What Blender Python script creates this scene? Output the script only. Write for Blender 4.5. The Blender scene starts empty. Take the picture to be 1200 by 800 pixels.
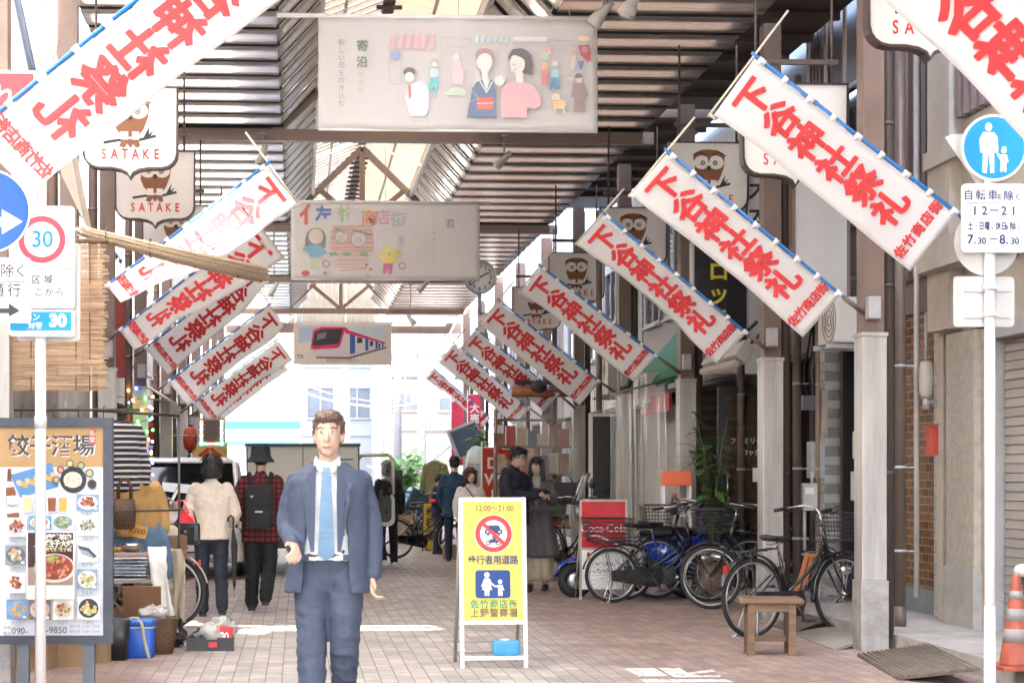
import bpy, bmesh, math, random
from mathutils import Vector, Matrix, noise as mnoise
R = math.radians
rnd = random.Random(7)
S = bpy.context.scene
COL = S.collection

# ---------------------------------------------------------------- camera, sky, sun, exposure
YAW, FPX, CX, CY, EYE = R(2.7), 2000.0, 444.0, 556.0, 1.4
cam = bpy.data.cameras.new('camera'); co = bpy.data.objects.new('camera', cam); COL.objects.link(co)
cam.sensor_width = 36; cam.lens = 60; cam.shift_x = 0.13; cam.shift_y = 0.13
cam.clip_start = 0.1; cam.clip_end = 800
co.location = (0, 0, EYE); co.rotation_euler = (R(90), 0, -YAW)
cam.dof.use_dof = True; cam.dof.focus_distance = 17.0; cam.dof.aperture_fstop = 7.0
S.camera = co
w = bpy.data.worlds.new('World'); S.world = w; w.use_nodes = True
nt = w.node_tree
sky = nt.nodes.new('ShaderNodeTexSky'); sky.sky_type = 'NISHITA'; sky.sun_disc = False
SUN_EL, SUN_AZ = R(58), R(132)          # azimuth from +Y towards +X: high behind the camera, to its right
sky.sun_elevation = SUN_EL; sky.sun_rotation = SUN_AZ
sky.air_density = 1.0; sky.dust_density = 3.0; sky.ozone_density = 0.8
nt.nodes['Background'].inputs[1].default_value = 0.15
nt.links.new(sky.outputs[0], nt.nodes['Background'].inputs[0])
sl = bpy.data.lights.new('sun', 'SUN'); so = bpy.data.objects.new('sun', sl); COL.objects.link(so)
sl.energy = 3.0; sl.angle = R(.8); sl.color = (1, .975, .94)
sd = Vector((math.sin(SUN_AZ)*math.cos(SUN_EL), math.cos(SUN_AZ)*math.cos(SUN_EL), math.sin(SUN_EL)))
so.rotation_euler = sd.to_track_quat('Z', 'Y').to_euler(); so.location = sd*60
vs = S.view_settings; vs.view_transform = 'Standard'; vs.look = 'None'; vs.gamma = 1; vs.use_curve_mapping = False
vs.exposure = 4.5
S.render.engine = 'CYCLES'; cy = S.cycles
cy.use_denoising = True; cy.max_bounces = 8; cy.diffuse_bounces = 5; cy.glossy_bounces = 3
cy.transmission_bounces = 5; cy.transparent_max_bounces = 10; cy.sample_clamp_indirect = 6
cy.caustics_reflective = False; cy.caustics_refractive = False

# ---------------------------------------------------------------- helpers
def at(px, py, Y):
    """world point at depth Y along the street under photo pixel (1200x800)"""
    r = (px-CX)/FPX; v = (CY-py)/FPX
    d = Y/(math.cos(YAW)-r*math.sin(YAW)); u = r*d
    return Vector((d*math.sin(YAW)+u*math.cos(YAW), Y, EYE+v*d))
def ground_y(py):                       # depth of a ground point seen at row py
    return FPX*EYE/(py-CY)

_mats = {}
def mat(name, c, rough=.55, metal=0.0, var=.10, sc=6.0, bump=0.0, bsc=60.0, alpha=1.0, trans=0.0, emit=None, es=0.0, transl=0.0, spec=.5, stretch=None, coat=0.0):
    if name in _mats: return _mats[name]
    m = bpy.data.materials.new(name); m.use_nodes = True
    t = m.node_tree; b = t.nodes['Principled BSDF']; L = t.links
    b.inputs['Roughness'].default_value = rough; b.inputs['Metallic'].default_value = metal
    b.inputs['Specular IOR Level'].default_value = spec; b.inputs['Coat Weight'].default_value = coat
    c4 = (c[0], c[1], c[2], 1)
    b.inputs['Base Color'].default_value = c4
    if var or bump:
        tc = t.nodes.new('ShaderNodeTexCoord'); src = tc.outputs['Object']
        if stretch:
            mp = t.nodes.new('ShaderNodeMapping'); mp.inputs['Scale'].default_value = stretch
            L.new(src, mp.inputs[0]); src = mp.outputs[0]
    if var:
        n = t.nodes.new('ShaderNodeTexNoise'); n.inputs['Scale'].default_value = sc; n.inputs['Detail'].default_value = 6; n.inputs['Roughness'].default_value = .62
        L.new(src, n.inputs['Vector'])
        r = t.nodes.new('ShaderNodeValToRGB'); e = r.color_ramp.elements
        e[0].position = .3; e[1].position = .7
        e[0].color = tuple(max(0, x*(1-var)) for x in c)+(1,); e[1].color = tuple(min(1, x*(1+var)) for x in c)+(1,)
        L.new(n.outputs['Fac'], r.inputs[0]); L.new(r.outputs[0], b.inputs['Base Color'])
        mr = t.nodes.new('ShaderNodeMapRange'); mr.inputs[3].default_value = max(0, rough-.08); mr.inputs[4].default_value = min(1, rough+.1)
        L.new(n.outputs['Fac'], mr.inputs[0]); L.new(mr.outputs[0], b.inputs['Roughness'])
    if bump:
        n2 = t.nodes.new('ShaderNodeTexNoise'); n2.inputs['Scale'].default_value = bsc; n2.inputs['Detail'].default_value = 4
        L.new(src, n2.inputs['Vector'])
        bp = t.nodes.new('ShaderNodeBump'); bp.inputs['Strength'].default_value = bump; bp.inputs['Distance'].default_value = .01
        L.new(n2.outputs['Fac'], bp.inputs['Height']); L.new(bp.outputs[0], b.inputs['Normal'])
    if alpha < 1: b.inputs['Alpha'].default_value = alpha
    if trans: b.inputs['Transmission Weight'].default_value = trans
    if emit: b.inputs['Emission Color'].default_value = (*emit, 1); b.inputs['Emission Strength'].default_value = es
    if transl:
        tr = t.nodes.new('ShaderNodeBsdfTranslucent'); tr.inputs[0].default_value = c4
        mx = t.nodes.new('ShaderNodeMixShader'); mx.inputs[0].default_value = transl
        out = t.nodes['Material Output']
        L.new(b.outputs[0], mx.inputs[1]); L.new(tr.outputs[0], mx.inputs[2]); L.new(mx.outputs[0], out.inputs[0])
    _mats[name] = m
    return m

def tag(o, label=None, cat=None, group=None, kind=None):
    if label: o['label'] = label
    if cat: o['category'] = cat
    if group: o['group'] = group
    if kind: o['kind'] = kind
    elif label: o['kind'] = 'thing'
    return o
def thing(name, label, cat, loc=(0, 0, 0), rz=0.0, group=None):
    o = bpy.data.objects.new(name, None); COL.objects.link(o); o.empty_display_size = .1
    o.location = loc; o.rotation_euler = (0, 0, rz)
    return tag(o, label, cat, group)
def copy_tree(o, parent=None):
    c = o.copy(); COL.objects.link(c); c.parent = parent
    for ch in list(o.children): copy_tree(ch, c)
    return c

class MB:
    """collects shapes, then links them as one mesh object"""
    def __init__(s): s.bm = bmesh.new(); s.mi = 0
    def _new(s, n0, smooth=False):
        s.bm.faces.ensure_lookup_table()
        for f in s.bm.faces[n0:]: f.material_index = s.mi; f.smooth = smooth
    def box(s, c, d, rot=None, bev=0.0):
        n0 = len(s.bm.faces)
        M = Matrix.Translation(c) @ (rot.to_4x4() if rot is not None else Matrix.Identity(4)) @ Matrix.Diagonal((d[0], d[1], d[2], 1))
        r = bmesh.ops.create_cube(s.bm, size=1, matrix=M)
        if bev:
            es = list({e for v in r['verts'] for e in v.link_edges})
            bmesh.ops.bevel(s.bm, geom=es, offset=bev, segments=2, affect='EDGES', profile=.7)
        s._new(n0, False); return s
    def b2(s, x0, x1, y0, y1, z0, z1, bev=0.0):
        return s.box(((x0+x1)/2, (y0+y1)/2, (z0+z1)/2), (abs(x1-x0), abs(y1-y0), abs(z1-z0)), None, bev)
    def tube(s, pts, r, n=8, caps=True):
        n0 = len(s.bm.faces); pts = [Vector(p) for p in pts]
        rs = r if isinstance(r, (list, tuple)) else [r]*len(pts)
        rings = []; up = None
        for i, p in enumerate(pts):
            t = (pts[min(i+1, len(pts)-1)]-pts[max(i-1, 0)])
            if t.length < 1e-9: t = Vector((0, 0, 1))
            t.normalize()
            if up is None: up = Vector((0, 0, 1)) if abs(t.z) < .9 else Vector((1, 0, 0))
            a = t.cross(up)
            if a.length < 1e-6: a = t.cross(Vector((0, 1, 0)))
            a.normalize(); b = a.cross(t).normalized(); up = b
            rings.append([s.bm.verts.new(p+(a*math.cos(2*math.pi*k/n)+b*math.sin(2*math.pi*k/n))*rs[i]) for k in range(n)])
        for i in range(len(rings)-1):
            for k in range(n):
                s.bm.faces.new((rings[i][k], rings[i][(k+1) % n], rings[i+1][(k+1) % n], rings[i+1][k]))
        if caps: s.bm.faces.new(rings[0][::-1]); s.bm.faces.new(rings[-1])
        s._new(n0, True); return s
    def cyl(s, a, b, r, n=16, r2=None): return s.tube([a, b], [r, r if r2 is None else r2], n)
    def loft(s, secs, caps=True, smooth=True):
        """secs: list of closed rings (lists of points, same count)"""
        n0 = len(s.bm.faces)
        rings = [[s.bm.verts.new(p) for p in q] for q in secs]; n = len(rings[0])
        for i in range(len(rings)-1):
            for k in range(n):
                s.bm.faces.new((rings[i][k], rings[i][(k+1) % n], rings[i+1][(k+1) % n], rings[i+1][k]))
        if caps: s.bm.faces.new(rings[0][::-1]); s.bm.faces.new(rings[-1])
        s._new(n0, smooth); return s
    def lathe(s, prof, c=(0, 0, 0), n=24, M=None):
        c = Vector(c); M = M or Matrix.Identity(3)
        return s.loft([[c+M @ Vector((r*math.cos(2*math.pi*k/n), r*math.sin(2*math.pi*k/n), z)) for k in range(n)] for r, z in prof])
    def ell(s, c, d, rot=None, n=16):
        n0 = len(s.bm.faces)
        M = Matrix.Translation(c) @ (rot.to_4x4() if rot is not None else Matrix.Identity(4)) @ Matrix.Diagonal((d[0], d[1], d[2], 1))
        bmesh.ops.create_uvsphere(s.bm, u_segments=n, v_segments=max(6, n*2//3), radius=1, matrix=M)
        s._new(n0, True); return s
    def torus(s, c, Rr, r, axis='x', n=40, m=8, sy=1.0):
        pts = []
        n0 = len(s.bm.faces); c = Vector(c); rings = []
        for i in range(n):
            a = 2*math.pi*i/n; ring = []
            for k in range(m):
                b = 2*math.pi*k/m; q = Rr+r*math.cos(b); h = r*sy*math.sin(b)
                p = {'x': Vector((h, q*math.cos(a), q*math.sin(a))), 'y': Vector((q*math.cos(a), h, q*math.sin(a))), 'z': Vector((q*math.cos(a), q*math.sin(a), h))}[axis]
                ring.append(s.bm.verts.new(c+p))
            rings.append(ring)
        for i in range(n):
            for k in range(m):
                s.bm.faces.new((rings[i][k], rings[(i+1) % n][k], rings[(i+1) % n][(k+1) % m], rings[i][(k+1) % m]))
        s._new(n0, True); return s
    def prism(s, pts, y0, y1):
        """polygon in x,z swept from y0 to y1"""
        n0 = len(s.bm.faces)
        a = [s.bm.verts.new((p[0], y0, p[1])) for p in pts]; b = [s.bm.verts.new((p[0], y1, p[1])) for p in pts]; n = len(pts)
        s.bm.faces.new(a); s.bm.faces.new(b[::-1])
        for k in range(n): s.bm.faces.new((a[k], b[k], b[(k+1) % n], a[(k+1) % n]))
        s._new(n0); return s
    def poly(s, pts):
        n0 = len(s.bm.faces); s.bm.faces.new([s.bm.verts.new(p) for p in pts]); s._new(n0); return s
    def grid(s, f, nu, nv, thick=0.0, smooth=True):
        """sheet f(u,v)->point, u,v in 0..1; with thick>0 a closed thin solid along the sheet's normals"""
        n0 = len(s.bm.faces)
        P = [[Vector(f(i/nu, j/nv)) for j in range(nv+1)] for i in range(nu+1)]
        def lay(Q): return [[s.bm.verts.new(p) for p in row] for row in Q]
        A = lay(P)
        for i in range(nu):
            for j in range(nv): s.bm.faces.new((A[i][j], A[i+1][j], A[i+1][j+1], A[i][j+1]))
        if thick:
            Q = []
            for i in range(nu+1):
                row = []
                for j in range(nv+1):
                    du = P[min(i+1, nu)][j]-P[max(i-1, 0)][j]; dv = P[i][min(j+1, nv)]-P[i][max(j-1, 0)]
                    nn = du.cross(dv); nn = nn.normalized() if nn.length > 1e-9 else Vector((0, 1, 0))
                    row.append(P[i][j]-nn*thick)
                Q.append(row)
            B = lay(Q)
            for i in range(nu):
                for j in range(nv): s.bm.faces.new((B[i][j], B[i][j+1], B[i+1][j+1], B[i+1][j]))
            for i in range(nu):
                s.bm.faces.new((A[i][0], B[i][0], B[i+1][0], A[i+1][0])); s.bm.faces.new((A[i][nv], A[i+1][nv], B[i+1][nv], B[i][nv]))
            for j in range(nv):
                s.bm.faces.new((A[0][j], A[0][j+1], B[0][j+1], B[0][j])); s.bm.faces.new((A[nu][j], B[nu][j], B[nu][j+1], A[nu][j+1]))
        s._new(n0, smooth); return s
    def add(s, me, M):
        n0 = len(s.bm.faces); nv = len(s.bm.verts); s.bm.from_mesh(me); s.bm.verts.ensure_lookup_table()
        for v in s.bm.verts[nv:]: v.co = M @ v.co
        s._new(n0); return s
    def build(s, name, m, parent=None, loc=None, rot=None, fixn=True):
        if fixn: bmesh.ops.recalc_face_normals(s.bm, faces=s.bm.faces)
        me = bpy.data.meshes.new(name); s.bm.to_mesh(me); s.bm.free()
        for x in (m if isinstance(m, (list, tuple)) else [m]): me.materials.append(x)
        o = bpy.data.objects.new(name, me); COL.objects.link(o)
        if parent: o.parent = parent
        if loc is not None: o.location = loc
        if rot is not None: o.rotation_euler = rot
        return o

TMP = bpy.data.scenes.new('workbench')      # a scratch scene, removed at the end, where single meshes are evaluated
_glyph = {}
def glyph(ch, bold=0.0, ext=.02, shear=0.0, res=4):
    k = (ch, bold, ext, res)
    if k in _glyph: return _glyph[k]
    cu = bpy.data.curves.new('t', 'FONT'); cu.body = ch; cu.size = 1; cu.align_x = 'CENTER'; cu.align_y = 'CENTER'
    cu.offset = bold; cu.extrude = ext; cu.resolution_u = res; cu.shear = shear
    o = bpy.data.objects.new('t', cu); TMP.collection.objects.link(o); TMP.view_layers[0].update()
    dg = TMP.view_layers[0].depsgraph; me = bpy.data.meshes.new_from_object(o.evaluated_get(dg))
    bpy.data.objects.remove(o); _glyph[k] = me
    return me
def write(mb, s, c, size, vertical=False, bold=0.0, ext=None, adv=None, y=0.0, sx=1.0, th=.002, M=None):
    """letters in the x,z plane facing -y, centred on c=(x,z); one mesh. th = thickness in metres"""
    M = M or Matrix.Identity(4)
    e = th/size
    base = Matrix.Rotation(R(90), 4, 'X')
    if vertical:
        a = adv or size*1.05; z = c[1]+a*(len(s)-1)/2
        for ch in s:
            if ch != ' ': mb.add(glyph(ch, bold, e), M @ Matrix.Translation((c[0], y, z)) @ Matrix.Diagonal((sx, 1, 1, 1)) @ base @ Matrix.Diagonal((size, size, size, 1)))
            z -= a
    elif adv:
        x = c[0]-adv*(len(s)-1)/2
        for ch in s:
            if ch != ' ': mb.add(glyph(ch, bold, e), M @ Matrix.Translation((x, y, c[1])) @ Matrix.Diagonal((sx, 1, 1, 1)) @ base @ Matrix.Diagonal((size, size, size, 1)))
            x += adv
    else:
        mb.add(glyph(s, bold, e), M @ Matrix.Translation((c[0], y, c[1])) @ Matrix.Diagonal((sx, 1, 1, 1)) @ base @ Matrix.Diagonal((size, size, size, 1)))
    return mb
def circ(cx, cz, r, n=32, rz=None, a0=0, a1=360):
    return [(cx+r*math.cos(R(a0+(a1-a0)*k/(n if a1-a0 == 360 else n-1))), cz+(rz or r)*math.sin(R(a0+(a1-a0)*k/(n if a1-a0 == 360 else n-1)))) for k in range(n)]
def rrect(x0, x1, z0, z1, r, n=5):
    p = []
    for cx, cz, a in ((x1-r, z1-r, 0), (x0+r, z1-r, 90), (x0+r, z0+r, 180), (x1-r, z0+r, 270)):
        p += [(cx+r*math.cos(R(a+90*k/n)), cz+r*math.sin(R(a+90*k/n))) for k in range(n+1)]
    return p
def ring(mb, cx, cz, r0, r1, y0, y1, n=40):
    n0 = len(mb.bm.faces); V = []
    for k in range(n):
        a = 2*math.pi*k/n; c_, s_ = math.cos(a), math.sin(a)
        V.append([mb.bm.verts.new((cx+r*c_, y, cz+r*s_)) for r, y in ((r0, y0), (r1, y0), (r1, y1), (r0, y1))])
    for k in range(n):
        q = V[(k+1) % n]
        for i in range(4): mb.bm.faces.new((V[k][i], V[k][(i+1) % 4], q[(i+1) % 4], q[i]))
    mb._new(n0)
    return mb
def fold(x, y, z, k, a):                 # cloth wrinkle offset
    return a*mnoise.noise(Vector((x*k, y*k, z*k)))
def remesh(o, vox, smooth=2):
    """fuse a mesh object's shapes into one continuous skin"""
    m = o.modifiers.new('r', 'REMESH'); m.mode = 'VOXEL'; m.voxel_size = vox
    if smooth:
        m2 = o.modifiers.new('s', 'SMOOTH'); m2.iterations = smooth; m2.factor = .5
    TMP.collection.objects.link(o); TMP.view_layers[0].update(); dg = TMP.view_layers[0].depsgraph; dg.update()
    me = bpy.data.meshes.new_from_object(o.evaluated_get(dg)); o.modifiers.clear(); TMP.collection.objects.unlink(o)
    old = o.data; mats = [x for x in old.materials]; o.data = me; bpy.data.meshes.remove(old)
    me.materials.clear()
    for x in mats: me.materials.append(x)
    for p in me.polygons: p.use_smooth = True; p.material_index = 0
    return o

class Pic:
    """flat printed artwork in the x,z plane facing -y; coordinates are picture pixels, s pixels to the metre"""
    def __init__(s, ox, oy, sc, y0=-.003): s.ox, s.oy, s.s, s.y, s.mb, s.mats, s.fade = ox, oy, sc, y0, MB(), [], 0
    def m(s, x, y): return ((x-s.ox)/s.s, -(y-s.oy)/s.s)
    def ink(s, c):
        if isinstance(c, bpy.types.Material): k = c
        else:
            c = tuple(round(v*(1-s.fade)+.84*s.fade, 3) for v in c); k = mat('ink_%02x%02x%02x' % tuple(int(v*255) for v in c), c, .6, var=.06, sc=20)
        if k not in s.mats: s.mats.append(k)
        s.mb.mi = s.mats.index(k); s.y -= .0004
    def P(s, c, pts): s.ink(c); s.mb.poly([(*[s.m(*p)[0]], s.y, s.m(*p)[1]) for p in pts][::-1]); return s
    def C(s, c, x, y, r, ry=None, n=20, a=0.0):
        ry = ry or r; ca, sa = math.cos(a), math.sin(a)
        return s.P(c, [(x+r*math.cos(2*math.pi*k/n)*ca-ry*math.sin(2*math.pi*k/n)*sa, y+r*math.cos(2*math.pi*k/n)*sa+ry*math.sin(2*math.pi*k/n)*ca) for k in range(n)])
    def B(s, c, x0, y0, x1, y1): return s.P(c, [(x0, y0), (x1, y0), (x1, y1), (x0, y1)])
    def RB(s, c, x0, y0, x1, y1, r): return s.P(c, rrect(x0, x1, y0, y1, r))
    def L(s, c, pts, w):
        s.ink(c)
        for a, b in zip(pts[:-1], pts[1:]):
            dx, dy = b[0]-a[0], b[1]-a[1]; l = math.hypot(dx, dy) or 1; ex, ey = dx/l*w*.3, dy/l*w*.3; nx, ny = -dy/l*w/2, dx/l*w/2
            q = [(a[0]-ex+nx, a[1]-ey+ny), (b[0]+ex+nx, b[1]+ey+ny), (b[0]+ex-nx, b[1]+ey-ny), (a[0]-ex-nx, a[1]-ey-ny)]
            s.y -= .00005; s.mb.poly([(s.m(*p)[0], s.y, s.m(*p)[1]) for p in q])
        return s
    def RG(s, c, x, y, r0, r1, n=36):
        s.ink(c)
        for k in range(n):
            a, b = 2*math.pi*k/n, 2*math.pi*(k+1)/n
            q = [(x+r0*math.cos(a), y+r0*math.sin(a)), (x+r1*math.cos(a), y+r1*math.sin(a)), (x+r1*math.cos(b), y+r1*math.sin(b)), (x+r0*math.cos(b), y+r0*math.sin(b))]
            s.mb.poly([(s.m(*p)[0], s.y, s.m(*p)[1]) for p in q])
        return s
    def T(s, c, txt, x, y, size, vertical=False, bold=0.0, adv=None, sx=1.0):
        s.ink(c); q = s.m(x, y)
        write(s.mb, txt, q, size/s.s, vertical, bold, y=s.y, adv=adv/s.s if adv else None, sx=sx, th=.0003); return s
    def build(s, name, parent, loc=None, rot=None): return s.mb.build(name, s.mats, parent, loc, rot)
def outline(c, pts, w0):
    """closed band just inside/outside a contour (list of x,z); returns quads"""
    n = len(pts); out = []
    for i in range(n):
        a, b, d = Vector(pts[i-1]), Vector(pts[i]), Vector(pts[(i+1) % n])
        t = ((b-a).normalized()+(d-b).normalized()); t = t.normalized() if t.length > 1e-6 else (b-a).normalized()
        out.append(tuple(b+Vector((t.y, -t.x))*w0))
    return out
# ---------------------------------------------------------------- ground
def paving():
    m = bpy.data.materials.new('brick_paving'); m.use_nodes = True
    t = m.node_tree; L = t.links; N = t.nodes.new; b = t.nodes['Principled BSDF']
    geo = N('ShaderNodeNewGeometry'); sep = N('ShaderNodeSeparateXYZ'); L.new(geo.outputs['Position'], sep.inputs[0])
    cmb = N('ShaderNodeCombineXYZ'); L.new(sep.outputs['Y'], cmb.inputs[0]); L.new(sep.outputs['X'], cmb.inputs[1])
    br = N('ShaderNodeTexBrick'); br.offset = .5; br.inputs['Scale'].default_value = 1
    br.inputs['Brick Width'].default_value = .225; br.inputs['Row Height'].default_value = .1125
    br.inputs['Mortar Size'].default_value = .0045; br.inputs['Mortar Smooth'].default_value = .3; br.inputs['Bias'].default_value = -.1
    br.inputs['Color1'].default_value = (0, 0, 0, 1); br.inputs['Color2'].default_value = (1, 1, 1, 1); br.inputs['Mortar'].default_value = (.5, .5, .5, 1)
    L.new(cmb.outputs[0], br.inputs[0])
    # pink pavers with greenish grey cross courses in the middle of the street, red pavers along its right side
    wv = N('ShaderNodeMath'); wv.operation = 'FRACT'; sc = N('ShaderNodeMath'); sc.operation = 'DIVIDE'; sc.inputs[1].default_value = .45
    L.new(sep.outputs['Y'], sc.inputs[0]); L.new(sc.outputs[0], wv.inputs[0])
    gt = N('ShaderNodeMath'); gt.operation = 'GREATER_THAN'; gt.inputs[1].default_value = .5; L.new(wv.outputs[0], gt.inputs[0])
    green = N('ShaderNodeMix'); green.data_type = 'RGBA'; green.inputs[6].default_value = (.53, .475, .44, 1); green.inputs[7].default_value = (.475, .475, .44, 1)
    n3 = N('ShaderNodeTexNoise'); n3.inputs['Scale'].default_value = .9; n3.inputs['Detail'].default_value = 3; L.new(geo.outputs['Position'], n3.inputs['Vector'])
    gm = N('ShaderNodeMath'); gm.operation = 'MULTIPLY'; L.new(gt.outputs[0], gm.inputs[0]); L.new(n3.outputs['Fac'], gm.inputs[1])
    gm2 = N('ShaderNodeMath'); gm2.operation = 'MULTIPLY'; gm2.inputs[1].default_value = 1.5; gm2.use_clamp = True; L.new(gm.outputs[0], gm2.inputs[0]); L.new(gm2.outputs[0], green.inputs[0])
    def side(a, c0, c1):
        mr = N('ShaderNodeMapRange'); mr.inputs[1].default_value = c0; mr.inputs[2].default_value = c1; L.new(a, mr.inputs[0]); return mr.outputs[0]
    n4 = N('ShaderNodeTexNoise'); n4.inputs['Scale'].default_value = 1.6; L.new(geo.outputs['Position'], n4.inputs['Vector'])
    xx = N('ShaderNodeMath'); xx.operation = 'MULTIPLY_ADD'; xx.inputs[1].default_value = .5; L.new(n4.outputs['Fac'], xx.inputs[0]); L.new(sep.outputs['X'], xx.inputs[2])
    red = N('ShaderNodeMix'); red.data_type = 'RGBA'; red.inputs[7].default_value = (.40, .30, .26, 1)
    L.new(green.outputs[2], red.inputs[6]); L.new(side(xx.outputs[0], 2.1, 2.9), red.inputs[0])
    red2 = N('ShaderNodeMix'); red2.data_type = 'RGBA'; red2.inputs[7].default_value = (.37, .26, .215, 1)
    L.new(red.outputs[2], red2.inputs[6]); L.new(side(xx.outputs[0], -.3, -1.0), red2.inputs[0])
    # paver to paver tone, joints, worn patches
    hsv = N('ShaderNodeHueSaturation'); mr = N('ShaderNodeMapRange'); mr.inputs[3].default_value = .84; mr.inputs[4].default_value = 1.14
    L.new(br.outputs['Color'], mr.inputs[0]); L.new(mr.outputs[0], hsv.inputs['Value']); L.new(red2.outputs[2], hsv.inputs['Color'])
    st = N('ShaderNodeTexNoise'); st.inputs['Scale'].default_value = 2.2; st.inputs['Detail'].default_value = 8; st.inputs['Roughness'].default_value = .7; L.new(geo.outputs['Position'], st.inputs['Vector'])
    sr = N('ShaderNodeMapRange'); sr.inputs[1].default_value = .35; sr.inputs[2].default_value = .7; sr.inputs[3].default_value = .66; sr.inputs[4].default_value = 1.12; L.new(st.outputs['Fac'], sr.inputs[0])
    mul = N('ShaderNodeMix'); mul.data_type = 'RGBA'; mul.blend_type = 'MULTIPLY'; mul.inputs[0].default_value = 1; L.new(hsv.outputs[0], mul.inputs[6]); L.new(sr.outputs[0], mul.inputs[7])
    # trodden gum spots and a few replaced, darker pavers
    vo = N('ShaderNodeTexVoronoi'); vo.inputs['Scale'].default_value = 3.2; L.new(geo.outputs['Position'], vo.inputs['Vector'])
    vg = N('ShaderNodeMapRange'); vg.inputs[1].default_value = .05; vg.inputs[2].default_value = .085; vg.inputs[3].default_value = .55; vg.inputs[4].default_value = 1; L.new(vo.outputs['Distance'], vg.inputs[0])
    mul2 = N('ShaderNodeMix'); mul2.data_type = 'RGBA'; mul2.blend_type = 'MULTIPLY'; mul2.inputs[0].default_value = 1; L.new(mul.outputs[2], mul2.inputs[6]); L.new(vg.outputs[0], mul2.inputs[7]); mul = mul2
    jo = N('ShaderNodeMix'); jo.data_type = 'RGBA'; jo.inputs[7].default_value = (.19, .15, .13, 1); L.new(mul.outputs[2], jo.inputs[6]); L.new(br.outputs['Fac'], jo.inputs[0])
    L.new(jo.outputs[2], b.inputs['Base Color']); b.inputs['Roughness'].default_value = .62
    bp = N('ShaderNodeBump'); bp.inputs['Strength'].default_value = .5; bp.inputs['Distance'].default_value = .004; bp.invert = True
    L.new(br.outputs['Fac'], bp.inputs['Height']); L.new(bp.outputs[0], b.inputs['Normal'])
    return m
g = MB(); g.poly([(-400, -60, 0), (400, -60, 0), (400, 760, 0), (-400, 760, 0)])
tag(g.build('ground', mat('asphalt', (.19, .185, .18), .85, var=.15, sc=3, bump=.3)), kind='structure')
g = MB(); g.poly([(-3.2, 4, .004), (4.75, 4, .004), (4.75, 52, .004), (-3.2, 52, .004)])
tag(g.build('pavement', paving()), kind='structure')
# raised concrete strip in front of the shops on the right
concrete = mat('concrete', (.36, .34, .31), .85, var=.22, sc=3.5, bump=.25)
g = MB(); g.b2(4.75, 5.75, 8, 16.2, -.05, .13); g.b2(4.8, 5.75, 16.2, 50, -.05, .11)
tag(g.build('kerb', concrete), kind='structure')
g = MB(); g.b2(-3.6, -2.35, 8, 50, -.05, .10)
tag(g.build('pavement_edge', mat('concrete_dark', (.2, .19, .18), .85, var=.25, sc=3)), kind='structure')
# white bands across the paving and the painted character
white_paint = mat('road_paint', (.74, .73, .70), .7, var=.14, sc=9)
_n = white_paint.node_tree; _g = _n.nodes.new('ShaderNodeNewGeometry'); _t = _n.nodes.new('ShaderNodeTexNoise'); _t.inputs['Scale'].default_value = 16; _t.inputs['Detail'].default_value = 8; _t.inputs['Roughness'].default_value = .75
_r = _n.nodes.new('ShaderNodeMapRange'); _r.inputs[1].default_value = .36; _r.inputs[2].default_value = .46; _n.links.new(_g.outputs['Position'], _t.inputs['Vector']); _n.links.new(_t.outputs['Fac'], _r.inputs[0]); _n.links.new(_r.outputs[0], _n.nodes['Principled BSDF'].inputs['Alpha'])
g = MB()                                  # brush strokes of a large painted character, its top edge in view
def stroke(ps):
    g.poly([(at(x, y, 1).x/1*0+0, 0, 0) for x, y in ps]) if False else g.poly([tuple(gp(x, y)) for x, y in ps])
def gp(px, py):
    Y = FPX*EYE/(py-CY)
    r = (px-CX)/FPX; d = Y; u = r*d
    return Vector((d*math.sin(YAW)+u*math.cos(YAW), d*math.cos(YAW)-u*math.sin(YAW), .008))
for ps in ([(731, 783.5), (767, 783.5), (784, 793), (748, 793.5)], [(771, 783.5), (797, 783.5), (806, 789), (834, 785), (839, 787.5), (808, 791.5), (845, 792), (844, 794), (790, 794.5)],
           [(750, 796.5), (850, 796.5), (862, 800), (757, 800.5)], [(766, 804), (790, 804), (800, 830), (770, 830)], [(815, 804), (840, 804), (870, 830), (838, 830)]):
    stroke(ps)
tag(g.build('road_lettering', white_paint), kind='structure')

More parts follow.
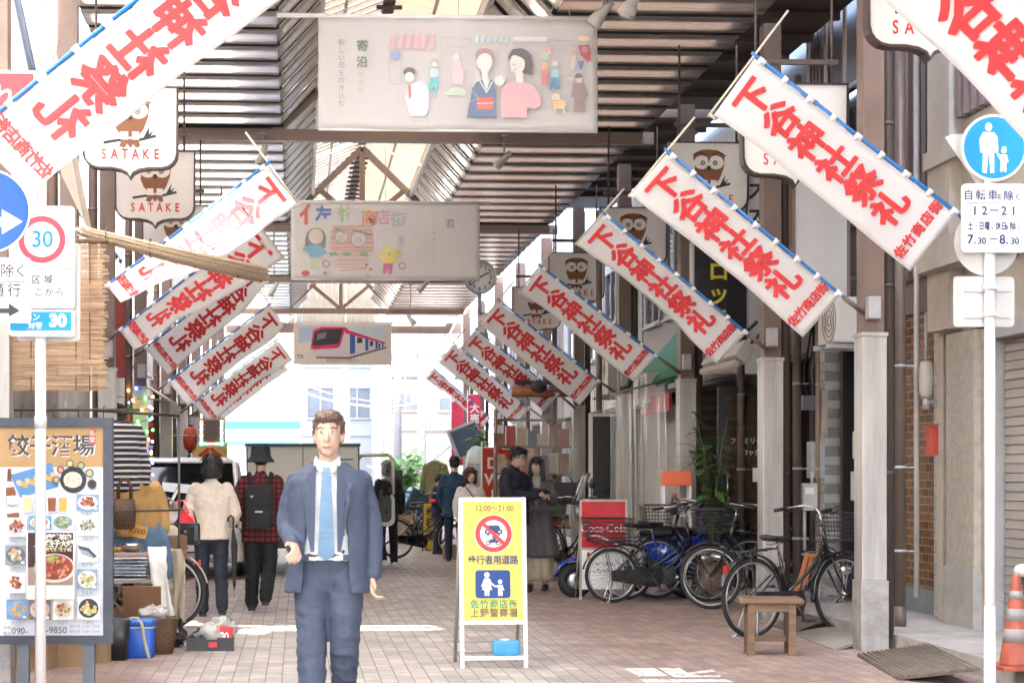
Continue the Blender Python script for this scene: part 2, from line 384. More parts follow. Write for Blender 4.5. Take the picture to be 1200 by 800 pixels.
# ---------------------------------------------------------------- arcade: columns, roof, trusses
brown = mat('brown_steel', (.17, .115, .088), .45, var=.12, sc=4)
brown_dk = mat('dark_brown_steel', (.085, .06, .05), .5, var=.12, sc=4)
clad = mat('aluminium_cladding', (.42, .395, .365), .42, .3, var=.24, sc=5, stretch=(1.6, 1.6, .22), bump=.15, bsc=20)
clad_base = mat('column_shoe_metal', (.34, .32, .30), .55, .2, var=.32, sc=7)
grey_metal = mat('grey_metal', (.38, .37, .36), .45, .3, var=.12)
white_metal = mat('white_metal', (.78, .77, .75), .4, var=.05)
dark_metal = mat('dark_metal', (.06, .055, .055), .5, .2)
black = mat('black_rubber', (.018, .018, .02), .6, var=.2)
XL, XR, ZS = -2.02, 4.57, 5.8
def column(Y, X, label, wd=.2):
    t = thing('arcade_column', label, 'column', (X, Y, 0), 0, 'columns of the arcade roof')
    m = MB(); m.b2(-wd*.42, wd*.42, -wd*.42, wd*.42, 2.52, ZS-.05); m.build('post', brown, t)
    m = MB(); m.b2(-wd*.5, wd*.5, -wd*.5, wd*.5, .56, 2.5, .008); m.b2(-.006, .006, -wd*.5-.004, wd*.5+.004, .58, 2.48); [m.cyl((x_, -wd*.5-.003, z_), (x_, -wd*.5+.003, z_), .006, 6) for z_ in (.64, 1.1, 1.55, 2.0, 2.42) for x_ in (-wd*.4, wd*.4)]; m.b2(-wd*.54, wd*.54, -wd*.54, wd*.54, 2.5, 2.53); m.build('cladding', clad, t)
    m = MB(); m.b2(-wd*.56, wd*.56, -wd*.56, wd*.56, -.02, .56, .008); m.build('shoe', clad_base, t)
    s_ = -1 if X > 0 else 1
    m = MB(); m.b2(-.05, .05, -.05, .05, -.09, .09, .01); m.build('socket', grey_metal, t, (s_*.02, -.12, 2.72))
    m = MB(); x = -s_*.16; m.tube([(x, .06, 0.1), (x, .06, 4.6), (x*.9, .05, 4.9), (x*.4, .03, 5.2), (x*.4, .03, 5.7)], .05, 10)
    for z in (1.4, 2.9, 4.2): m.cyl((x, .06, z), (x, .06, z+.03), .056, 10)
    m.build('drainpipe', brown_dk if X > 0 else brown, t)
    return t
RCOL = [13.45, 16.35, 19.95, 23.8, 27.7, 31.3, 35.0, 38.8, 42.6, 46.4]
LCOL = [11.6, 15.2, 18.2, 22.0, 26.3, 29.9, 33.6, 37.4, 41.2, 45.0]
rl = ['by the slatted wooden bench', 'behind the saddle of the large black bicycle', 'between the vinyl curtain and the leafy plant', 'at the far edge of the vinyl curtain',
      'just past the woman in the dark coat', 'behind the man in the navy hoodie', 'near the red and white shop banners', 'holding the round clock', 'behind the hung clothes', 'at the far end of the right row']
ll = ['behind the gyoza menu board', 'under the largest owl sign', 'beside the second owl sign', 'wound with coloured fairy lights', 'behind the white parked car', 'beside the light edged signboard', 'in the left row beyond the light edged signboard', 'third from the far end of the left row', 'second from the far end of the left row', 'at the far end of the left row']
for Y, l in zip(RCOL, rl): column(Y, XR, 'brown and grey clad arcade column '+l)
for Y, l in zip(LCOL, ll): column(Y, XL, 'brown and grey clad arcade column '+l, .18)

panel_m = mat('soffit_panel', (.58, .54, .50), .27, .2, var=.12, sc=2.2, stretch=(.35, 3, 1), transl=.6)  # left soffit: lighter, more translucent copy, its brightness put into the material
panel_shaded = mat('shaded_soffit_panel', (.35, .295, .26), .27, .25, var=.14, sc=2.2, stretch=(.35, 3, 1), transl=.36)  # right soffit: same panels, their shade put into a darker colour
poly_m = mat('added_roof_diffuser', (.82, .81, .79), .4, var=.03, transl=.8)  # made-up sheet for the added roof, lets soft sun through
slope_m = mat('slope_panel', (.62, .58, .53), .4, .1, var=.10, sc=3, transl=.5)
void_m = mat('roof_void', (.02, .017, .016), .8)  # near-black painted for the shade above the louvres
gable_m = mat('cream_translucent_board', (.56, .50, .42), .5, var=.18, sc=3, stretch=(.4, 4, 1), transl=.3)
beam_m = mat('mauve_beam', (.30, .225, .19), .45, var=.08, sc=3)
beam_dk = mat('dark_beam', (.075, .055, .048), .5, var=.1)
XC, CW, TW, ZT = 1.12, 1.33, .88, 6.3          # light well: half width at the soffit, at its rim, rim height
def roof(Y0, Y1):
    clear = Y0 < 12  # added roof out of view, spreads light over the foreground
    t = thing('arcade_canopy', 'near end of the arcade roof on the viewer\'s side of the street crossing' if Y0 < 5 else 'louvred arcade roof section from %s' % ('the owl signs to the first tie beam' if Y0 < 15 else ('the first tie beam to the second' if Y0 < 25 else ('the second tie beam to the third' if Y0 < 33 else 'the third tie beam to the far end'))), 'roof', (0, Y0, 0), 0, 'sections of the arcade roof')
    n = int((Y1-Y0-.25)/.66); p = (Y1-Y0-.25)/n
    for sgn in (-1, 1):
        xe = XL-.05 if sgn < 0 else XR-.14
        m = MB(); sm = MB()
        for i in range(n):
            y = .12+i*p
            x0, x1 = (xe, XC-CW) if sgn < 0 else (XC+CW, xe)
            # each blade leans a little and overlaps the next one's black gap
            m.box(((x0+x1)/2, y+p*.37, ZS), (x1-x0-.008, p*.70, .02), Matrix.Rotation(R(-1.0), 3, 'X'))
            a = Vector((XC+sgn*CW, y+p*.37, ZS+.012)); b_ = Vector((XC+sgn*TW, y+p*.37, ZT)); c = (a+b_)/2; L_ = (b_-a).length
            ang = math.atan2(b_.z-a.z, b_.x-a.x)
            sm.box(c, (L_, p*.66, .02), Matrix.Rotation(-ang, 3, 'Y'))
        m.build('soffit_louvre', poly_m if clear else (panel_m if sgn < 0 else panel_shaded), t); sm.build('slope_louvre', poly_m if clear else slope_m, t)
        m = MB(); x = XC+sgn*(TW-.01); m.b2(x-.03, x+.03, 0, Y1-Y0, ZT-.02, ZT+.06); m.build('rim_rail', white_metal, t)
        m = MB(); x = XC+sgn*CW; m.b2(x-.02, x+.02, 0, Y1-Y0, ZS+.04, ZS+.1); m.b2(xe-.05*sgn-.06, xe-.05*sgn+.06, 0, Y1-Y0, ZS+.04, ZS+.22); m.build('edge_beam', beam_dk, t)
        m = MB(); x0, x1 = sorted((xe, XC+sgn*(CW-.02)))
        for i in range(0 if clear else n+1):
            y = .12+(i-.0)*p-p*.13
            m.b2(x0, x1, y-p*.30, y+p*.30, ZS+.025, ZS+.04)  # near-black strips in place of the shade inside the gaps
            a = Vector((XC+sgn*(CW+.02), y, ZS+.045)); b_ = Vector((XC+sgn*(TW+.02), y, ZT+.035)); ang = math.atan2(b_.z-a.z, b_.x-a.x)
            m.box((a+b_)/2, ((b_-a).length, p*.60, .012), Matrix.Rotation(-ang, 3, 'Y'))
        if clear: m.b2(x0, x1, 0, Y1-Y0, ZS+.05, ZS+.06)
        m.build('diffuser_sheet' if clear else 'gap_shade_strip', poly_m if clear else void_m, t)
        # ridge boards
        m = MB(); k = int((Y1-Y0)/.3); pk = (Y1-Y0)/k
        a = Vector((XC+sgn*1.35, 0, 6.78)); b_ = Vector((XC+sgn*.05, 0, 7.3)); c = (a+b_)/2; L_ = (b_-a).length; ang = math.atan2(b_.z-a.z, b_.x-a.x)
        for i in range(k): m.box(c+Vector((0, (i+.5)*pk, .0)), (L_, pk*1.04, .02), Matrix.Rotation(-ang, 3, 'Y') @ Matrix.Rotation(R(5), 3, 'X'))
        m.build('ridge_board', gable_m, t)
        m = MB()
        for f in (.25, .62): q = a.lerp(b_, f); m.b2(q.x-.02, q.x+.02, 0, Y1-Y0, q.z-.055, q.z-.025)
        m.build('purlin', beam_m, t)
        m = MB(); q = [(XC+sgn*(TW+.02), ZT+.08), (XC+sgn*1.35, ZT+.08), (XC+sgn*1.35, 6.75), (XC+sgn*1.3, 6.75)]; m.prism(q, 0, Y1-Y0); m.build('side_panel', mat('pale_side_panel', (.7, .67, .62), .5, transl=.8), t)
    if 13 < Y0 < 30:
        m = MB(); m.b2(XR-.06, 5.5, 0, Y1-Y0, ZS+.30, ZS+.34)  # added dark sheet closing the bright gap beside the right-hand fronts
        for i in range(int((Y1-Y0)/.9)): m.b2(XR-.06, 5.5, i*.9, i*.9+.06, ZS+.22, ZS+.298)
        m.build('added_eave', brown_dk, t)
    m = MB(); m.b2(XC-.07, XC+.07, 0, Y1-Y0, 7.18, 7.3)
    for i in range(int((Y1-Y0)/.5)): m.b2(XC-.16, XC+.16, i*.5, i*.5+.06, 7.14, 7.18)
    m.build('ridge_beam', beam_dk, t)
def truss(Y, label):
    t = thing('roof_truss', label, 'truss', (XC, Y, 0), 0, 'tie beams and trusses of the arcade roof')
    z0, za, h = 5.74, 7.12, 1.42
    m = MB(); m.b2(XL-XC, XR-XC, -.06, .06, z0-.09, z0+.06); m.build('tie_beam', beam_m, t)
    m = MB()
    for s_ in (-1, 1):
        v = Vector((s_*h, 0, z0-za)); m.box((s_*h/2, 0, (z0+za)/2+.02), (v.length, .09, .11), Matrix.Rotation(-math.atan2(v.z, v.x), 3, 'Y'))
    m.build('rafter', beam_m, t)
    m = MB(); m.b2(-.05, .05, -.04, .04, z0+.06, za-.1); m.build('king_post', beam_m, t)
    m = MB()
    for s_ in (-1, 1):
        a, b_ = Vector((s_*.05, 0, z0+.08)), Vector((s_*.72, 0, 6.38)); v = b_-a
        m.box((a+b_)/2, (v.length, .07, .09), Matrix.Rotation(-math.atan2(v.z, v.x), 3, 'Y'))
    m.build('strut', beam_m, t)
SEC = [(-9, 12.9), (13.5, 21.77), (21.89, 29.94), (30.06, 37.9), (38.0, 47.6)]
for a, b_ in SEC: roof(a, b_)
for Y, l in ((13.2, 'roof truss over the street crossing end of the arcade'), (21.83, 'roof truss just behind the large illustrated banner'), (30.0, 'roof truss just behind the childrens drawing banner'), (37.95, 'roof truss hidden behind the childrens drawing banner, third along'), (45.2, 'roof truss just before the train banner at the far end')): truss(Y, l)
m = MB()
for i in range(14):
    x = XC-1.4+i*.2; m.b2(x+.006, x+.194, 47.72, 47.76, 5.65, 6.1+1.25*min(1, max(.1, 1-abs(x+.1-XC)/1.6)))
tag(m.build('gable_end_wall', mat('cream_board', (.66, .6, .5), .6, transl=.5)), 'cream boarded end wall closing the roof above the train banner', 'wall')
m = MB(); m.b2(XL, XR, 47.7, 47.85, 5.35, 5.65)
tag(m.build('end_beam', beam_m), 'mauve end beam across the far mouth of the arcade', 'beam')
# ---------------------------------------------------------------- owl signs hanging from the arcade
sign_white = mat('sign_acrylic', (.66, .635, .585), .35, var=.05, sc=3, coat=.2)
cloth_white = mat('banner_cloth', (.86, .85, .84), .75, var=.03, sc=3, transl=.5)
RED, DKBR = (.55, .02, .03), (.045, .022, .018)
def owl_sign(X, Y, Ztop, W, label, tilt=0.0):
    t = thing('owl_sign', label, 'sign', (X, Y, Ztop), tilt, 'owl signs along the arcade')
    def prof(k=1.0):
        h = [(.5, 0), (.5, -.70), (.485, -.765), (.45, -.815), (.40, -.85), (.33, -.868), (.2, -.868), (.1, -.885), (.04, -.915), (0, -.97)]
        r = [(-x, z) for x, z in h[::-1][1:]]
        return [(x*W, z*W) for x, z in h+r]
    pts = prof(); inner = outline(None, pts, -.022*W)
    if max(x for x, z in inner) > max(x for x, z in pts): inner = outline(None, pts, .022*W)
    m = MB(); m.prism(inner, -.04, .04); m.build('face_panel', sign_white, t)
    m = MB(); n = len(pts)
    for i in range(n):
        a, b, c, d = pts[i], pts[(i+1) % n], inner[(i+1) % n], inner[i]
        V = [(q[0], y, q[1]) for y in (-.055, .055) for q in (a, b, c, d)]
        vs_ = [m.bm.verts.new(v) for v in V]
        for f in ((0, 1, 2, 3), (7, 6, 5, 4), (0, 4, 5, 1), (2, 6, 7, 3)): m.bm.faces.new([vs_[k] for k in f])
    m.build('frame', mat('sign_frame', DKBR, .4), t)
    p = Pic(0, 0, 1/W, -.041); BR, CR, BK = (.2, .075, .028), (.70, .66, .60), (.02, .018, .018)
    def O(c, *pts): p.P(c, [(x, y) for x, y in pts])
    p.L(BK, [(-.27, .59), (-.12, .565), (.0, .57), (.12, .555), (.26, .52)], .03)          # branch
    O(BK, (.13, .55), (.19, .44), (.205, .41), (.195, .5), (.25, .455), (.21, .52))         # leaves
    O(BR, (-.17, .27), (-.2, .2), (-.185, .14), (-.1, .1), (0, .093), (.1, .1), (.185, .14), (.2, .2), (.185, .33), (.14, .45), (.08, .53), (-.07, .53), (-.14, .46), (-.18, .36))
    p.L(BK, [(-.2, .165), (-.11, .135), (-.02, .165)], .014); p.L(BK, [(.02, .165), (.12, .13), (.215, .175)], .014)
    p.C(CR, -.088, .255, .098, .085); p.C(CR, .088, .255, .098, .085)
    for s_ in (-1, 1): p.C(BK, s_*.078, .262, .031); p.C(CR, s_*.078, .262, .019); p.C(BK, s_*.078, .262, .0115)
    O(BK, (-.025, .3), (.025, .3), (.02, .34), (0, .365), (-.02, .34)); O(BR, (-.035, .13), (.035, .13), (0, .27))
    p.B(CR, -.1, .475, -.02, .56); p.B(CR, .02, .475, .095, .56)
    O(BR, (-.115, .63), (-.09, .565), (.09, .565), (.105, .63), (.06, .645), (.03, .6), (0, .645), (-.03, .6), (-.06, .645))
    p.build('emblem', t)
    q = Pic(0, 0, 1/W, -.041)
    for i, ch in enumerate('SATAKE'): q.T(RED, ch, -.275+i*.11, .715, .15, bold=.02, sx=.72)
    q.build('lettering', t)
    m = MB()
    for s_ in (-.36, .36): m.cyl((s_*W, 0, 0), (s_*W, 0, .95 if X < 3 else 1.0), .012, 8)
    m.b2(-.42*W, .42*W, -.02, .02, .16, .2); m.build('hanger', brown_dk, t)
    return t
def owl_px(x0, x1, ytop, Y, label, tilt=0.0):
    a, b = at(x0, ytop, Y), at(x1, ytop, Y); owl_sign((a.x+b.x)/2, Y, a.z, (b-a).length, label, tilt)
owl_px(97, 209, 102, 15.0, 'owl sign hanging topmost over the bamboo screen, partly covered by the largest flag')
owl_px(135, 229, 177, 18.0, 'owl sign with pointed base just behind the one over the bamboo screen')
owl_px(167, 246, 240, 21.8, 'owl sign crossed by the first festival flag above the sloping reed roll')
owl_px(200, 269, 293, 25.6, 'owl sign half hidden behind two festival flags just below the sloping reed roll')
owl_px(218, 273, 330, 29.7, 'owl sign showing only its red letters under the reed roll, above the fourth flag')
owl_px(1014, 1160, -72, 11.3, 'bright owl sign cut by the picture top beside the blue pedestrian sign')
owl_px(868, 992, 98, 13.9, 'owl sign mostly behind the long sunlit flag, only a corner of its lettering in view')
owl_px(783, 876, 167, 17.3, 'owl sign with its eyes showing over the second large flag')
owl_px(702, 781, 243, 21.0, 'owl sign over the third flag, behind the black shop sign with yellow letters')
owl_px(642, 708, 296, 25.2, 'owl sign in clear view between the third and fourth flags')
owl_px(600, 657, 336, 29.4, 'owl sign in view above the fifth flag, beside the clock')
owl_px(496, 532, 435, 52.0, 'small far owl sign beyond the roof, partly over another one')
owl_px(481, 513, 445, 56.5, 'smallest farthest owl sign against the white street')

# ---------------------------------------------------------------- festival flags on slanting poles
flag_red = mat('flag_red_dye', (.60, .04, .045), .75, var=.12, sc=9)
pole_blue = mat('pole_blue', (.015, .16, .48), .35)
pole_white = mat('pole_white', (.8, .79, .76), .4)
socket_br = mat('socket_brown', (.14, .09, .07), .5)
def flag(P1, P2, base, Y, label, wpx, amp=.02, seed=0, curl=0.0, twist=0.0):
    a, b, c = at(*P1, Y), at(*P2, Y), at(*base, Y+.05)
    et = (b-a); Lf = et.length; et.normalize(); side = 1 if et.x > 0 else -1
    dn = Vector((0, -1, 0)); ew0 = et.cross(dn)
    if ew0.z > 0: ew0 = -ew0
    W0 = max(.25*Lf, wpx); wid = min(W0, wpx); phi = math.acos(max(.3, min(1, wid/W0)))
    ew = (Matrix.Rotation(phi*side, 3, et) @ ew0).normalized(); nn = ew.cross(et)
    if nn.y > 0: nn = -nn
    t = thing('festival_flag', label, 'flag', a, 0, 'shrine festival flags on slanting poles')
    def f(s_, q, off=0.0):               # s_: metres from the pole, q: metres from the top
        k = s_/W0; v = q/Lf
        wv = amp*(math.sin(v*7.0+seed*1.7+k*1.5)*k+.35*math.sin(v*17+seed+k*3)*k)+curl*v*v*k*k+.006*mnoise.noise(Vector((s_*6+seed, q*5, seed)))
        sag = .02*math.sin(v*math.pi)*Lf*.3*k
        tw = twist*v**1.3+.10*math.sin(v*5+seed); e_ = ew*math.cos(tw)+nn*math.sin(tw); n_ = nn*math.cos(tw)-ew*math.sin(tw)
        return et*(q-curl*.3*k*v*v+.012*Lf*k*math.sin(v*9+seed*2)*.5)+e_*(s_*(1-.05*math.sin(v*math.pi))+sag*.3)+n_*(wv+off)
    m = MB(); m.grid(lambda u, v: f(.02+u*(W0-.02), v*Lf, .0015), 10, 48, .003); m.build('cloth', cloth_white, t)
    m = MB(); sz = .148*Lf
    def lay(ch, s_, q, size, sx=1.0, fat=.024, nn_=7):
        tmp = bmesh.new(); tmp.from_mesh(glyph(ch, .014, .5*.018/size, res=2))
        bmesh.ops.triangulate(tmp, faces=tmp.faces)
        vs0 = [v.co.copy() for v in tmp.verts]; fs0 = [[v.index for v in fc.verts] for fc in tmp.faces]; tmp.free()
        for k in range(nn_):             # heavy brush weight: overlapping copies, each a hair prouder than the last
            dx, dy = fat*math.cos(2*math.pi*k/nn_), fat*math.sin(2*math.pi*k/nn_)
            nv = [m.bm.verts.new(f(s_-(v.x+dx)*size*sx, q-(v.y+dy)*size, v.z*size*(1+.02*k))) for v in vs0]
            for fc in fs0:
                try: m.bm.faces.new([nv[i] for i in fc])
                except ValueError: pass
    for i, ch in enumerate('下谷神社祭礼'): lay(ch, W0*.5, Lf*(.1+.137*i), sz*.92, 1.12)
    for i, ch in enumerate('佐竹商店街'): lay(ch, W0*(.88-.19*i), Lf*.925, Lf*.05, 1, .02, 5)
    m.build('lettering', flag_red, t)
    bl = c-a; m = MB(); pd = et*Lf
    m.tube([et*-.04, pd, bl], .013, 8); m.build('pole', pole_blue, t)
    m = MB(); m.tube([pd.lerp(bl, .15), bl], .02, 10); m.build('pole_holder', socket_br, t)
    for i in range(9):
        q = et*Lf*(.015+.12*i); m = MB(); m.cyl(q, q+et*(.04 if i % 2 else .055), .019, 8); m.tube([q+et*.02, q+et*.02+ew*.035], .014, 6); m.build('loop', pole_white, t)
    m = MB(); m.tube([ew*(W0+.02)-et*.012, -ew*W0*.75-et*.012], .009, 6)
    m.cyl(ew*W0-et*.02, ew*W0+et*.05, .012, 6); m.build('crossbar', mat('cane', (.62, .55, .44), .5), t)
flag((886, 66), (1121, 249), (1152, 273), 11.7, 'festival flag reaching to the white post with the blue pedestrian sign', .52, .012, 1)
flag((783, 178), (985, 345), (1012, 367), 13.2, 'large white festival flag slanting down to the column by the bench', .41, .012, 2)
flag((708, 250), (875, 390), (899, 410), 16.1, 'white festival flag whose foot hangs over the rolled awning', .325, .015, 3)
flag((634, 312), (770, 417), (797, 437), 19.7, 'white festival flag whose foot hangs beside the green and white awning', .36, .015, 4)
flag((585, 352), (703, 447), (727, 464), 23.5, 'white festival flag ending over the grey column beside the air conditioners', .42, .012, 5)
flag((559, 386), (655, 462), (674, 478), 27.4, 'white festival flag ending over the plastic sheeted shopfront', .36, .015, 6)
flag((532, 402), (621, 478), (645, 497), 31.0, 'white festival flag directly above the man in the navy hoodie', .42, .012, 7)
flag((509, 432), (575, 490), (590, 502), 41.0, 'smallest farthest festival flag on the shaded side, its letters squeezed', .26, .02, 8)
flag((1103, -109), (1438, 241), (1470, 268), 7.3, 'festival flag cutting across the top corner over the blue pedestrian sign', .34, .012, 9)
flag((292, -107), (-33, 157), (-60, 180), 8.55, 'largest wavy festival flag seen from its back over the blue arrow sign', .45, .035, 10, .10)
flag((313, 192), (125, 335), (100, 354), 14.9, 'reversed festival flag longest of those passing behind the reed roll', .43, .05, 11, .04, 1.05)
flag((300, 262), (140, 387), (122, 402), 17.9, 'reversed festival flag directly under the sloping reed roll', .45, .05, 12, .05, 1.0)
flag((299, 306), (170, 408), (158, 417), 21.7, 'reversed festival flag tucked behind the one under the reed roll', .30, .05, 13, .04, .8)
flag((315, 357), (197, 447), (180, 461), 25.4, 'reversed festival flag hanging clear over the white car', .36, .05, 14, .03, .75)
flag((324, 398), (226, 472), (211, 484), 29.4, 'reversed festival flag above the light edged signboard', .42, .05, 15, .05)
flag((322, 412), (236, 477), (222, 488), 33.2, 'palest reversed festival flag peeping out beneath another over the light edged signboard', .44, .03, 16, .05)

# ---------------------------------------------------------------- banners across the arcade
def banner(x0, x1, y0, y1, Y, label, rail=(0, 0)):
    a, b = at(x0, y0, Y), at(x1, y1, Y); Wd, H = b.x-a.x, a.z-b.z
    t = thing('hanging_banner', label, 'banner', a, 0, 'cloth banners hung across the arcade'); s_ = (x1-x0)/Wd
    m = MB(); m.grid(lambda u, v: (u*Wd, .012*math.sin(u*9+v*2)*v+.008*math.sin(u*23)*(1-v)*.5, -v*H), 40, 14, .003); m.build('cloth', cloth_white, t)
    m = MB(); m.cyl((-(x0-rail[0])/s_, 0, .02), ((rail[1]-x0)/s_, 0, .02), .022, 10); m.cyl((0, 0, -H), (Wd, 0, -H), .012, 8); m.build('rail', white_metal, t)
    m = MB()
    for f in (.1, .5, .9): m.cyl((Wd*f, 0, .03), (Wd*f, .02, .03+max(.05, ZS-a.z+.1)), .004, 5)
    m.build('cord', grey_metal, t)
    return t, Pic(x0, y0, s_, -.022)
G1, G2, SK = (.55, .53, .50), (.12, .17, .11), (.78, .72, .66)
t, p = banner(373, 700, 21, 155, 15.9, 'white illustrated shopping street banner with two women, nearest and largest of the banners', (325, 705)); p.fade = .12
p.T(G2, '寄沿', 424, 64, 14, True, .01, adv=19); p.T((.55, .62, .5), 'ものが', 423, 97, 8, True, adv=9)
p.T((.42, .43, .4), '新しい風を吹き込む', 400, 86, 8.4, True, .004, adv=8.8); p.T((.7, .7, .66), 'よりそう', 435, 66, 3.6, True, adv=6)
PK = (.72, .42, .42)
for i in range(6): p.P(PK, [(459+i*9.2, 40), (463.5+i*9.2, 40), (461+i*9, 57), (455.5+i*9, 56)])
p.L(G1, [(515, 43), (551, 44), (550, 54), (515, 53), (515, 43)], .7)
for i in range(6): p.P((.55, .72, .74), [(558+i*7, 41), (561.5+i*7, 41), (558+i*7, 49), (554+i*7, 48)])
p.B((.3, .36, .62), 457, 61, 467, 69); p.L(G1, [(456, 60), (470, 60), (470, 98), (456, 98), (456, 60)], .5)
p.B((.70, .70, .74), 600, 41, 640, 47); p.L((.42, .55, .75), [(640, 44), (670, 44)], 1.2); p.L(G1, [(640, 52), (671, 52)], .6)
p.P((.76, .7, .76), [(474, 113), (482, 97), (493, 93), (502, 104), (501, 128), (497, 135), (480, 135)]); p.P((.75, .12, .08), [(477.5, 99), (480.5, 99), (481, 112), (478.5, 116)])
p.C((.1, .09, .09), 479, 84, 7, 5.5); p.C(SK, 479, 90, 5.5, 6)
p.C((.5, .4, .3), 508, 72, 4); p.C(SK, 508, 75, 3.2); p.B((.55, .62, .72), 503, 79, 513, 90); p.P((.12, .55, .55), [(504, 90), (511, 90), (513, 100), (509, 112), (507, 111), (509, 101), (502, 106), (500, 103)])
p.P((.78, .55, .55), [(530, 70), (537, 69), (543, 84), (541, 98), (530, 97), (528, 82)]); p.C(SK, 534, 66, 3.4)
p.P((.55, .64, .5), [(521, 110), (526, 102), (536, 101), (545, 106), (544, 111)])
NV = (.10, .17, .30)
p.P(NV, [(552, 102), (558, 95), (563, 92), (576, 92), (579, 103), (580, 118), (581, 136), (546, 136), (550, 118)])
p.P((.8, .78, .76), [(564, 91), (573, 91), (569, 105)]); p.C((.42, .27, .25), 567, 64, 11, 9); p.C((.80, .76, .72), 567, 72, 9, 11); p.B((.80, .76, .72), 564, 80, 571, 93)
p.L((.8, .78, .76), [(561, 93), (569, 107), (577, 92)], 1.4); p.P((.66, .13, .08), [(558, 113), (577, 112), (577, 126), (558, 127)]); p.L((.8, .7, .65), [(558, 120), (577, 119)], 1.2)
p.C((.80, .76, .72), 584, 93, 6); p.L(G1, [(553, 105), (559, 114), (550, 118), (546, 128)], .7)
p.P((.74, .44, .46), [(586, 104), (592, 96), (604, 92), (613, 95), (623, 97), (632, 110), (633, 122), (625, 126), (617, 124), (616, 136), (587, 136)])
p.C((.10, .09, .1), 608, 66, 13, 11); p.P((.10, .09, .1), [(600, 62), (621, 62), (624, 75), (622, 86), (611, 84)]); p.C((.80, .76, .72), 605, 73, 9, 12); p.B((.80, .76, .72), 603, 83, 612, 95); p.P((.10, .09, .1), [(594, 66), (600, 56), (614, 56), (617, 72), (610, 66), (602, 63)])
p.L((.3, .25, .25), [(599, 74), (603, 75)], .8); p.C((.7, .3, .3), 603, 80, 1.4, .8)
p.C((.75, .3, .3), 642, 58, 4); p.B((.75, .75, .7), 640.5, 55, 643.5, 61); p.C((.5, .6, .48), 638, 64, 4, 5)
p.P((.65, .2, .22), [(633, 80), (640, 80), (642, 88), (639, 98), (634, 98)]); p.C((.8, .5, .3), 637, 76, 4); p.P((.35, .62, .68), [(645, 78), (653, 79), (654, 89), (645, 89)]); p.P((.08, .24, .42), [(645, 89), (653, 89), (656, 102), (652, 103), (649, 96), (645, 104), (642, 103)]); p.C(SK, 649, 73, 3.5)
p.P((.42, .05, .09), [(676, 51), (690, 50), (692, 69), (687, 70), (679, 62)]); p.T((.75, .5, .5), '祭', 684, 57, 8); p.P((.1, .22, .45), [(676, 70), (683, 69), (681, 79), (678, 79)]); p.C((.85, .62, .42), 683, 43, 7, 3)
p.P((.72, .6, .6), [(668, 62), (674, 62), (673, 79), (667, 79)]); p.C((.6, .42, .3), 671, 58, 3)
p.P((.30, .21, .2), [(671, 96), (676, 93), (683, 95), (688, 108), (683, 116), (683, 128), (671, 128), (672, 112), (668, 111)]); p.C(SK, 677, 91, 3.6, 4); p.C((.12, .1, .1), 676.5, 87.5, 5, 2); p.P((.12, .1, .1), [(673, 87), (674, 84), (680, 84), (681, 87)])
p.C((.85, .6, .32), 654, 120, 8, 5.5); p.C((.86, .72, .55), 650, 112, 5, 4.2); p.L((.85, .6, .32), [(649, 124), (649, 130)], 2); p.L((.85, .6, .32), [(659, 124), (660, 130)], 2); p.L((.7, .2, .2), [(646, 116), (653, 116)], 1)
p.P((.55, .62, .5), [(661, 92), (666, 88), (671, 89), (670, 94)])
p.build('printed_scene', t)

t, p = banner(341, 562, 238, 328.5, 23.6, 'white banner with a childs crayon drawing, the middle one of the banners', (336, 575)); p.fade = .1
cols = [(.75, .12, .1), (.1, .2, .6), (.45, .62, .2), (.82, .32, .12), (.74, .4, .6), (.85, .72, .15)]
for ch, c, x, y, b_ in (('亻', cols[0], 363, 253, .04), ('左', cols[1], 379, 252, .04), ('竹', (.42, .66, .3), 405, 252, .03), ('商', cols[3], 432, 256, .02), ('店', cols[4], 448, 255, .015), ('街', (.5, .6, .65), 467, 258, .02)): p.T(c, ch, x, y, 19 if ch != '亻' else 24, bold=b_)
p.C((.25, .24, .25), 370, 278, 11.5, 11); p.P((.25, .24, .25), [(358, 278), (363, 278), (362, 291), (357, 288)]); p.P((.25, .24, .25), [(376, 278), (382, 278), (381, 290), (376, 291)]); p.C((.80, .72, .62), 370, 277, 8.5, 9)
p.P((.2, .52, .72), [(363, 287), (375, 287), (383, 296), (376, 299), (374, 301), (363, 301), (361, 294), (355, 293), (355, 290)]); p.P((.66, .74, .56), [(364, 301), (374, 301), (375, 315), (371, 316), (369, 305), (367, 316), (364, 315)])
OB = (.72, .45, .38)
for i in range(16):
    y = 266+i*3.3; hw = 25*math.sqrt(max(.05, 1-((y-283)/40)**2))-(4 if 8 < i < 12 else 0)*1.0; p.L(OB, [(413-hw, y+(i % 2)), (413+hw*.96, y-1+(i % 3))], 2.6 if i < 9 else 1.4)
p.C((.78, .75, .72), 400, 277, 7.5, 8.5); p.C((.78, .75, .72), 420, 280, 9, 8.5); p.RG((.35, .3, .3), 400, 277, 7.3, 8, 24); p.RG((.35, .3, .3), 420, 280, 8.6, 9.4, 24); p.RG((.4, .35, .35), 399, 279, 2, 2.6, 12); p.RG((.4, .35, .35), 420, 281, 2.4, 3, 12); p.L((.2, .17, .17), [(393, 268), (404, 273)], 1.2); p.L((.2, .17, .17), [(413, 270), (435, 275)], 1.2)
for x in (390, 406, 426): p.P((.2, .45, .25), [(x-5, 296), (x+3, 295), (x+6, 299), (x-3, 300)])
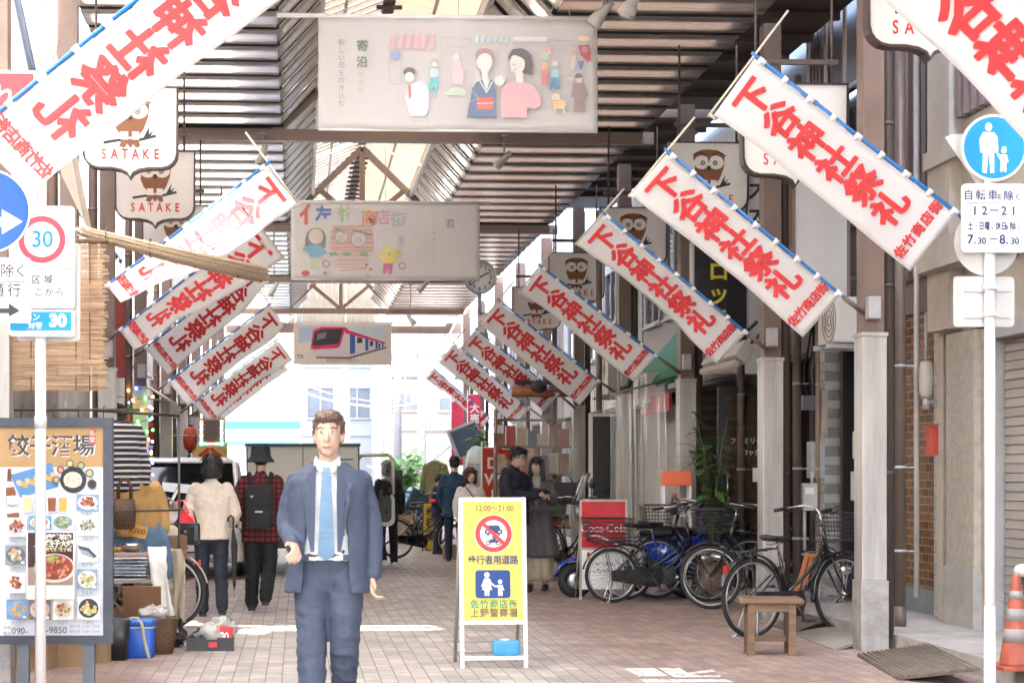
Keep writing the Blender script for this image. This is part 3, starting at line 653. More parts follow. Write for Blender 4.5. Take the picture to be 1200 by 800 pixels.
p.RG((.7, .7, .7), 455, 283, 14, 14.6, 28); p.C((.55, .56, .58), 470, 281, 3, 5); p.P((.85, .76, .2), [(447, 296), (452, 289), (459, 289), (473, 299), (464, 301), (464, 308), (447, 308), (446, 301), (437, 302)]); p.P((.72, .16, .4), [(449, 308), (460, 308), (459, 320), (455, 321), (454, 312), (452, 320), (448, 319)]); p.C((.3, .55, .5), 456, 297, 2)
p.C((.62, .1, .1), 358, 320, 5, 3.2); p.RG((.5, .35, .3), 382, 309, 3, 5, 16); p.C((.7, .68, .66), 383, 320, 6.5, 3); p.C((.6, .2, .2), 381, 320, 2); p.C((.7, .2, .2), 429, 310, 2); p.C((.7, .25, .25), 434, 315, 2); p.P((.35, .5, .7), [(428, 320), (434, 323), (431, 325)]); p.RG((.6, .3, .25), 471, 311, 3, 4.4, 14)
p.T((.25, .28, .26), '若', 527, 262, 11.5); p.T((.72, .73, .7), 'さが', 527, 281, 6, True, adv=8); p.T((.58, .6, .57), '今も未来につなぐ', 508, 283, 5.4, True, adv=6.9)
p.build('printed_scene', t)

t, p = banner(344, 459, 379, 427, 45.0, 'banner printed with a red and white commuter train, farthest and smallest of the banners', (340, 461))
p.B((.70, .66, .58), 344.5, 380, 458.5, 426.5); p.P((.45, .58, .72), [(350, 383), (372, 383), (364, 400), (350, 402)]); p.P((.55, .66, .76), [(404, 383), (452, 383), (452, 397), (404, 386)])
p.P((.62, .61, .6), [(364, 404), (368, 388), (377, 383.5), (401, 383.5), (407, 386), (452, 401), (453, 407), (408, 419), (370, 418.5), (364.5, 413)])
p.P((.66, .03, .14), [(364, 408), (367, 387), (376, 382.8), (404, 382.8), (409, 386.5), (404, 386.5), (399, 404), (396, 407.5), (368, 409.5)])
p.P((.035, .04, .05), [(366, 404), (369, 389.5), (377, 385.5), (402, 384.8), (397, 402.5), (368, 405.5)]); p.P((.2, .22, .25), [(372, 391), (383, 389), (381, 396), (371, 398)])
p.P((.66, .03, .14), [(404, 385), (452, 401), (452, 402.5), (404, 390)])
for x, w_ in ((410, 6), (428, 3.6), (440, 2.6), (447.5, 1.8)): y0 = 389+(x-404)*.26; p.P((.04, .12, .42), [(x, y0), (x+w_, y0+.3*w_), (x+w_, 414-(x-408)*.2), (x, 415-(x-408)*.2)])
for x, w_ in ((418.5, 6), (433.5, 3.6), (443.5, 2)): y0 = 391+(x-404)*.26; p.P((.04, .05, .07), [(x, y0), (x+w_, y0+1), (x+w_, y0+7-.05*(x-408)), (x, y0+7)])
p.P((.16, .15, .15), [(370, 417.5), (408, 418), (453, 405.5), (453, 407.5), (409, 420.5), (371, 419.6)])
p.T((.12, .12, .12), 'TX', 352, 418, 6, bold=.02); p.T((.25, .22, .2), '新御徒町から東京へ', 402, 422.5, 4.4)
p.build('printed_train', t)

# ---------------------------------------------------------------- spotlights, clock
def spot(px, py, Y, label, r=.06, yaw=0.0, tilt=55):
    a = at(px, py, Y); t = thing('spotlight', label, 'spotlight', a, yaw, 'ceiling spotlights')
    top = max(.15, 5.7-a.z)
    m = MB(); m.cyl((0, 0, .06), (0, 0, top), .012, 8); m.box((0, 0, top), (.08, .08, .02)); m.build('stem', grey_metal, t)
    Rm = Matrix.Rotation(R(tilt), 3, 'Y')
    m = MB(); m.lathe([(.02, .12), (.035, .11), (.04, .03), (.045, 0), (r, -.05), (r*1.25, -.13), (r*1.25, -.14)], (0, 0, 0), 16, Rm); m.build('lamp_head', mat('lamp_white', (.55, .53, .5), .35), t)
    m = MB(); m.lathe([(.001, -.142), (r*1.15, -.143), (r*1.15, -.15), (.001, -.16)], (0, 0, 0), 16, Rm); m.build('lens', mat('lamp_glass', (.5, .48, .45), .15), t)
spot(279, 8, 14.2, 'white spotlight beside the upper edge of the largest flag', .07, 0, -60)
spot(707, 14, 15.6, 'white spotlight at the end of the illustrated banner rail', .06, 0, 40)
spot(742, 2, 15.2, 'white spotlight under the roof edge right of the illustrated banner', .07, 0, 30)
spot(591, 186, 21.6, 'spotlight hanging from the tie beam below the illustrated banner', .05, 0, 45)
spot(308, 180, 21.6, 'spotlight on the tie beam just over the first reversed flag', .045, 0, 20)
spot(497, 334, 29.8, 'spotlight below the lower edge of the crayon drawing banner', .05, 0, 45)
spot(321, 338, 29.8, 'spotlight by the end of the reed roll', .05, 0, 30)
spot(481, 374, 37.7, 'spotlight nearest to the train banner', .06, 0, -40)
a = at(562, 325, 33.0)
t = thing('street_clock', 'round white clock with black numerals, cut by the edge of the crayon banner', 'clock', a); t.scale = (.82,)*3
m = MB(); ck_ = .85; m.lathe([(.001, .06), (.39, .06), (.40, .03), (.40, -.07), (.385, -.08), (.365, -.075), (.362, .04), (.001, .04)], (0, 0, 0), 40, Matrix.Rotation(R(-90), 3, 'X')); m.build('case', grey_metal, t)
m = MB(); m.prism(circ(0, 0, .36, 40), -.005, .015); m.mi = 0; m.build('dial', mat('clock_dial', (.82, .81, .78), .4, var=.02), t, (0, -.0, 0), (0, 0, 0)).location.y = .02
p = Pic(0, 0, 1, .012)
m2 = t.children[0]
for k in range(12):
    an = R(90-30*(k+1)); p.T((.03, .03, .03), str(k+1), .27*math.cos(an), -.27*math.sin(an), .13, bold=.01)
for k in range(60): an = R(6*k); p.L((.03, .03, .03), [(.335*math.cos(an), .335*math.sin(an)), (.352*math.cos(an), .352*math.sin(an))], .006 if k % 5 else .014)
p.build('numerals', t, (0, -.02, 0))
p = Pic(0, 0, 1, 0); p.L((.02, .02, .02), [(0, 0), (.19, -.1)], .03); p.L((.02, .02, .02), [(-.02, .03), (-.23, .2)], .02); p.C((.02, .02, .02), 0, 0, .025); p.build('hand', t, (0, -.03, 0))
m = MB(); m.cyl((0, .02, -.4), (0, .02, -.9), .05, 10); m.tube([(0, .02, -.85), (.3, .02, -.85)], .03, 8); m.build('bracket', grey_metal, t)

# ---------------------------------------------------------------- traffic signs
enamel = mat('sign_enamel', (.84, .84, .83), .3, var=.02)
back_grey = mat('sign_back', (.62, .61, .6), .4, .1, var=.05)
BLUE = (.01, .30, .68)
Y0 = 10.1; b0 = at(1160, 556, Y0); t = thing('sign_post', 'white post carrying the round blue walking adult and child sign', 'road sign', (b0.x, Y0, 0))
sp = FPX/(Y0/(math.cos(YAW)-(1160-CX)/FPX*math.sin(YAW)))
m = MB(); m.cyl((0, 0, -.02), (0, 0, 3.45), .031, 20); m.lathe([(.031, 3.45), (.02, 3.465), (.001, 3.47)], n=20); m.build('pole', enamel, t)
def pz(y): return EYE+(CY-y)/sp
m = MB(); m.prism(circ(.003, pz(175), .2, 48), -.05, -.046); m.build('round_plate', enamel, t)
p = Pic(1160, CY+EYE*sp, sp, -.0503); p.C(BLUE, 1161, 175, 36, n=48)
WH = (.85, .85, .85)
p.C(WH, 1154.5, 151, 4.2, 5); p.P(WH, [(1148, 157), (1161, 157), (1165, 163), (1166, 178), (1164, 182), (1161.5, 180), (1161, 169), (1161, 204), (1156.5, 205), (1155, 184), (1154, 184), (1152, 205), (1147, 204), (1148, 168), (1147, 181), (1144.5, 181), (1143.5, 165)])
p.C(WH, 1172.5, 178.5, 3.2); p.P(WH, [(1168, 183), (1176, 183), (1178, 192), (1175.5, 192), (1175.5, 203), (1172.6, 203), (1172, 196), (1171, 203), (1168, 203), (1168.4, 190), (1164, 183), (1166, 181)]); p.P(WH, [(1170, 176), (1171, 173), (1173, 175), (1175, 173), (1175.5, 177)])
p.build('pictogram', t)
x0 = (1122-1160)/sp
m = MB(); m.prism(rrect(x0, (1199-1160)/sp, pz(297), pz(217), .03), -.05, -.046); m.build('text_plate', enamel, t)
p = Pic(1160, CY+EYE*sp, sp, -.0503); NB = (.03, .035, .16)
p.T(NB, '自転車', 1145, 231, 12.5, adv=14.5, bold=.012); p.T(NB, 'を', 1167.5, 232.5, 7.5, bold=.014); p.T(NB, '除', 1178, 231.5, 12, bold=.014); p.T(NB, 'く', 1189, 232.5, 8.5, bold=.014); p.L(NB, [(1129, 239.5), (1192, 239.5)], .5); p.T(NB, '12－21', 1161, 249, 14, adv=11.5, bold=.014); p.L(NB, [(1129, 257.5), (1192, 257.5)], .5)
p.T(NB, '土･日曜､休日', 1152.5, 267, 10.5, adv=6.6, sx=.62, bold=.014); p.T(NB, 'を', 1176, 268, 6.5, sx=.8, bold=.014); p.T(NB, '除', 1183, 267, 9.5, sx=.8, bold=.014); p.T(NB, 'く', 1190.5, 268, 6, sx=.8, bold=.014)
p.T(NB, '7.', 1134, 282.5, 15, bold=.014); p.T(NB, '30', 1146, 284, 10.5, bold=.014); p.T(NB, '－', 1160, 282, 12, bold=.014); p.T(NB, '8.', 1172, 282.5, 15, bold=.014); p.T(NB, '30', 1185, 284, 10.5, bold=.014)
p.build('lettering', t)
m = MB(); m.prism(circ(0, pz(283), .2, 40), .046, .05); m.build('round_plate_back', back_grey, t)
m = MB(); m.prism(rrect((1120-1160)/sp, (1193-1160)/sp, pz(382), pz(323), .025), .046, .05); m.b2(-.14, .14, .034, .046, pz(337)-.02, pz(337)+.02); m.b2(-.14, .14, .034, .046, pz(368)-.02, pz(368)+.02); m.build('square_plate_back', back_grey, t)
tri = [((1110-1160)/sp, pz(160)), ((1117-1160)/sp, pz(156)), (.22, pz(156)), (.25, pz(160)), (.02, pz(226)), (-.02, pz(226))]
m = MB(); m.prism(tri, .046, .05); m.build('triangle_plate_back', back_grey, t)
m = MB()
for y in (165, 190, 232, 285, 337, 368): m.cyl((0, 0, pz(y)-.02), (0, 0, pz(y)+.02), .038, 16); m.b2(-.03, .03, -.046, .046, pz(y)-.012, pz(y)+.012)
m.build('clamp', back_grey, t)
m = MB(); m.lathe([(.05, .004), (.05, .05), (.035, .06), (.032, .61)], n=20); m.build('foot_sleeve', enamel, t)

Y0 = 10.0; b0 = at(47.5, 556, Y0); t = thing('sign_post', 'white post carrying the speed limit 30 zone sign', 'road sign', (b0.x, Y0, 0))
sp = 2000/(Y0/(math.cos(YAW)-(47-CX)/FPX*math.sin(YAW)))
m = MB(); m.cyl((0, 0, -.02), (0, 0, pz(240)), .032, 20); m.build('pole', enamel, t)
m = MB(); m.cyl((0, 0, pz(502)), (0, 0, pz(487)), .036, 20); m.build('inspection_band', mat('tape_grey', (.6, .6, .58), .5), t)
m = MB(); m.prism(rrect((12-47)/sp, (88-47)/sp, pz(362), pz(243), .025), -.05, -.046); m.prism(rrect((12-47)/sp, (88-47)/sp, pz(395), pz(364), .02), -.05, -.046); m.build('plate', enamel, t)
m = MB(); m.prism(rrect((18-47)/sp, (92-47)/sp, pz(399), pz(283), .025), .044, .048); m.build('plate_back', back_grey, t)
p = Pic(47.5, CY+EYE*sp, sp, -.0503)
p.RG((.74, .06, .10), 50.5, 282, 20.5, 27.5, 48); p.T((.0, .25, .55), '30', 51, 282.5, 27, bold=.014, sx=.95)
p.L((.6, .6, .6), [(23, 320), (79, 320), (79, 352), (23, 352), (23, 320)], .5); p.T((.06, .06, .06), '区 域', 51, 329, 11, bold=.012); p.T((.06, .06, .06), 'ここから', 53, 344, 11, adv=12, bold=.012)
p.RB((.01, .33, .62), 14, 366, 85, 388, 2); p.T((.85, .85, .85), 'ゾーン', 35, 373, 9, bold=.02, adv=9); p.T((.85, .85, .85), '対策', 43, 383, 8.5, bold=.02); p.T((.85, .85, .85), '30', 69, 377, 20, bold=.05)
p.build('lettering', t)
m = MB(); m.tube([(-.1, -.045, pz(309)), (.2, -.05, pz(316))], .008, 6); m.build('tie', enamel, t)
m = MB()
for y in (262, 340, 376): m.cyl((0, 0, pz(y)-.02), (0, 0, pz(y)+.02), .039, 16); m.b2(-.03, .03, -.046, .044, pz(y)-.012, pz(y)+.012)
m.build('clamp', back_grey, t)

Y0 = 9.4; b0 = at(-12, 556, Y0); t = thing('sign_post', 'post with round blue sign and white arrow, half out of the picture', 'road sign', (b0.x, Y0, 0))
sp = 2000/(Y0/(math.cos(YAW)-(-12-CX)/FPX*math.sin(YAW)))
m = MB(); m.cyl((0, 0, -.02), (0, 0, pz(195)), .032, 20); m.build('pole', enamel, t)
m = MB(); m.prism(circ(0, pz(249), 49/sp, 56), -.05, -.046); m.build('round_plate', enamel, t)
p = Pic(-12, CY+EYE*sp, sp, -.0503); p.C((.012, .10, .38), -12, 249, 47, n=56); p.P((.68, .70, .74), [(-46, 256), (4, 256), (4, 247), (4, 247), (28, 261), (4, 276), (4, 267), (-46, 267)])
p.build('pictogram', t)
m = MB(); m.prism(rrect((-61+12)/sp, (37.5+12)/sp, pz(379), pz(303), .02), -.05, -.046); m.build('text_plate', mat('sign_plate_grey', (.64, .64, .65), .4, var=.03), t)
p = Pic(-12, CY+EYE*sp, sp, -.0503); BK = (.025, .025, .03)
p.T(BK, '自転車を除く', -13, 319.5, 16.5, bold=.008, adv=15.5); p.L(BK, [(-56, 331), (31, 331)], .9); p.T(BK, '一方通行', -11, 342, 16.5, bold=.008, adv=19.5); p.P(BK, [(-52, 362), (12, 362), (12, 356), (25, 365), (12, 372), (12, 368), (-52, 368)])
p.build('lettering', t)
# ---------------------------------------------------------------- shop buildings along both sides
def tiles(name, c1, c2, mortar, bw, rh, rough=.35, ms=.006, plane='yz'):
    if name in _mats: return _mats[name]
    m = bpy.data.materials.new(name); m.use_nodes = True; t = m.node_tree; L = t.links; N = t.nodes.new; b = t.nodes['Principled BSDF']
    tc = N('ShaderNodeTexCoord'); sp_ = N('ShaderNodeSeparateXYZ'); L.new(tc.outputs['Object'], sp_.inputs[0]); cb = N('ShaderNodeCombineXYZ')
    L.new(sp_.outputs['Y' if plane == 'yz' else 'X'], cb.inputs[0]); L.new(sp_.outputs['Z'], cb.inputs[1])
    br = N('ShaderNodeTexBrick'); br.inputs['Scale'].default_value = 1; br.inputs['Brick Width'].default_value = bw; br.inputs['Row Height'].default_value = rh; br.inputs['Mortar Size'].default_value = ms
    br.inputs['Color1'].default_value = (*c1, 1); br.inputs['Color2'].default_value = (*c2, 1); br.inputs['Mortar'].default_value = (*mortar, 1); br.inputs['Bias'].default_value = 0
    L.new(cb.outputs[0], br.inputs[0])
    n = N('ShaderNodeTexNoise'); n.inputs['Scale'].default_value = 5; n.inputs['Detail'].default_value = 6; L.new(tc.outputs['Object'], n.inputs['Vector'])
    mr = N('ShaderNodeMapRange'); mr.inputs[1].default_value = .3; mr.inputs[2].default_value = .7; mr.inputs[3].default_value = .8; mr.inputs[4].default_value = 1.12; L.new(n.outputs['Fac'], mr.inputs[0])
    mx = N('ShaderNodeMix'); mx.data_type = 'RGBA'; mx.blend_type = 'MULTIPLY'; mx.inputs[0].default_value = 1; L.new(br.outputs['Color'], mx.inputs[6]); L.new(mr.outputs[0], mx.inputs[7]); L.new(mx.outputs[2], b.inputs['Base Color'])
    b.inputs['Roughness'].default_value = rough
    bp = N('ShaderNodeBump'); bp.invert = True; bp.inputs['Strength'].default_value = .6; bp.inputs['Distance'].default_value = .004; L.new(br.outputs['Fac'], bp.inputs['Height']); L.new(bp.outputs[0], b.inputs['Normal'])
    _mats[name] = m; return m
stucco = mat('beige_stucco', (.40, .355, .29), .9, var=.16, sc=14, bump=.9, bsc=38)
stone = mat('beige_stone', (.42, .37, .305), .8, var=.14, sc=2.5, bump=.2, bsc=30)
tile_or = tiles('brown_glazed_tile', (.27, .125, .045), (.14, .062, .03), (.33, .29, .24), .17, .075, .25)
tile_wh = tiles('white_wall_tile', (.55, .53, .48), (.5, .47, .42), (.3, .28, .25), .1, .1, .3)
tile_bg = tiles('beige_wall_tile', (.46, .41, .34), (.42, .37, .30), (.3, .27, .24), .23, .07, .5)
siding_dk = mat('dark_brown_siding', (.075, .055, .046), .5, var=.2, sc=2, stretch=(1, 6, .3))
siding_br = mat('mauve_brown_panel', (.20, .15, .13), .5, var=.16, sc=2, stretch=(1, 3, .4))
glass_dk = mat('dark_window_glass', (.03, .035, .04), .06, var=0, spec=.7)
shutter_m = mat('roller_shutter', (.34, .31, .275), .45, .3, var=.10, sc=2, stretch=(1, .3, 3))
plaster_w = mat('pale_plaster', (.58, .56, .53), .8, var=.1, sc=2.5)
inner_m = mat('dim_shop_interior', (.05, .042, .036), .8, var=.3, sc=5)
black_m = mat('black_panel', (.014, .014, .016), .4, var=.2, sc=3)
green_m = mat('green_awning', (.012, .16, .06), .6, var=.12)
cream_m = mat('cream_panel', (.62, .585, .51), .5, var=.06, sc=3)
ALL = {}
def facade(side, Y0, Y1, H, wm, label, X, z0=2.7, wins=(), fm=None, back=None, slats=(), floor=True, name='shop_building'):
    """a shop house: side wall from z0 up with ends, recessed ground floor, framed windows. side +1 right of the street, -1 left"""
    t = thing(name, label, 'building', (X, Y0, 0)); D = 5.0; s = side; Ln = Y1-Y0
    m = MB()
    m.b2(0, s*D, 0, Ln, z0, H)
    m.b2(0, s*D, 0, .14, -.05, z0-.003); m.b2(0, s*D, Ln-.14, Ln, -.05, z0-.003)
    m.build('wall', wm, t)
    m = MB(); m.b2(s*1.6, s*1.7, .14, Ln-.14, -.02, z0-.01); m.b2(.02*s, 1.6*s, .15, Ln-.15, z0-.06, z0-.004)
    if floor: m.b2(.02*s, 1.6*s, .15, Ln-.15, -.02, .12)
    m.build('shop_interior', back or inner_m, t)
    m = MB(); m.b2(-s*.06, s*D, -.01, Ln+.01, H, H+.12); m.build('coping', fm or brown_dk, t)
    for (a, b, c, d) in wins:
        f = MB()
        f.b2(-s*.05, 0, a, b, c-.05, c); f.b2(-s*.05, 0, a, b, d, d+.05); f.b2(-s*.05, 0, a-.05, a, c-.05, d+.05); f.b2(-s*.05, 0, b, b+.05, c-.05, d+.05); f.b2(-s*.04, 0, (a+b)/2-.02, (a+b)/2+.02, c, d)
        o = f.build('window', fm or grey_metal, t)
        f = MB(); f.b2(-s*.012, s*.02, a, b, c, d); f.build('pane', glass_dk, o)
        f = MB(); f.b2(-s*.11, 0, a-.06, b+.06, c-.09, c-.052); f.build('sill', fm or grey_metal, o)
    for (a, b, c, d, k) in slats:            # bays of upright slats
        f = MB(); f.b2(-s*.004, s*.01, a, b, c, d); f.mi = 1
        n = max(2, int((b-a)/k))
        for i in range(n+1): y = a+(b-a)*i/n; f.b2(-s*.09, -s*.006, y-k*.26, y+k*.26, c, d)
        f.build('slat_bay', [black_m, siding_br if wm != siding_dk else siding_dk], t)
    return t
def part(t, name, m, f):
    q = MB(); f(q); return q.build(name, m, t)
XRW = 5.62
# -- right side
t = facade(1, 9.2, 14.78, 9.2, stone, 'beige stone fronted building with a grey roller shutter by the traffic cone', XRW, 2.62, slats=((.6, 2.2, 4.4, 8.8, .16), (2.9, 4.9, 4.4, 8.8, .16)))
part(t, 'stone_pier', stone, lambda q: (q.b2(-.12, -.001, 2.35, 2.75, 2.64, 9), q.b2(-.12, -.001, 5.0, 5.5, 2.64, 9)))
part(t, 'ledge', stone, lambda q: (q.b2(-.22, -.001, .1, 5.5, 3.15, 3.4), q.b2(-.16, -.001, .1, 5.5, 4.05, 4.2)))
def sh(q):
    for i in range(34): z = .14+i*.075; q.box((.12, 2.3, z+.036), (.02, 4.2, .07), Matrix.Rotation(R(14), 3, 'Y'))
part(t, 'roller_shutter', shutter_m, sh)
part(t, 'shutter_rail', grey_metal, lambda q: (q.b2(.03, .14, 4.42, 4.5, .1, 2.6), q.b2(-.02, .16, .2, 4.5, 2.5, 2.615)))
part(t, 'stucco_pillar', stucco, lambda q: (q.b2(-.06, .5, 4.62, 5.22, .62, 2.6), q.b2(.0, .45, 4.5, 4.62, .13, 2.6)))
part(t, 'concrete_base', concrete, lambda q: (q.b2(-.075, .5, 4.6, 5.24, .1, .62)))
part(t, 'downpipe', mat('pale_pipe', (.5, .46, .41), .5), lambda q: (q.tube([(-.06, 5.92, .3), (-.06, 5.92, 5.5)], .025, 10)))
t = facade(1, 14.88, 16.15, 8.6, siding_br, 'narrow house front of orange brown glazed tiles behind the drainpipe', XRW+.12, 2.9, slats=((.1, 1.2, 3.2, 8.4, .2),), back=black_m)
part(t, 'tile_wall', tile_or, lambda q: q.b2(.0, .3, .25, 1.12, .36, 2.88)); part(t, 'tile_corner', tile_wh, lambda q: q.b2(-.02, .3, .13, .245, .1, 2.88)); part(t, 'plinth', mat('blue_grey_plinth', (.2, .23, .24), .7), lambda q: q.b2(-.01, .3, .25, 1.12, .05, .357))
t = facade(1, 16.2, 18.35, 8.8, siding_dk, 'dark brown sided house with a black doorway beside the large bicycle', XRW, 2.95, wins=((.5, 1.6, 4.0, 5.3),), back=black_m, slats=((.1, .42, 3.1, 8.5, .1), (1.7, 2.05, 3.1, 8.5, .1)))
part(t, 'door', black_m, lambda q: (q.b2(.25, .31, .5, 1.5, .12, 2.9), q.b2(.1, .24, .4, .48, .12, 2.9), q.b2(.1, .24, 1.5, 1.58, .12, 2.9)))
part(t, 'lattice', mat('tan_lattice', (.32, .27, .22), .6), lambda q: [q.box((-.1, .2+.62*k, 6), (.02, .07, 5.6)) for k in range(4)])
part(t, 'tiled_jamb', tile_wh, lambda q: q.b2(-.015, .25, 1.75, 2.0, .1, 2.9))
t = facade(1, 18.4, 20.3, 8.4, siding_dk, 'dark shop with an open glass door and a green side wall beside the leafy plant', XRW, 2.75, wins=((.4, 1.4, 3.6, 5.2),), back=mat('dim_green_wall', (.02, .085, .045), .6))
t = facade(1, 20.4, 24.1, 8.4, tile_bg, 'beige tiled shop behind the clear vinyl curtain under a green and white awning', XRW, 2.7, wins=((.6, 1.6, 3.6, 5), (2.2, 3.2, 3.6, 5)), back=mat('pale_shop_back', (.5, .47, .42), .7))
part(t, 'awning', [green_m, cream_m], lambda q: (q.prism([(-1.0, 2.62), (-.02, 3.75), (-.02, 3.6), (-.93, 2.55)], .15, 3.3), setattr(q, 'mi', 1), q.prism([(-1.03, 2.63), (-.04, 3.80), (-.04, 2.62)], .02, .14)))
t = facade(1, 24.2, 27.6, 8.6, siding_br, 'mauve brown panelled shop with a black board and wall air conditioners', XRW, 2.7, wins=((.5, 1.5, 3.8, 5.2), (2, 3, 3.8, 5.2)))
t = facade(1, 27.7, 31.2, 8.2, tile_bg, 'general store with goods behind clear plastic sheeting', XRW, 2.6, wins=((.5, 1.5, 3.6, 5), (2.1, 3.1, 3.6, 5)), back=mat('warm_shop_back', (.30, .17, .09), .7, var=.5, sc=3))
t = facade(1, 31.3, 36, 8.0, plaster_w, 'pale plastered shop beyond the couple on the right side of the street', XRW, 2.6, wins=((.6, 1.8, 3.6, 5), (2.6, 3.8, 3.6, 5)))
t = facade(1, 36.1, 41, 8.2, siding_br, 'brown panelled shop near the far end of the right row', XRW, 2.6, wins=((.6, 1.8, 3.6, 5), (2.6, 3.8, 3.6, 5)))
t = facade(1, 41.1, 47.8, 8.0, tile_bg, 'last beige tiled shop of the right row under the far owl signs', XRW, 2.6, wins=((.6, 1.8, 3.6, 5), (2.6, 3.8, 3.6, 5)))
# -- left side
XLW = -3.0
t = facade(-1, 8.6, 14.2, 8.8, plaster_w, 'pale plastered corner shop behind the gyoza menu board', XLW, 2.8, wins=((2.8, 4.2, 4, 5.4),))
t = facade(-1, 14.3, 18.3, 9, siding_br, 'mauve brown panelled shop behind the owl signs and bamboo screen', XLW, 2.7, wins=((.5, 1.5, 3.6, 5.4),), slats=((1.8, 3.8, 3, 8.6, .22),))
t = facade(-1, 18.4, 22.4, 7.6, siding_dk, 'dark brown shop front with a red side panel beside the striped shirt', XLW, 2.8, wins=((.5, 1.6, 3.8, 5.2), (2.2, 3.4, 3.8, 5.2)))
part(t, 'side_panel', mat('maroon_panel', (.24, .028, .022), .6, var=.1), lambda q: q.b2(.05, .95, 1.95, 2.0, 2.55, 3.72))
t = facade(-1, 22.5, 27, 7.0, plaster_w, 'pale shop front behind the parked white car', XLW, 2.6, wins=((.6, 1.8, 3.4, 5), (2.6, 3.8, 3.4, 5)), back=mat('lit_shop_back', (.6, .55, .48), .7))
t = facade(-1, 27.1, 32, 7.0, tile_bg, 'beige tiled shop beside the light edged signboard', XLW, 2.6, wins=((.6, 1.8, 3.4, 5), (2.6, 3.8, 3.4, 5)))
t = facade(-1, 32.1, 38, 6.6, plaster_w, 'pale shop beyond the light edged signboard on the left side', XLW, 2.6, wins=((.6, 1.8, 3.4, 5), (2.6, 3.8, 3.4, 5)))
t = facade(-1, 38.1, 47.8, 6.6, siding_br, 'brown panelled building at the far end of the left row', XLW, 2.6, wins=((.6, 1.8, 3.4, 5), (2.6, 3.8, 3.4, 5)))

facade(-1, -9, 8.5, 14, plaster_w, 'unseen pale building added behind the viewer to shade the foreground from the left', -3.4, 2.8, wins=((12, 14, 4, 5.5),))  # out of view, added to keep sky light off the foreground
facade(1, -9, 9.1, 14, stone, 'unseen beige building added behind the viewer to shade the foreground from the right', XRW+.3, 2.8, wins=((12, 14, 4, 5.5),))  # its unseen counterpart, likewise added to darken the foreground
# ---------------------------------------------------------------- the sunlit street beyond the arcade
white_wall = mat('white_render', (.37, .37, .365), .8, var=.05, sc=.8)
pink_wall = mat('pinkish_render', (.35, .29, .245), .8, var=.06, sc=.8)
grey_wall = mat('pale_grey_render', (.30, .31, .32), .8, var=.06, sc=.8)
def block(name, x0, x1, Y, dep, H, m_, label, storeys=4, wm=None):
    t = thing(name, label, 'building', ((x0+x1)/2, Y, 0)); Wd = x1-x0
    q = MB(); q.b2(-Wd/2, Wd/2, 0, dep, -.05, H); q.build('wall', m_, t)
    q = MB(); q.b2(-Wd/2-.15, Wd/2+.15, -.15, dep, H, H+.3); q.build('parapet', grey_wall, t)
    n = max(2, int(Wd/2.0))
    for k in range(1, storeys):
        for i in range(n):
            x = -Wd/2+Wd*(i+.5)/n; z = k*3.0+.9
            f = MB(); f.b2(x-.62, x+.62, -.08, 0, z-.07, z); f.b2(x-.62, x+.62, -.08, 0, z+1.3, z+1.37); f.b2(x-.62, x-.55, -.08, 0, z, z+1.3); f.b2(x+.55, x+.62, -.08, 0, z, z+1.3); f.b2(x-.03, x+.03, -.06, 0, z, z+1.3)
            o = f.build('window', wm or grey_metal, t); f = MB(); f.b2(x-.55, x+.55, -.02, .02, z, z+1.3); f.build('pane', mat('far_glass', (.17, .185, .2), .15, var=.1), o)
        f = MB(); f.b2(-Wd/2-.03, Wd/2+.03, -.06, 0, k*3.0+.1, k*3.0+.28); f.build('string_course', m_, t)
    return t
def bx(px, Y): return at(px, 556, Y).x
t = block('shop_block', bx(180, 58), bx(352, 58), 58, 9, 11, white_wall, 'white building with a green and blue striped shop band beyond the arcade', 4)
wd = bx(352, 58)-bx(180, 58)
z1, z2, z3 = at(300, 493, 57.9).z, at(300, 503, 57.9).z, at(300, 520, 57.9).z
part(t, 'shop_band', [mat('band_green', (.015, .17, .06), .4, var=0), mat('band_white', (.8, .8, .8), .4, var=0), mat('band_blue', (.03, .15, .27), .4, var=0)], lambda q: (q.b2(-wd/2, wd/2, -.4, -.001, z2, z1), setattr(q, 'mi', 1), q.b2(-wd/2, wd/2, -.39, -.002, z3+.12, z2-.001), setattr(q, 'mi', 2), q.b2(-wd/2, wd/2, -.4, -.001, z3, z3+.118)))
block('apartment_block', bx(354, 75), bx(440, 75), 75, 10, 17, white_wall, 'tall white apartment block in the middle of the far street', 6)
block('apartment_block', bx(446, 66), bx(560, 66), 66, 10, 15, pink_wall, 'pinkish building on the right of the far street behind the utility poles', 5)
block('office_block', bx(330, 100), bx(480, 100), 112, 8, 26, grey_wall, 'pale grey office block closing the far street', 8)
block('shop_block', bx(20, 57), bx(178, 57), 57.5, 8, 9, grey_wall, 'pale grey low building beyond the left row', 3)
block('shop_block', bx(565, 56), bx(720, 56), 56, 8, 9, white_wall, 'white low building beyond the right row', 3)
steel_p = mat('pole_concrete', (.2, .2, .205), .7, var=.06)
def upole(px, Y, H, label):
    t = thing('utility_pole', label, 'utility pole', (bx(px, Y), Y, 0), 0, 'utility poles in the far street')
    part(t, 'pole', steel_p, lambda q: q.tube([(0, 0, -.1), (0, 0, H)], [.17, .11], 12))
    def arms(q):
        for z in (H-.5, H-1.4): q.b2(-1.0, 1.0, -.05, .05, z, z+.1)
        for x in (-.9, -.45, .45, .9): q.cyl((x, 0, H-.4), (x, 0, H-.2), .05, 8)
    part(t, 'cross_arm', grey_metal, arms)
    part(t, 'transformer', mat('transformer_grey', (.45, .47, .49), .5), lambda q: (q.lathe([(.001, 0), (.3, 0), (.3, .9), (.001, .95)], (.45, 0, H-3), 14), q.lathe([(.001, 0), (.3, 0), (.3, .9), (.001, .95)], (-.45, 0, H-3), 14)))
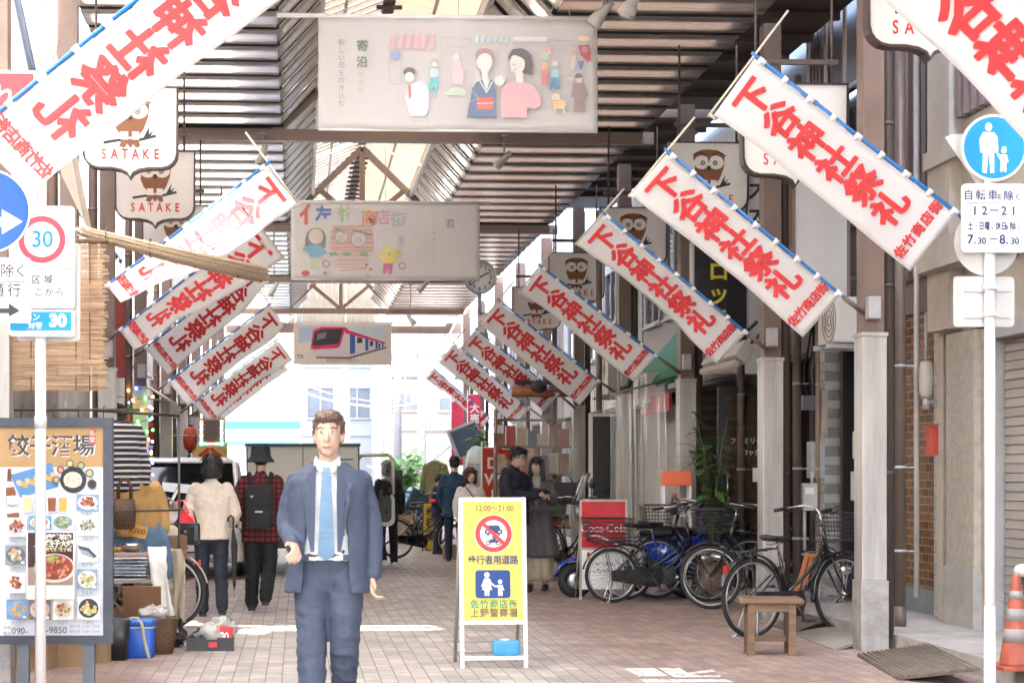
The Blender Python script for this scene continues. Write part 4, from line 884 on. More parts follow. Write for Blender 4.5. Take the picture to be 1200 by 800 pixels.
for a in ((405, 60, 8.5, 'utility pole with transformers standing over the truck'), (452, 54, 8.0, 'utility pole with transformers in front of the pinkish building'), (466, 62, 8.6, 'slim utility pole between two others before the pinkish building'), (494, 58, 8.4, 'utility pole half hidden by the farthest owl sign')): upole(*a)
def wire(a, b, sag, r, m_, label):
    q = MB(); a, b = Vector(a), Vector(b); n = 14
    q.tube([a.lerp(b, i/n)-Vector((0, 0, sag*4*(i/n)*(1-i/n))) for i in range(n+1)], r, 5)
    tag(q.build('overhead_cable', m_), label, 'cable', 'overhead cables in the far street')
cab = mat('cable_grey', (.16, .16, .17), .6)
wire(at(345, 455, 60), at(530, 462, 55), .5, .025, mat('cable_yellow', (.75, .55, .12), .5), 'yellow sleeved cable sagging across the far street')
for i, (p1, p2, Y1, Y2, sg) in enumerate((((330, 452), (560, 405), 60, 52, .4), ((350, 425), (520, 385), 62, 50, .5), ((380, 440), (530, 440), 60, 54, .3), ((340, 438), (470, 432), 58, 62, .25), ((345, 447), (500, 470), 58, 62, .3), ((452, 430), (560, 360), 54, 50, .2), ((430, 545), (530, 520), 54, 50, .5))):
    wire(at(*p1, Y1), at(*p2, Y2), sg, .02, cab, 'dark overhead cable %s' % ('rising to the right over the truck', 'highest of those below the train banner', 'level behind the poles', 'running to the tall white block', 'dipping to the farthest owl sign', 'climbing steeply beside the roof edge', 'lowest, over the open truck door')[i])
# ---------------------------------------------------------------- people
skin_m = mat('skin', (.52, .33, .24), .5, var=.06, sc=12); skin_p = mat('pale_skin', (.60, .41, .32), .5, var=.05, sc=12)
hair_bk = mat('black_hair', (.012, .010, .010), .35, var=.3, sc=30, stretch=(6, 6, .6), bump=.5, bsc=40); hair_br = mat('brown_hair', (.10, .055, .035), .4, var=.25, sc=30, stretch=(6, 6, .6), bump=.5, bsc=40)
hair_rd = mat('reddish_hair', (.085, .028, .02), .4, var=.25, sc=30, stretch=(6, 6, .6), bump=.4, bsc=40)
eye_w = mat('eye_white', (.75, .73, .7), .3, var=0); eye_d = mat('eye_dark', (.02, .014, .012), .2, var=0); lip = mat('lips', (.42, .14, .12), .5, var=0)
chrome_thin = mat('thin_metal', (.35, .33, .32), .25, .8)
def fabric(n, c, r=.8): return mat(n, c, r, var=.12, sc=9, bump=.35, bsc=160)
def oval(c, rx, ry, n=20, ang=0.0, ax=None, p=2.3):
    """superellipse ring in the plane across direction ax"""
    out = []; c = Vector(c)
    for k in range(n):
        a = 2*math.pi*k/n; ca, sa = math.cos(a), math.sin(a)
        v = Vector((rx*math.copysign(abs(ca)**(2/p), ca), ry*math.copysign(abs(sa)**(2/p), sa), 0))
        if ang: v = Matrix.Rotation(ang, 3, 'Z') @ v
        out.append(c+(ax @ v if ax is not None else v))
    return out
def limb(mb, pts, rs, n=14):
    """tapered limb with extra rings so joints bend softly"""
    P, Q = [], []; pts = [Vector(p) for p in pts]
    for i in range(len(pts)-1):
        for k in range(4): f = k/4; P.append(pts[i].lerp(pts[i+1], f)); Q.append(rs[i]+(rs[i+1]-rs[i])*f)
    P.append(pts[-1]); Q.append(rs[-1])
    for _ in range(2): P = [P[0]]+[(P[i-1]+P[i]*2+P[i+1])/4 for i in range(1, len(P)-1)]+[P[-1]]
    mb.tube(P, Q, n); mb.ell(P[0], (Q[0],)*3, n=12); mb.ell(P[-1], (Q[-1],)*3, n=12)
def wrinkle(o, amp, k=14, seed=0.0, stretch=(1, 1, 1)):
    vs_ = o.data.vertices; N_ = [n.vector.copy() for n in o.data.vertex_normals]; C_ = [v.co.copy() for v in vs_]; out = []
    for c, nn_ in zip(C_, N_):
        p = Vector((c.x*stretch[0], c.y*stretch[1], c.z*stretch[2]))*k+Vector((seed, seed*2, 0))
        out += list(c+nn_*(amp*(mnoise.noise(p)+.5*mnoise.noise(p*2.3)+.9*(.35-abs(mnoise.noise(p*1.35+Vector((7, 3, 1))))**.8))))
    vs_.foreach_set('co', out); o.data.update()
def hand(mb, w_, e, curl=.5, up=None, sd=1):
    """palm, four fingers and thumb leaving the wrist w_ along the forearm direction"""
    w_ = Vector(w_); d = (w_-Vector(e)).normalized(); s = (up or Vector((0, 1, 0)))
    s = (s-d*s.dot(d)).normalized(); nrm = d.cross(s)*sd          # s: across the palm (towards the thumb), nrm: palm normal
    mb.ell(w_+d*.045, (.024, .024, .024)); M3 = Matrix((s, d, nrm)).transposed()
    mb.ell(w_+d*.05, (.04, .05, .017), M3, 14)
    for i, (off, ln) in enumerate(((.03, .068), (.010, .078), (-.011, .072), (-.031, .055))):
        b = w_+d*.088+s*off; c1 = d*math.cos(curl)+nrm*math.sin(curl); c2 = d*math.cos(curl*2.1)+nrm*math.sin(curl*2.1)
        mb.tube([b-d*.03, b, b+c1*ln*.5, b+c1*ln*.5+c2*ln*.5], [.010, .0098, .009, .007], 8); mb.ell(b+c1*ln*.5+c2*ln*.5, (.0072,)*3, n=8)
    b = w_+d*.025+s*.028; t1 = (d*.6+s*.75+nrm*.25).normalized(); t2 = (d*.9+s*.3+nrm*.35).normalized()
    mb.tube([b-t1*.01, b+t1*.038, b+t1*.038+t2*.03], [.013, .011, .008], 8); mb.ell(b+t1*.038+t2*.03, (.008,)*3, n=8)
BASE = dict(hL=(.09, 0, .93), hR=(-.09, 0, .93), kL=(.10, -.01, .50), kR=(-.10, -.01, .50), aL=(.10, .03, .085), aR=(-.10, .03, .085),
            sL=(.165, .012, 1.378), sR=(-.165, .012, 1.378), eL=(.245, .04, 1.13), eR=(-.245, .04, 1.13), wL=(.25, -.04, .89), wR=(-.25, -.04, .89), neck=(0, .015, 1.45), head=(0, -.015, 1.625))
def person(label, X, Y, yaw, H, pose=None, skin=None, hair='short', hairm=None, top=None, topm=None, bottom='trousers', botm=None, shoem=None, look=(0, 0), lean=0.0, female=False, vox=.014, group=None, sleeve_to=1.0, top_len=.80, wide=1.0, face=True, z=0.0, curl=.5, shoe=True, legw=1.0, handup=None, slv=1.0, locks=1.0):
    """a figure facing -y at yaw 0; joints for a 1.75 m height, scaled to H"""
    J = dict(BASE); J.update(pose or {}); J = {k: Vector(v) for k, v in J.items()}; k = H/1.75
    t = thing('person', label, 'person', (X, Y, z), yaw, group); t.scale = (k, k, k)
    skin = skin or skin_m; fw = .92 if female else 1.0
    # body: one continuous skin
    m = MB(); hd = J['head']; LR = Matrix.Rotation(look[0], 3, 'Z') @ Matrix.Rotation(look[1], 3, 'X')
    hp = lambda x, y, zz: hd+LR @ Vector((x, y, zz))
    m.ell(hp(0, .012, .03), (.074, .092, .092), LR, 18); m.ell(hp(0, -.018, -.035), (.062, .072, .075), LR, 16); m.ell(hp(0, -.045, -.085), (.034, .034, .03), LR, 12); m.ell(hp(0, -.055, -.02), (.055, .035, .055), LR, 12)
    m.tube([hp(0, -.088, .012), hp(0, -.104, -.018), hp(0, -.106, -.03)], [.009, .012, .014], 8); m.ell(hp(0, -.098, -.034), (.017, .012, .009), LR, 10)
    for s_ in (-1, 1): m.ell(hp(s_*.075, .012, -.012), (.011, .02, .032), LR, 10)
    m.ell(hp(0, -.088, -.062), (.024, .01, .008), LR, 10)
    limb(m, [J['neck']-Vector((0, 0, .06)), J['neck']+Vector((0, 0, .02)), hp(0, .01, -.06)], [.062, .05, .052])
    m.loft([oval((0, .0, zz), rx*fw, ry) for zz, rx, ry in ((.86, .13, .09), (.95, .15, .1), (1.05, .135, .095), (1.2, .14, .1), (1.33, .15, .1), (1.40, .12, .08), (1.46, .06, .055))])
    for s_ in 'LR':
        limb(m, [J['s'+s_], J['e'+s_], J['w'+s_]], [.042*fw, .038*fw, .026*fw]); limb(m, [J['h'+s_], J['k'+s_], J['a'+s_]], [.078, .052, .036])
        f = J['a'+s_]; m.tube([f+Vector((0, .03, -.04)), f+Vector((0, -.06, -.045)), f+Vector((0, -.15, -.06))], [.036, .036, .024], 10)
        hand(m, J['w'+s_], J['e'+s_], curl, handup or Vector((0, -1, 0)), 1 if s_ == 'R' else -1)
    b = m.build('body', skin, t); remesh(b, .0075 if vox < .01 else .0095, 2)
    if face:
        for s_ in (-1, 1):
            m = MB(); m.ell(hp(s_*.03, -.083, .012), (.0125, .008, .0042), LR, 10); m.mi = 1; m.ell(hp(s_*.03, -.0885, .0125), (.0056, .004, .0046), LR, 8); m.build('eye', [eye_w, eye_d], t)
            m = MB(); m.tube([hp(s_*.015, -.09, .032), hp(s_*.032, -.091, .037), hp(s_*.05, -.08, .031)], [.003, .0042, .0025], 6); m.build('eyebrow', hairm or hair_bk, t)
        m = MB(); m.tube([hp(-.022, -.0935, -.062), hp(0, -.0985, -.0635), hp(.022, -.0935, -.062)], [.002, .0048, .002], 6); m.build('mouth', lip, t)
    # hair
    hm = hairm or hair_bk; m = MB()
    if hair == 'short':
        m.ell(hp(0, .022, .05), (.083, .094, .082), LR, 20); m.ell(hp(0, .05, -.0), (.078, .062, .07), LR, 16); m.ell(hp(0, -.035, .092), (.066, .052, .034), LR @ Matrix.Rotation(R(14), 3, 'X'), 14)
        for s_ in (-1, 1): m.ell(hp(s_*.07, .02, .025), (.014, .035, .05), LR, 10)
    elif hair == 'bob':
        m.ell(hp(0, .022, .045), (.092, .102, .09), LR, 20); m.ell(hp(0, .045, -.04), (.098, .075, .105), LR, 18); m.ell(hp(0, .04, -.09), (.105, .075, .065), LR, 18); m.ell(hp(0, -.04, .085), (.07, .05, .03), LR @ Matrix.Rotation(R(14), 3, 'X'), 14)
        for s_ in (-1, 1): m.ell(hp(s_*.078, .0, -.03), (.022, .05, .1), LR, 12)
    elif hair == 'long':
        m.ell(hp(0, .022, .045), (.086, .1, .086), LR, 20); m.ell(hp(0, -.05, .078), (.066, .046, .026), LR @ Matrix.Rotation(R(18), 3, 'X'), 14)
        m.ell(hp(0, .05, -.06), (.09, .06, .13), LR, 18)
        for s_ in (-1, 1): m.tube([hp(s_*.07, -.02, .05), hp(s_*.085, -.02, -.03), hp(s_*.092, -.045, -.14), hp(s_*.088, -.07, -.25)], [.022, .03, .034, .014], 10)
    if hair:
        o = m.build('hair', hm, t); remesh(o, .008, 2); wrinkle(o, .005, 45, 1, (1, 1, .3))
        m = MB(); rr = random.Random(int(H*100)+len(label)); vs_ = o.data.vertices; N_ = [n.vector.copy() for n in o.data.vertex_normals]
        for _ in range(260 if hair == 'short' else 330):
            i = rr.randrange(len(vs_)); p_ = vs_[i].co.copy(); n_ = N_[i]
            if n_.z < -.3: continue
            dn = Vector((rr.uniform(-.25, .25), rr.uniform(-.25, .25), -1)) if hair != 'short' else Vector((rr.uniform(-.3, .3)+n_.x*.4, n_.y*.3+.25, -.75))
            dn = (dn-n_*dn.dot(n_)); dn = dn.normalized() if dn.length > .05 else Vector((rr.uniform(-1, 1), rr.uniform(-1, 1), 0)).normalized()
            L_ = rr.uniform(.03, .06) if hair == 'short' else rr.uniform(.06, .12)
            if hair != 'short' and p_.z < hd.z-.05: L_ *= .6
            L_ *= locks; m.tube([p_-n_*.004, p_+dn*L_*.5+n_*(.005*locks if hair == 'short' else .001), p_+dn*L_-n_*.004], [.004, .0045, .0012], 4, False)
        m.build('hair_locks', hm, o)
    # top
    if top:
        ext = {'sweater': .012, 'jacket': .02, 'coat': .018, 'shirt': .008, 'hoodie': .02}[top]; m = MB()
        zb = top_len
        S_ = []
        for f in range(11):
            zz = zb+(1.45-zb)*f/10
            rx = [0.168, .168, .165, .162, .160, .163, .168, .176, .186, .165, .075][f]*fw*(wide if f < 9 else 1)+ext; ry = [.118, .118, .115, .112, .112, .115, .118, .12, .115, .09, .062][f]*(wide if f < 9 else 1)+ext
            S_.append(oval((lean*(zz-.93), .0, zz), rx, ry))
        m.loft(S_)
        for s_ in 'LR':
            w_ = J['e'+s_].lerp(J['w'+s_], sleeve_to*.96); sh_ = J['s'+s_]; limb(m, [sh_, J['e'+s_], w_], [(.054*fw*wide+ext)*slv, (.047*wide+ext*.8)*slv, (.036*wide+ext*.8)*slv])
        limb(m, [J['neck']-Vector((0, -.0, .03)), J['neck']+Vector((0, 0, .035 if top in ('sweater', 'hoodie') else .01))], [.075, .062])
        o = m.build({'shirt': 'shirt', 'sweater': 'sweater', 'jacket': 'jacket', 'coat': 'coat', 'hoodie': 'hoodie'}[top], topm, t); remesh(o, vox, 4); wrinkle(o, .009, 13, X*3, (1, 1, 1.5))
        if top == 'hoodie':
            m = MB(); m.torus(J['neck']+Vector((0, .045, .0)), .075, .042, 'z', 24, 10, 1.0); m.ell(J['neck']+Vector((0, .095, -.07)), (.1, .05, .1)); o = m.build('hood', topm, t); remesh(o, .01, 3); wrinkle(o, .008, 18, 2)
    # bottom
    if bottom == 'trousers':
        m = MB(); m.loft([oval((0, .005, zz), rx*fw+.006, ry) for zz, rx, ry in ((.80, .168, .112), (.90, .17, .115), (.98, .160, .11), (1.05, .15, .105))])
        for s_ in 'LR':
            d = (J['k'+s_]-J['a'+s_])*.02
            limb(m, [J['h'+s_]-Vector((0, 0, .02)), J['k'+s_], J['a'+s_]+Vector((0, 0, .0))], [.095*legw, .072*legw, .062*legw])
        o = m.build('trousers', botm, t); remesh(o, vox, 4); wrinkle(o, .008, 9, Y, (1, 1, 2))
    if shoe:
        for s_ in 'LR':
            m = MB(); f = J['a'+s_]
            m.tube([f+Vector((0, .055, -.05)), f+Vector((0, .0, -.04)), f+Vector((0, -.08, -.045)), f+Vector((.004, -.16, -.058)), f+Vector((.004, -.2, -.066))], [.03, .045, .043, .035, .016], 12)
            m.ell(f+Vector((0, .02, -.03)), (.044, .05, .045)); m.b2(f.x-.038, f.x+.038, f.y-.17, f.y+.07, f.z-.085, f.z-.068, .004)
            o = m.build('shoe', shoem or black, t); remesh(o, .008, 2)
    return t, J, hp

# the man in the blue grey suit, walking this way
suit = fabric('blue_grey_suit', (.055, .070, .115), .75); suit_t = fabric('blue_grey_trousers', (.049, .063, .102), .75); shirt_w = fabric('white_shirt', (.75, .75, .76), .7)
X0 = at(385, 556, 8.85).x
t, J, hp = person('man in blue grey suit and pale blue tie walking towards the viewer', X0, 8.85, R(-6), 1.73,
    dict(kL=(.095, -.14, .52), aL=(.07, .10, .19), kR=(-.075, -.13, .51), aR=(-.055, -.26, .085), eR=(-.238, .06, 1.14), wR=(-.165, -.17, 1.05), eL=(.238, .05, 1.13), wL=(.235, -.03, .88)),
    skin=mat('warm_skin', (.60, .40, .30), .5, var=.05), hairm=mat('greying_brown_hair', (.14, .085, .06), .45, var=.25, sc=30, stretch=(6, 6, .6), bump=.4, bsc=40), top='shirt', topm=shirt_w, botm=suit_t, sleeve_to=.9, vox=.009, top_len=.97, curl=.8, legw=1.06, slv=.72, locks=.55)
m = MB()
JT = [(.80, .198, .145), (.97, .188, .138), (1.15, .180, .134), (1.30, .190, .136), (1.375, .194, .127), (1.415, .168, .112), (1.445, .118, .098), (1.47, .085, .085)]
def jk(u, v):                              # open jacket shell: u round the back from one front edge to the other, v from hem to shoulder
    a = R(-90+31-11*v)+u*R(360-62+22*v); x = v*(len(JT)-1); i = min(len(JT)-2, int(x)); g = x-i
    zz, rx, ry = (JT[i][k]+(JT[i+1][k]-JT[i][k])*g for k in range(3))
    fl = .016*(1-v)*(1 if abs(u-.5) > .3 else .3); ca, sa = math.cos(a), math.sin(a); e = 2/2.4
    return Vector(((rx+fl)*math.copysign(abs(ca)**e, ca), (ry+fl)*math.copysign(abs(sa)**e, sa)+.005, zz))
m.grid(jk, 48, 24, -.016)
for s_ in 'LR': limb(m, [J['s'+s_], J['e'+s_], J['e'+s_].lerp(J['w'+s_], .93)], [.064, .055, .042])
o = m.build('jacket', suit, t); remesh(o, .0085, 3); wrinkle(o, .006, 8, 3, (1, 1, 1.5))
for s_ in (-1, 1):
    m = MB(); pts = [(s_*.055, -.128, 1.47), (s_*.105, -.128, 1.40), (s_*.135, -.152, 1.36), (s_*.118, -.158, 1.33), (s_*.128, -.166, 1.30), (s_*.078, -.176, 1.02), (s_*.06, -.174, 1.02), (s_*.055, -.156, 1.3)]
    a = [m.bm.verts.new(p) for p in pts]; b = [m.bm.verts.new((p[0], p[1]+.012, p[2])) for p in pts]; m.bm.faces.new(a); m.bm.faces.new(b[::-1])
    for i in range(8): m.bm.faces.new((a[i], b[i], b[(i+1) % 8], a[(i+1) % 8]))
    m.build('lapel', suit, t)
    m = MB(); pts = [(s_*.004, -.105, 1.455), (s_*.05, -.095, 1.50), (s_*.062, -.06, 1.515), (s_*.07, -.085, 1.47), (s_*.035, -.128, 1.425)]
    a = [m.bm.verts.new(p) for p in pts]; b = [m.bm.verts.new((p[0], p[1]+.01, p[2])) for p in pts]; m.bm.faces.new(a); m.bm.faces.new(b[::-1])
    for i in range(5): m.bm.faces.new((a[i], b[i], b[(i+1) % 5], a[(i+1) % 5]))
    m.build('shirt_collar', shirt_w, t)
m = MB(); m.loft([[(-w_, y, z), (w_, y, z), (w_, y+.012, z), (-w_, y+.012, z)] for z, w_, y in ((1.455, .022, -.115), (1.425, .017, -.128), (1.40, .024, -.134), (1.2, .034, -.15), (1.0, .042, -.148), (.975, .002, -.146))], smooth=False)
m.build('tie', mat('pale_blue_tie', (.11, .2, .32), .5, var=.3, sc=40, stretch=(.2, .2, 3)), t)
m = MB(); m.torus((0, .005, 1.0), .165, .017, 'z', 36, 8, 1.0); o = m.build('belt', mat('brown_belt', (.06, .035, .028), .4), t); o.scale = (1, .74, 1); o.location = (0, .0, -.0)

m = MB()
for s_ in (-1, 1): m.box((s_*.135, -.128, .99), (.10, .012, .03), Matrix.Rotation(R(30*s_), 3, 'Z'))
m.box((.125, -.138, 1.27), (.075, .008, .016), Matrix.Rotation(R(28), 3, 'Z') @ Matrix.Rotation(R(6), 3, 'Y')); m.build('pocket_flap', suit, t)
m = MB()
for z_ in (1.02, 1.11): m.cyl((.088, -.135, z_), (.088, -.143, z_), .009, 12)
m.build('button', mat('horn_button', (.03, .025, .03), .3), t)
# woman in a cream sweater, seen from behind
cream_k = fabric('cream_knit', (.60, .54, .46), .9); navy = fabric('navy_cloth', (.016, .022, .04), .85)
X0 = at(246, 556, 16.6).x
t, J, hp = person('woman with a black bob in cream sweater and navy trousers, seen from behind', X0, 16.9, R(186), 1.6,
    dict(kL=(.10, -.06, .50), aL=(.09, -.06, .085), kR=(-.10, .0, .50), aR=(-.11, .12, .12), eL=(.27, .0, 1.13), wL=(.2, -.2, 1.08), eR=(-.27, .02, 1.12), wR=(-.22, -.18, .98)),
    skin=skin_p, hair='bob', top='sweater', topm=cream_k, botm=navy, female=True, wide=1.22, top_len=.84, face=False, sleeve_to=.8, legw=1.05, look=(R(8), R(8)))
tt = thing('umbrella', 'folded black umbrella hanging at the side of the woman in cream', 'umbrella', (X0+.23, 16.75, 0), 0)
part(tt, 'canopy', fabric('black_umbrella_cloth', (.02, .02, .022)), lambda q: q.tube([(0, 0, .28), (.0, 0, .34), (0, 0, .7), (-.01, 0, .86)], [.006, .018, .034, .016], 10))
part(tt, 'shaft', mat('umbrella_tip', (.35, .2, .1), .4), lambda q: q.tube([(0, 0, .2), (0, 0, .29)], .006, 6)); part(tt, 'handle', black, lambda q: q.tube([(-.01, 0, .85), (-.01, 0, .98), (-.03, 0, 1.0), (-.06, 0, .98), (-.06, 0, .94)], .01, 8))

# person in bucket hat and plaid shirt with a backpack
X0 = at(305, 556, 17.4).x
plaid = bpy.data.materials.new('red_black_plaid'); plaid.use_nodes = True; nt_ = plaid.node_tree; b_ = nt_.nodes['Principled BSDF']; tc = nt_.nodes.new('ShaderNodeTexCoord')
cs = []
for ax in ('X', 'Z'):
    wv = nt_.nodes.new('ShaderNodeTexWave'); wv.bands_direction = ax; wv.inputs['Scale'].default_value = 5.5; wv.inputs['Distortion'].default_value = .4; nt_.links.new(tc.outputs['Object'], wv.inputs['Vector']); cs.append(wv)
mm_ = nt_.nodes.new('ShaderNodeMath'); mm_.operation = 'MULTIPLY'; nt_.links.new(cs[0].outputs['Fac'], mm_.inputs[0]); nt_.links.new(cs[1].outputs['Fac'], mm_.inputs[1])
rp = nt_.nodes.new('ShaderNodeValToRGB'); rp.color_ramp.elements[0].color = (.02, .008, .01, 1); rp.color_ramp.elements[1].color = (.2, .012, .016, 1); rp.color_ramp.elements[1].position = .6; nt_.links.new(mm_.outputs[0], rp.inputs[0]); nt_.links.new(rp.outputs[0], b_.inputs['Base Color']); b_.inputs['Roughness'].default_value = .85
blk = fabric('black_cloth', (.012, .012, .014), .85)
t, J, hp = person('person in black bucket hat and red plaid shirt with a black backpack, seen from behind', X0, 17.6, R(178), 1.68,
    dict(kL=(.09, -.03, .50), aL=(.10, -.06, .085), kR=(-.10, .02, .5), aR=(-.06, .17, .16), eL=(.28, .0, 1.14), wL=(.2, -.16, 1.0), eR=(-.27, .01, 1.13), wR=(-.2, -.18, 1.02)),
    hair='short', top='jacket', topm=plaid, botm=blk, wide=1.12, top_len=.74, face=False, legw=1.15)
m = MB(); m.lathe([(.001, .14), (.075, .135), (.1, .1), (.108, .02), (.112, .0), (.15, -.055), (.155, -.062), (.148, -.06), (.105, -.005)], hp(0, .012, .03), 28); m.build('hat', fabric('navy_black_felt', (.018, .02, .026)), t)
tt = thing('backpack', 'black backpack worn by the person in the bucket hat', 'backpack', (X0, 17.6, 0), R(178)); tt.scale = (.96,)*3
def bp(q):
    q.box((0, .235, 1.12), (.30, .16, .46), None, .05); q.box((0, .325, 1.0), (.24, .07, .22), None, .03)
part(tt, 'bag', blk, bp)
part(tt, 'strap', blk, lambda q: [q.tube([(s_*.1, .16, 1.32), (s_*.115, .09, 1.475), (s_*.12, -.05, 1.46), (s_*.125, -.15, 1.3), (s_*.13, -.16, 1.1), (s_*.15, .0, .95), (s_*.13, .16, .92)], .02, 8) for s_ in (-1, 1)])
part(tt, 'zip_badge', grey_metal, lambda q: (q.b2(-.04, .04, .362, .366, 1.06, 1.08), q.b2(.06, .09, .318, .322, 1.22, 1.24)))

# person half hidden behind the suited man
X0 = at(452, 556, 27).x
person('person in black clothes and white trainers, mostly hidden behind the walking man', X0-.02, 26.0, R(200), 1.62, dict(aL=(.12, .1, .12), kL=(.1, -.05, .5)), top='jacket', topm=blk, botm=blk, shoem=shirt_w, face=False, hair='bob', female=True)
# man in a teal blue shirt from behind
teal = fabric('teal_blue_cloth', (.012, .045, .09), .8)
X0 = at(534, 556, 27.4).x
person('man in dark teal shirt and trousers standing with his back turned', X0, 27.6, R(172), 1.70, dict(eL=(.25, .0, 1.14), wL=(.2, -.1, .9), eR=(-.25, 0, 1.14), wR=(-.27, -.02, .88)), top='jacket', topm=teal, botm=fabric('dark_teal_trousers', (.012, .03, .055)), face=False, wide=1.05, top_len=.74)
# crouching figure in navy with red stripe, by the far bicycles
X0 = at(513, 556, 30).x
t, J, hp = person('small person in a navy jacket with red chest stripe bending over a bicycle', X0, 30.0, R(70), 1.42, dict(eL=(.24, -.1, 1.16), wL=(.14, -.3, 1.0), eR=(-.24, -.1, 1.16), wR=(-.14, -.3, 1.0), head=(0, -.05, 1.61)), top='jacket', topm=fabric('navy_jacket', (.014, .018, .05)), botm=fabric('blue_jeans', (.03, .05, .1)), face=True, look=(0, R(20)))
m = MB(); m.loft([oval((0, 0, z_), .21, .148) for z_ in (1.12, 1.2)]); m.build('jacket_stripe', mat('stripe_red', (.6, .03, .03), .8), t)
# woman in a cream jumper with a shoulder strap, facing the street
X0 = at(552, 556, 23.2).x
t, J, hp = person('woman with reddish brown hair in a cream jumper, behind the yellow sign', X0, 23.3, R(12), 1.5, dict(eL=(.24, .02, 1.14), eR=(-.245, .02, 1.13), wR=(-.22, -.08, .9)), skin=skin_p, hair='bob', hairm=hair_rd, top='sweater', topm=fabric('white_knit', (.68, .65, .61), .9), botm=fabric('grey_trousers', (.12, .12, .13)), female=True, wide=1.15)
m = MB(); m.tube([(-.12, -.08, 1.46), (-.06, -.16, 1.36), (.05, -.175, 1.2), (.15, -.15, 1.05), (.2, -.03, .95)], .009, 6); m.build('shoulder_strap', black, t)
# the couple by the shop
X0 = at(603, 556, 20.2).x
t, J, hp = person('man in a navy hoodie and glasses looking down at a phone', X0, 20.2, R(52), 1.74,
    dict(eL=(.25, -.1, 1.16), wL=(.12, -.31, 1.19), eR=(-.24, -.06, 1.15), wR=(-.02, -.31, 1.17), head=(0, -.05, 1.615)), hair='short', top='hoodie', topm=fabric('navy_hoodie', (.012, .014, .024)), botm=fabric('black_jeans', (.02, .02, .022)), look=(R(-4), R(20)), wide=1.12, curl=.9)
m = MB()
for s_ in (-1, 1): m.torus(Vector((s_*.032, -.098, .008)), .021, .0022, 'y', 18, 6); m.tube([(s_*.053, -.095, .01), (s_*.078, .0, .008)], .0018, 5)
o = m.build('glasses', dark_metal, t); LRm = Matrix.Rotation(R(-4), 3, 'Z') @ Matrix.Rotation(R(20), 3, 'X'); o.matrix_local = Matrix.Translation(J['head']) @ LRm.to_4x4()
wp = t.matrix_basis @ Vector((.05, -.42, 1.22))
bpy.context.view_layer.update(); wp = t.matrix_world @ Vector((.05, -.40, 1.21))
tt = thing('phone', 'dark phone held by the man in the navy hoodie', 'phone', wp, R(52)); part(tt, 'case', black, lambda q: q.box((0, 0, 0), (.14, .012, .075), Matrix.Rotation(R(-50), 3, 'X'), .004)); part(tt, 'screen', mat('phone_glass', (.05, .06, .07), .1, var=0), lambda q: q.box((0, .0052, .0044), (.128, .002, .066), Matrix.Rotation(R(-50), 3, 'X')))
X0 = at(634, 556, 20.3).x; grey_dress = fabric('charcoal_dress', (.095, .083, .088), .85)
t, J, hp = person('smiling woman with long dark hair in a long charcoal dress and pale skirt', X0, 20.6, R(-14), 1.62,
    dict(eL=(.235, -.04, 1.14), wL=(.17, -.24, 1.22), eR=(-.23, -.02, 1.15), wR=(-.16, -.2, 1.04), head=(-.01, -.02, 1.625)), skin=skin_p, hair='long', locks=.8, top='coat', topm=grey_dress, bottom=None, look=(R(-8), R(8)), female=True, wide=1.05, top_len=.98, curl=.8, shoem=mat('brown_boot', (.06, .035, .025), .5))
def skirt(q, z0, z1, r0, r1, fl, ph):
    S_ = []
    for i in range(13):
        f = i/12; zz = z0+(z1-z0)*f; r = r0+(r1-r0)*f
        S_.append([Vector(((r+fl*(1-f)*math.cos(9*a+ph+1.2*math.sin(a*2)))*math.cos(a), (r*.78+fl*(1-f)*math.cos(9*a+ph))*math.sin(a), zz)) for a in [2*math.pi*k_/72 for k_ in range(72)]])
    q.loft(S_)
part(t, 'dress_skirt', grey_dress, lambda q: skirt(q, .44, 1.06, .285, .175, .02, 0)); part(t, 'pale_skirt', fabric('beige_skirt', (.38, .31, .23)), lambda q: skirt(q, .13, .9, .235, .16, .016, 1))
part(t, 'blouse', fabric('grey_knit', (.30, .28, .27)), lambda q: q.loft([[(x, y, z_) for x, y in ((-w_, y0), (w_, y0), (w_*.9, y0+.03), (-w_*.9, y0+.03))] for z_, w_, y0 in ((1.08, .012, -.142), (1.2, .03, -.146), (1.35, .045, -.142), (1.46, .055, -.11), (1.5, .05, -.085))]))
part(t, 'drawstring', grey_dress, lambda q: (q.torus((0, 0, 1.05), .175, .012, 'z', 30, 6), q.tube([(-.03, -.16, 1.06), (-.06, -.2, 1.0), (-.05, -.2, .92)], .006, 5), q.tube([(.03, -.16, 1.06), (.05, -.2, .98), (.06, -.21, .9)], .006, 5)))
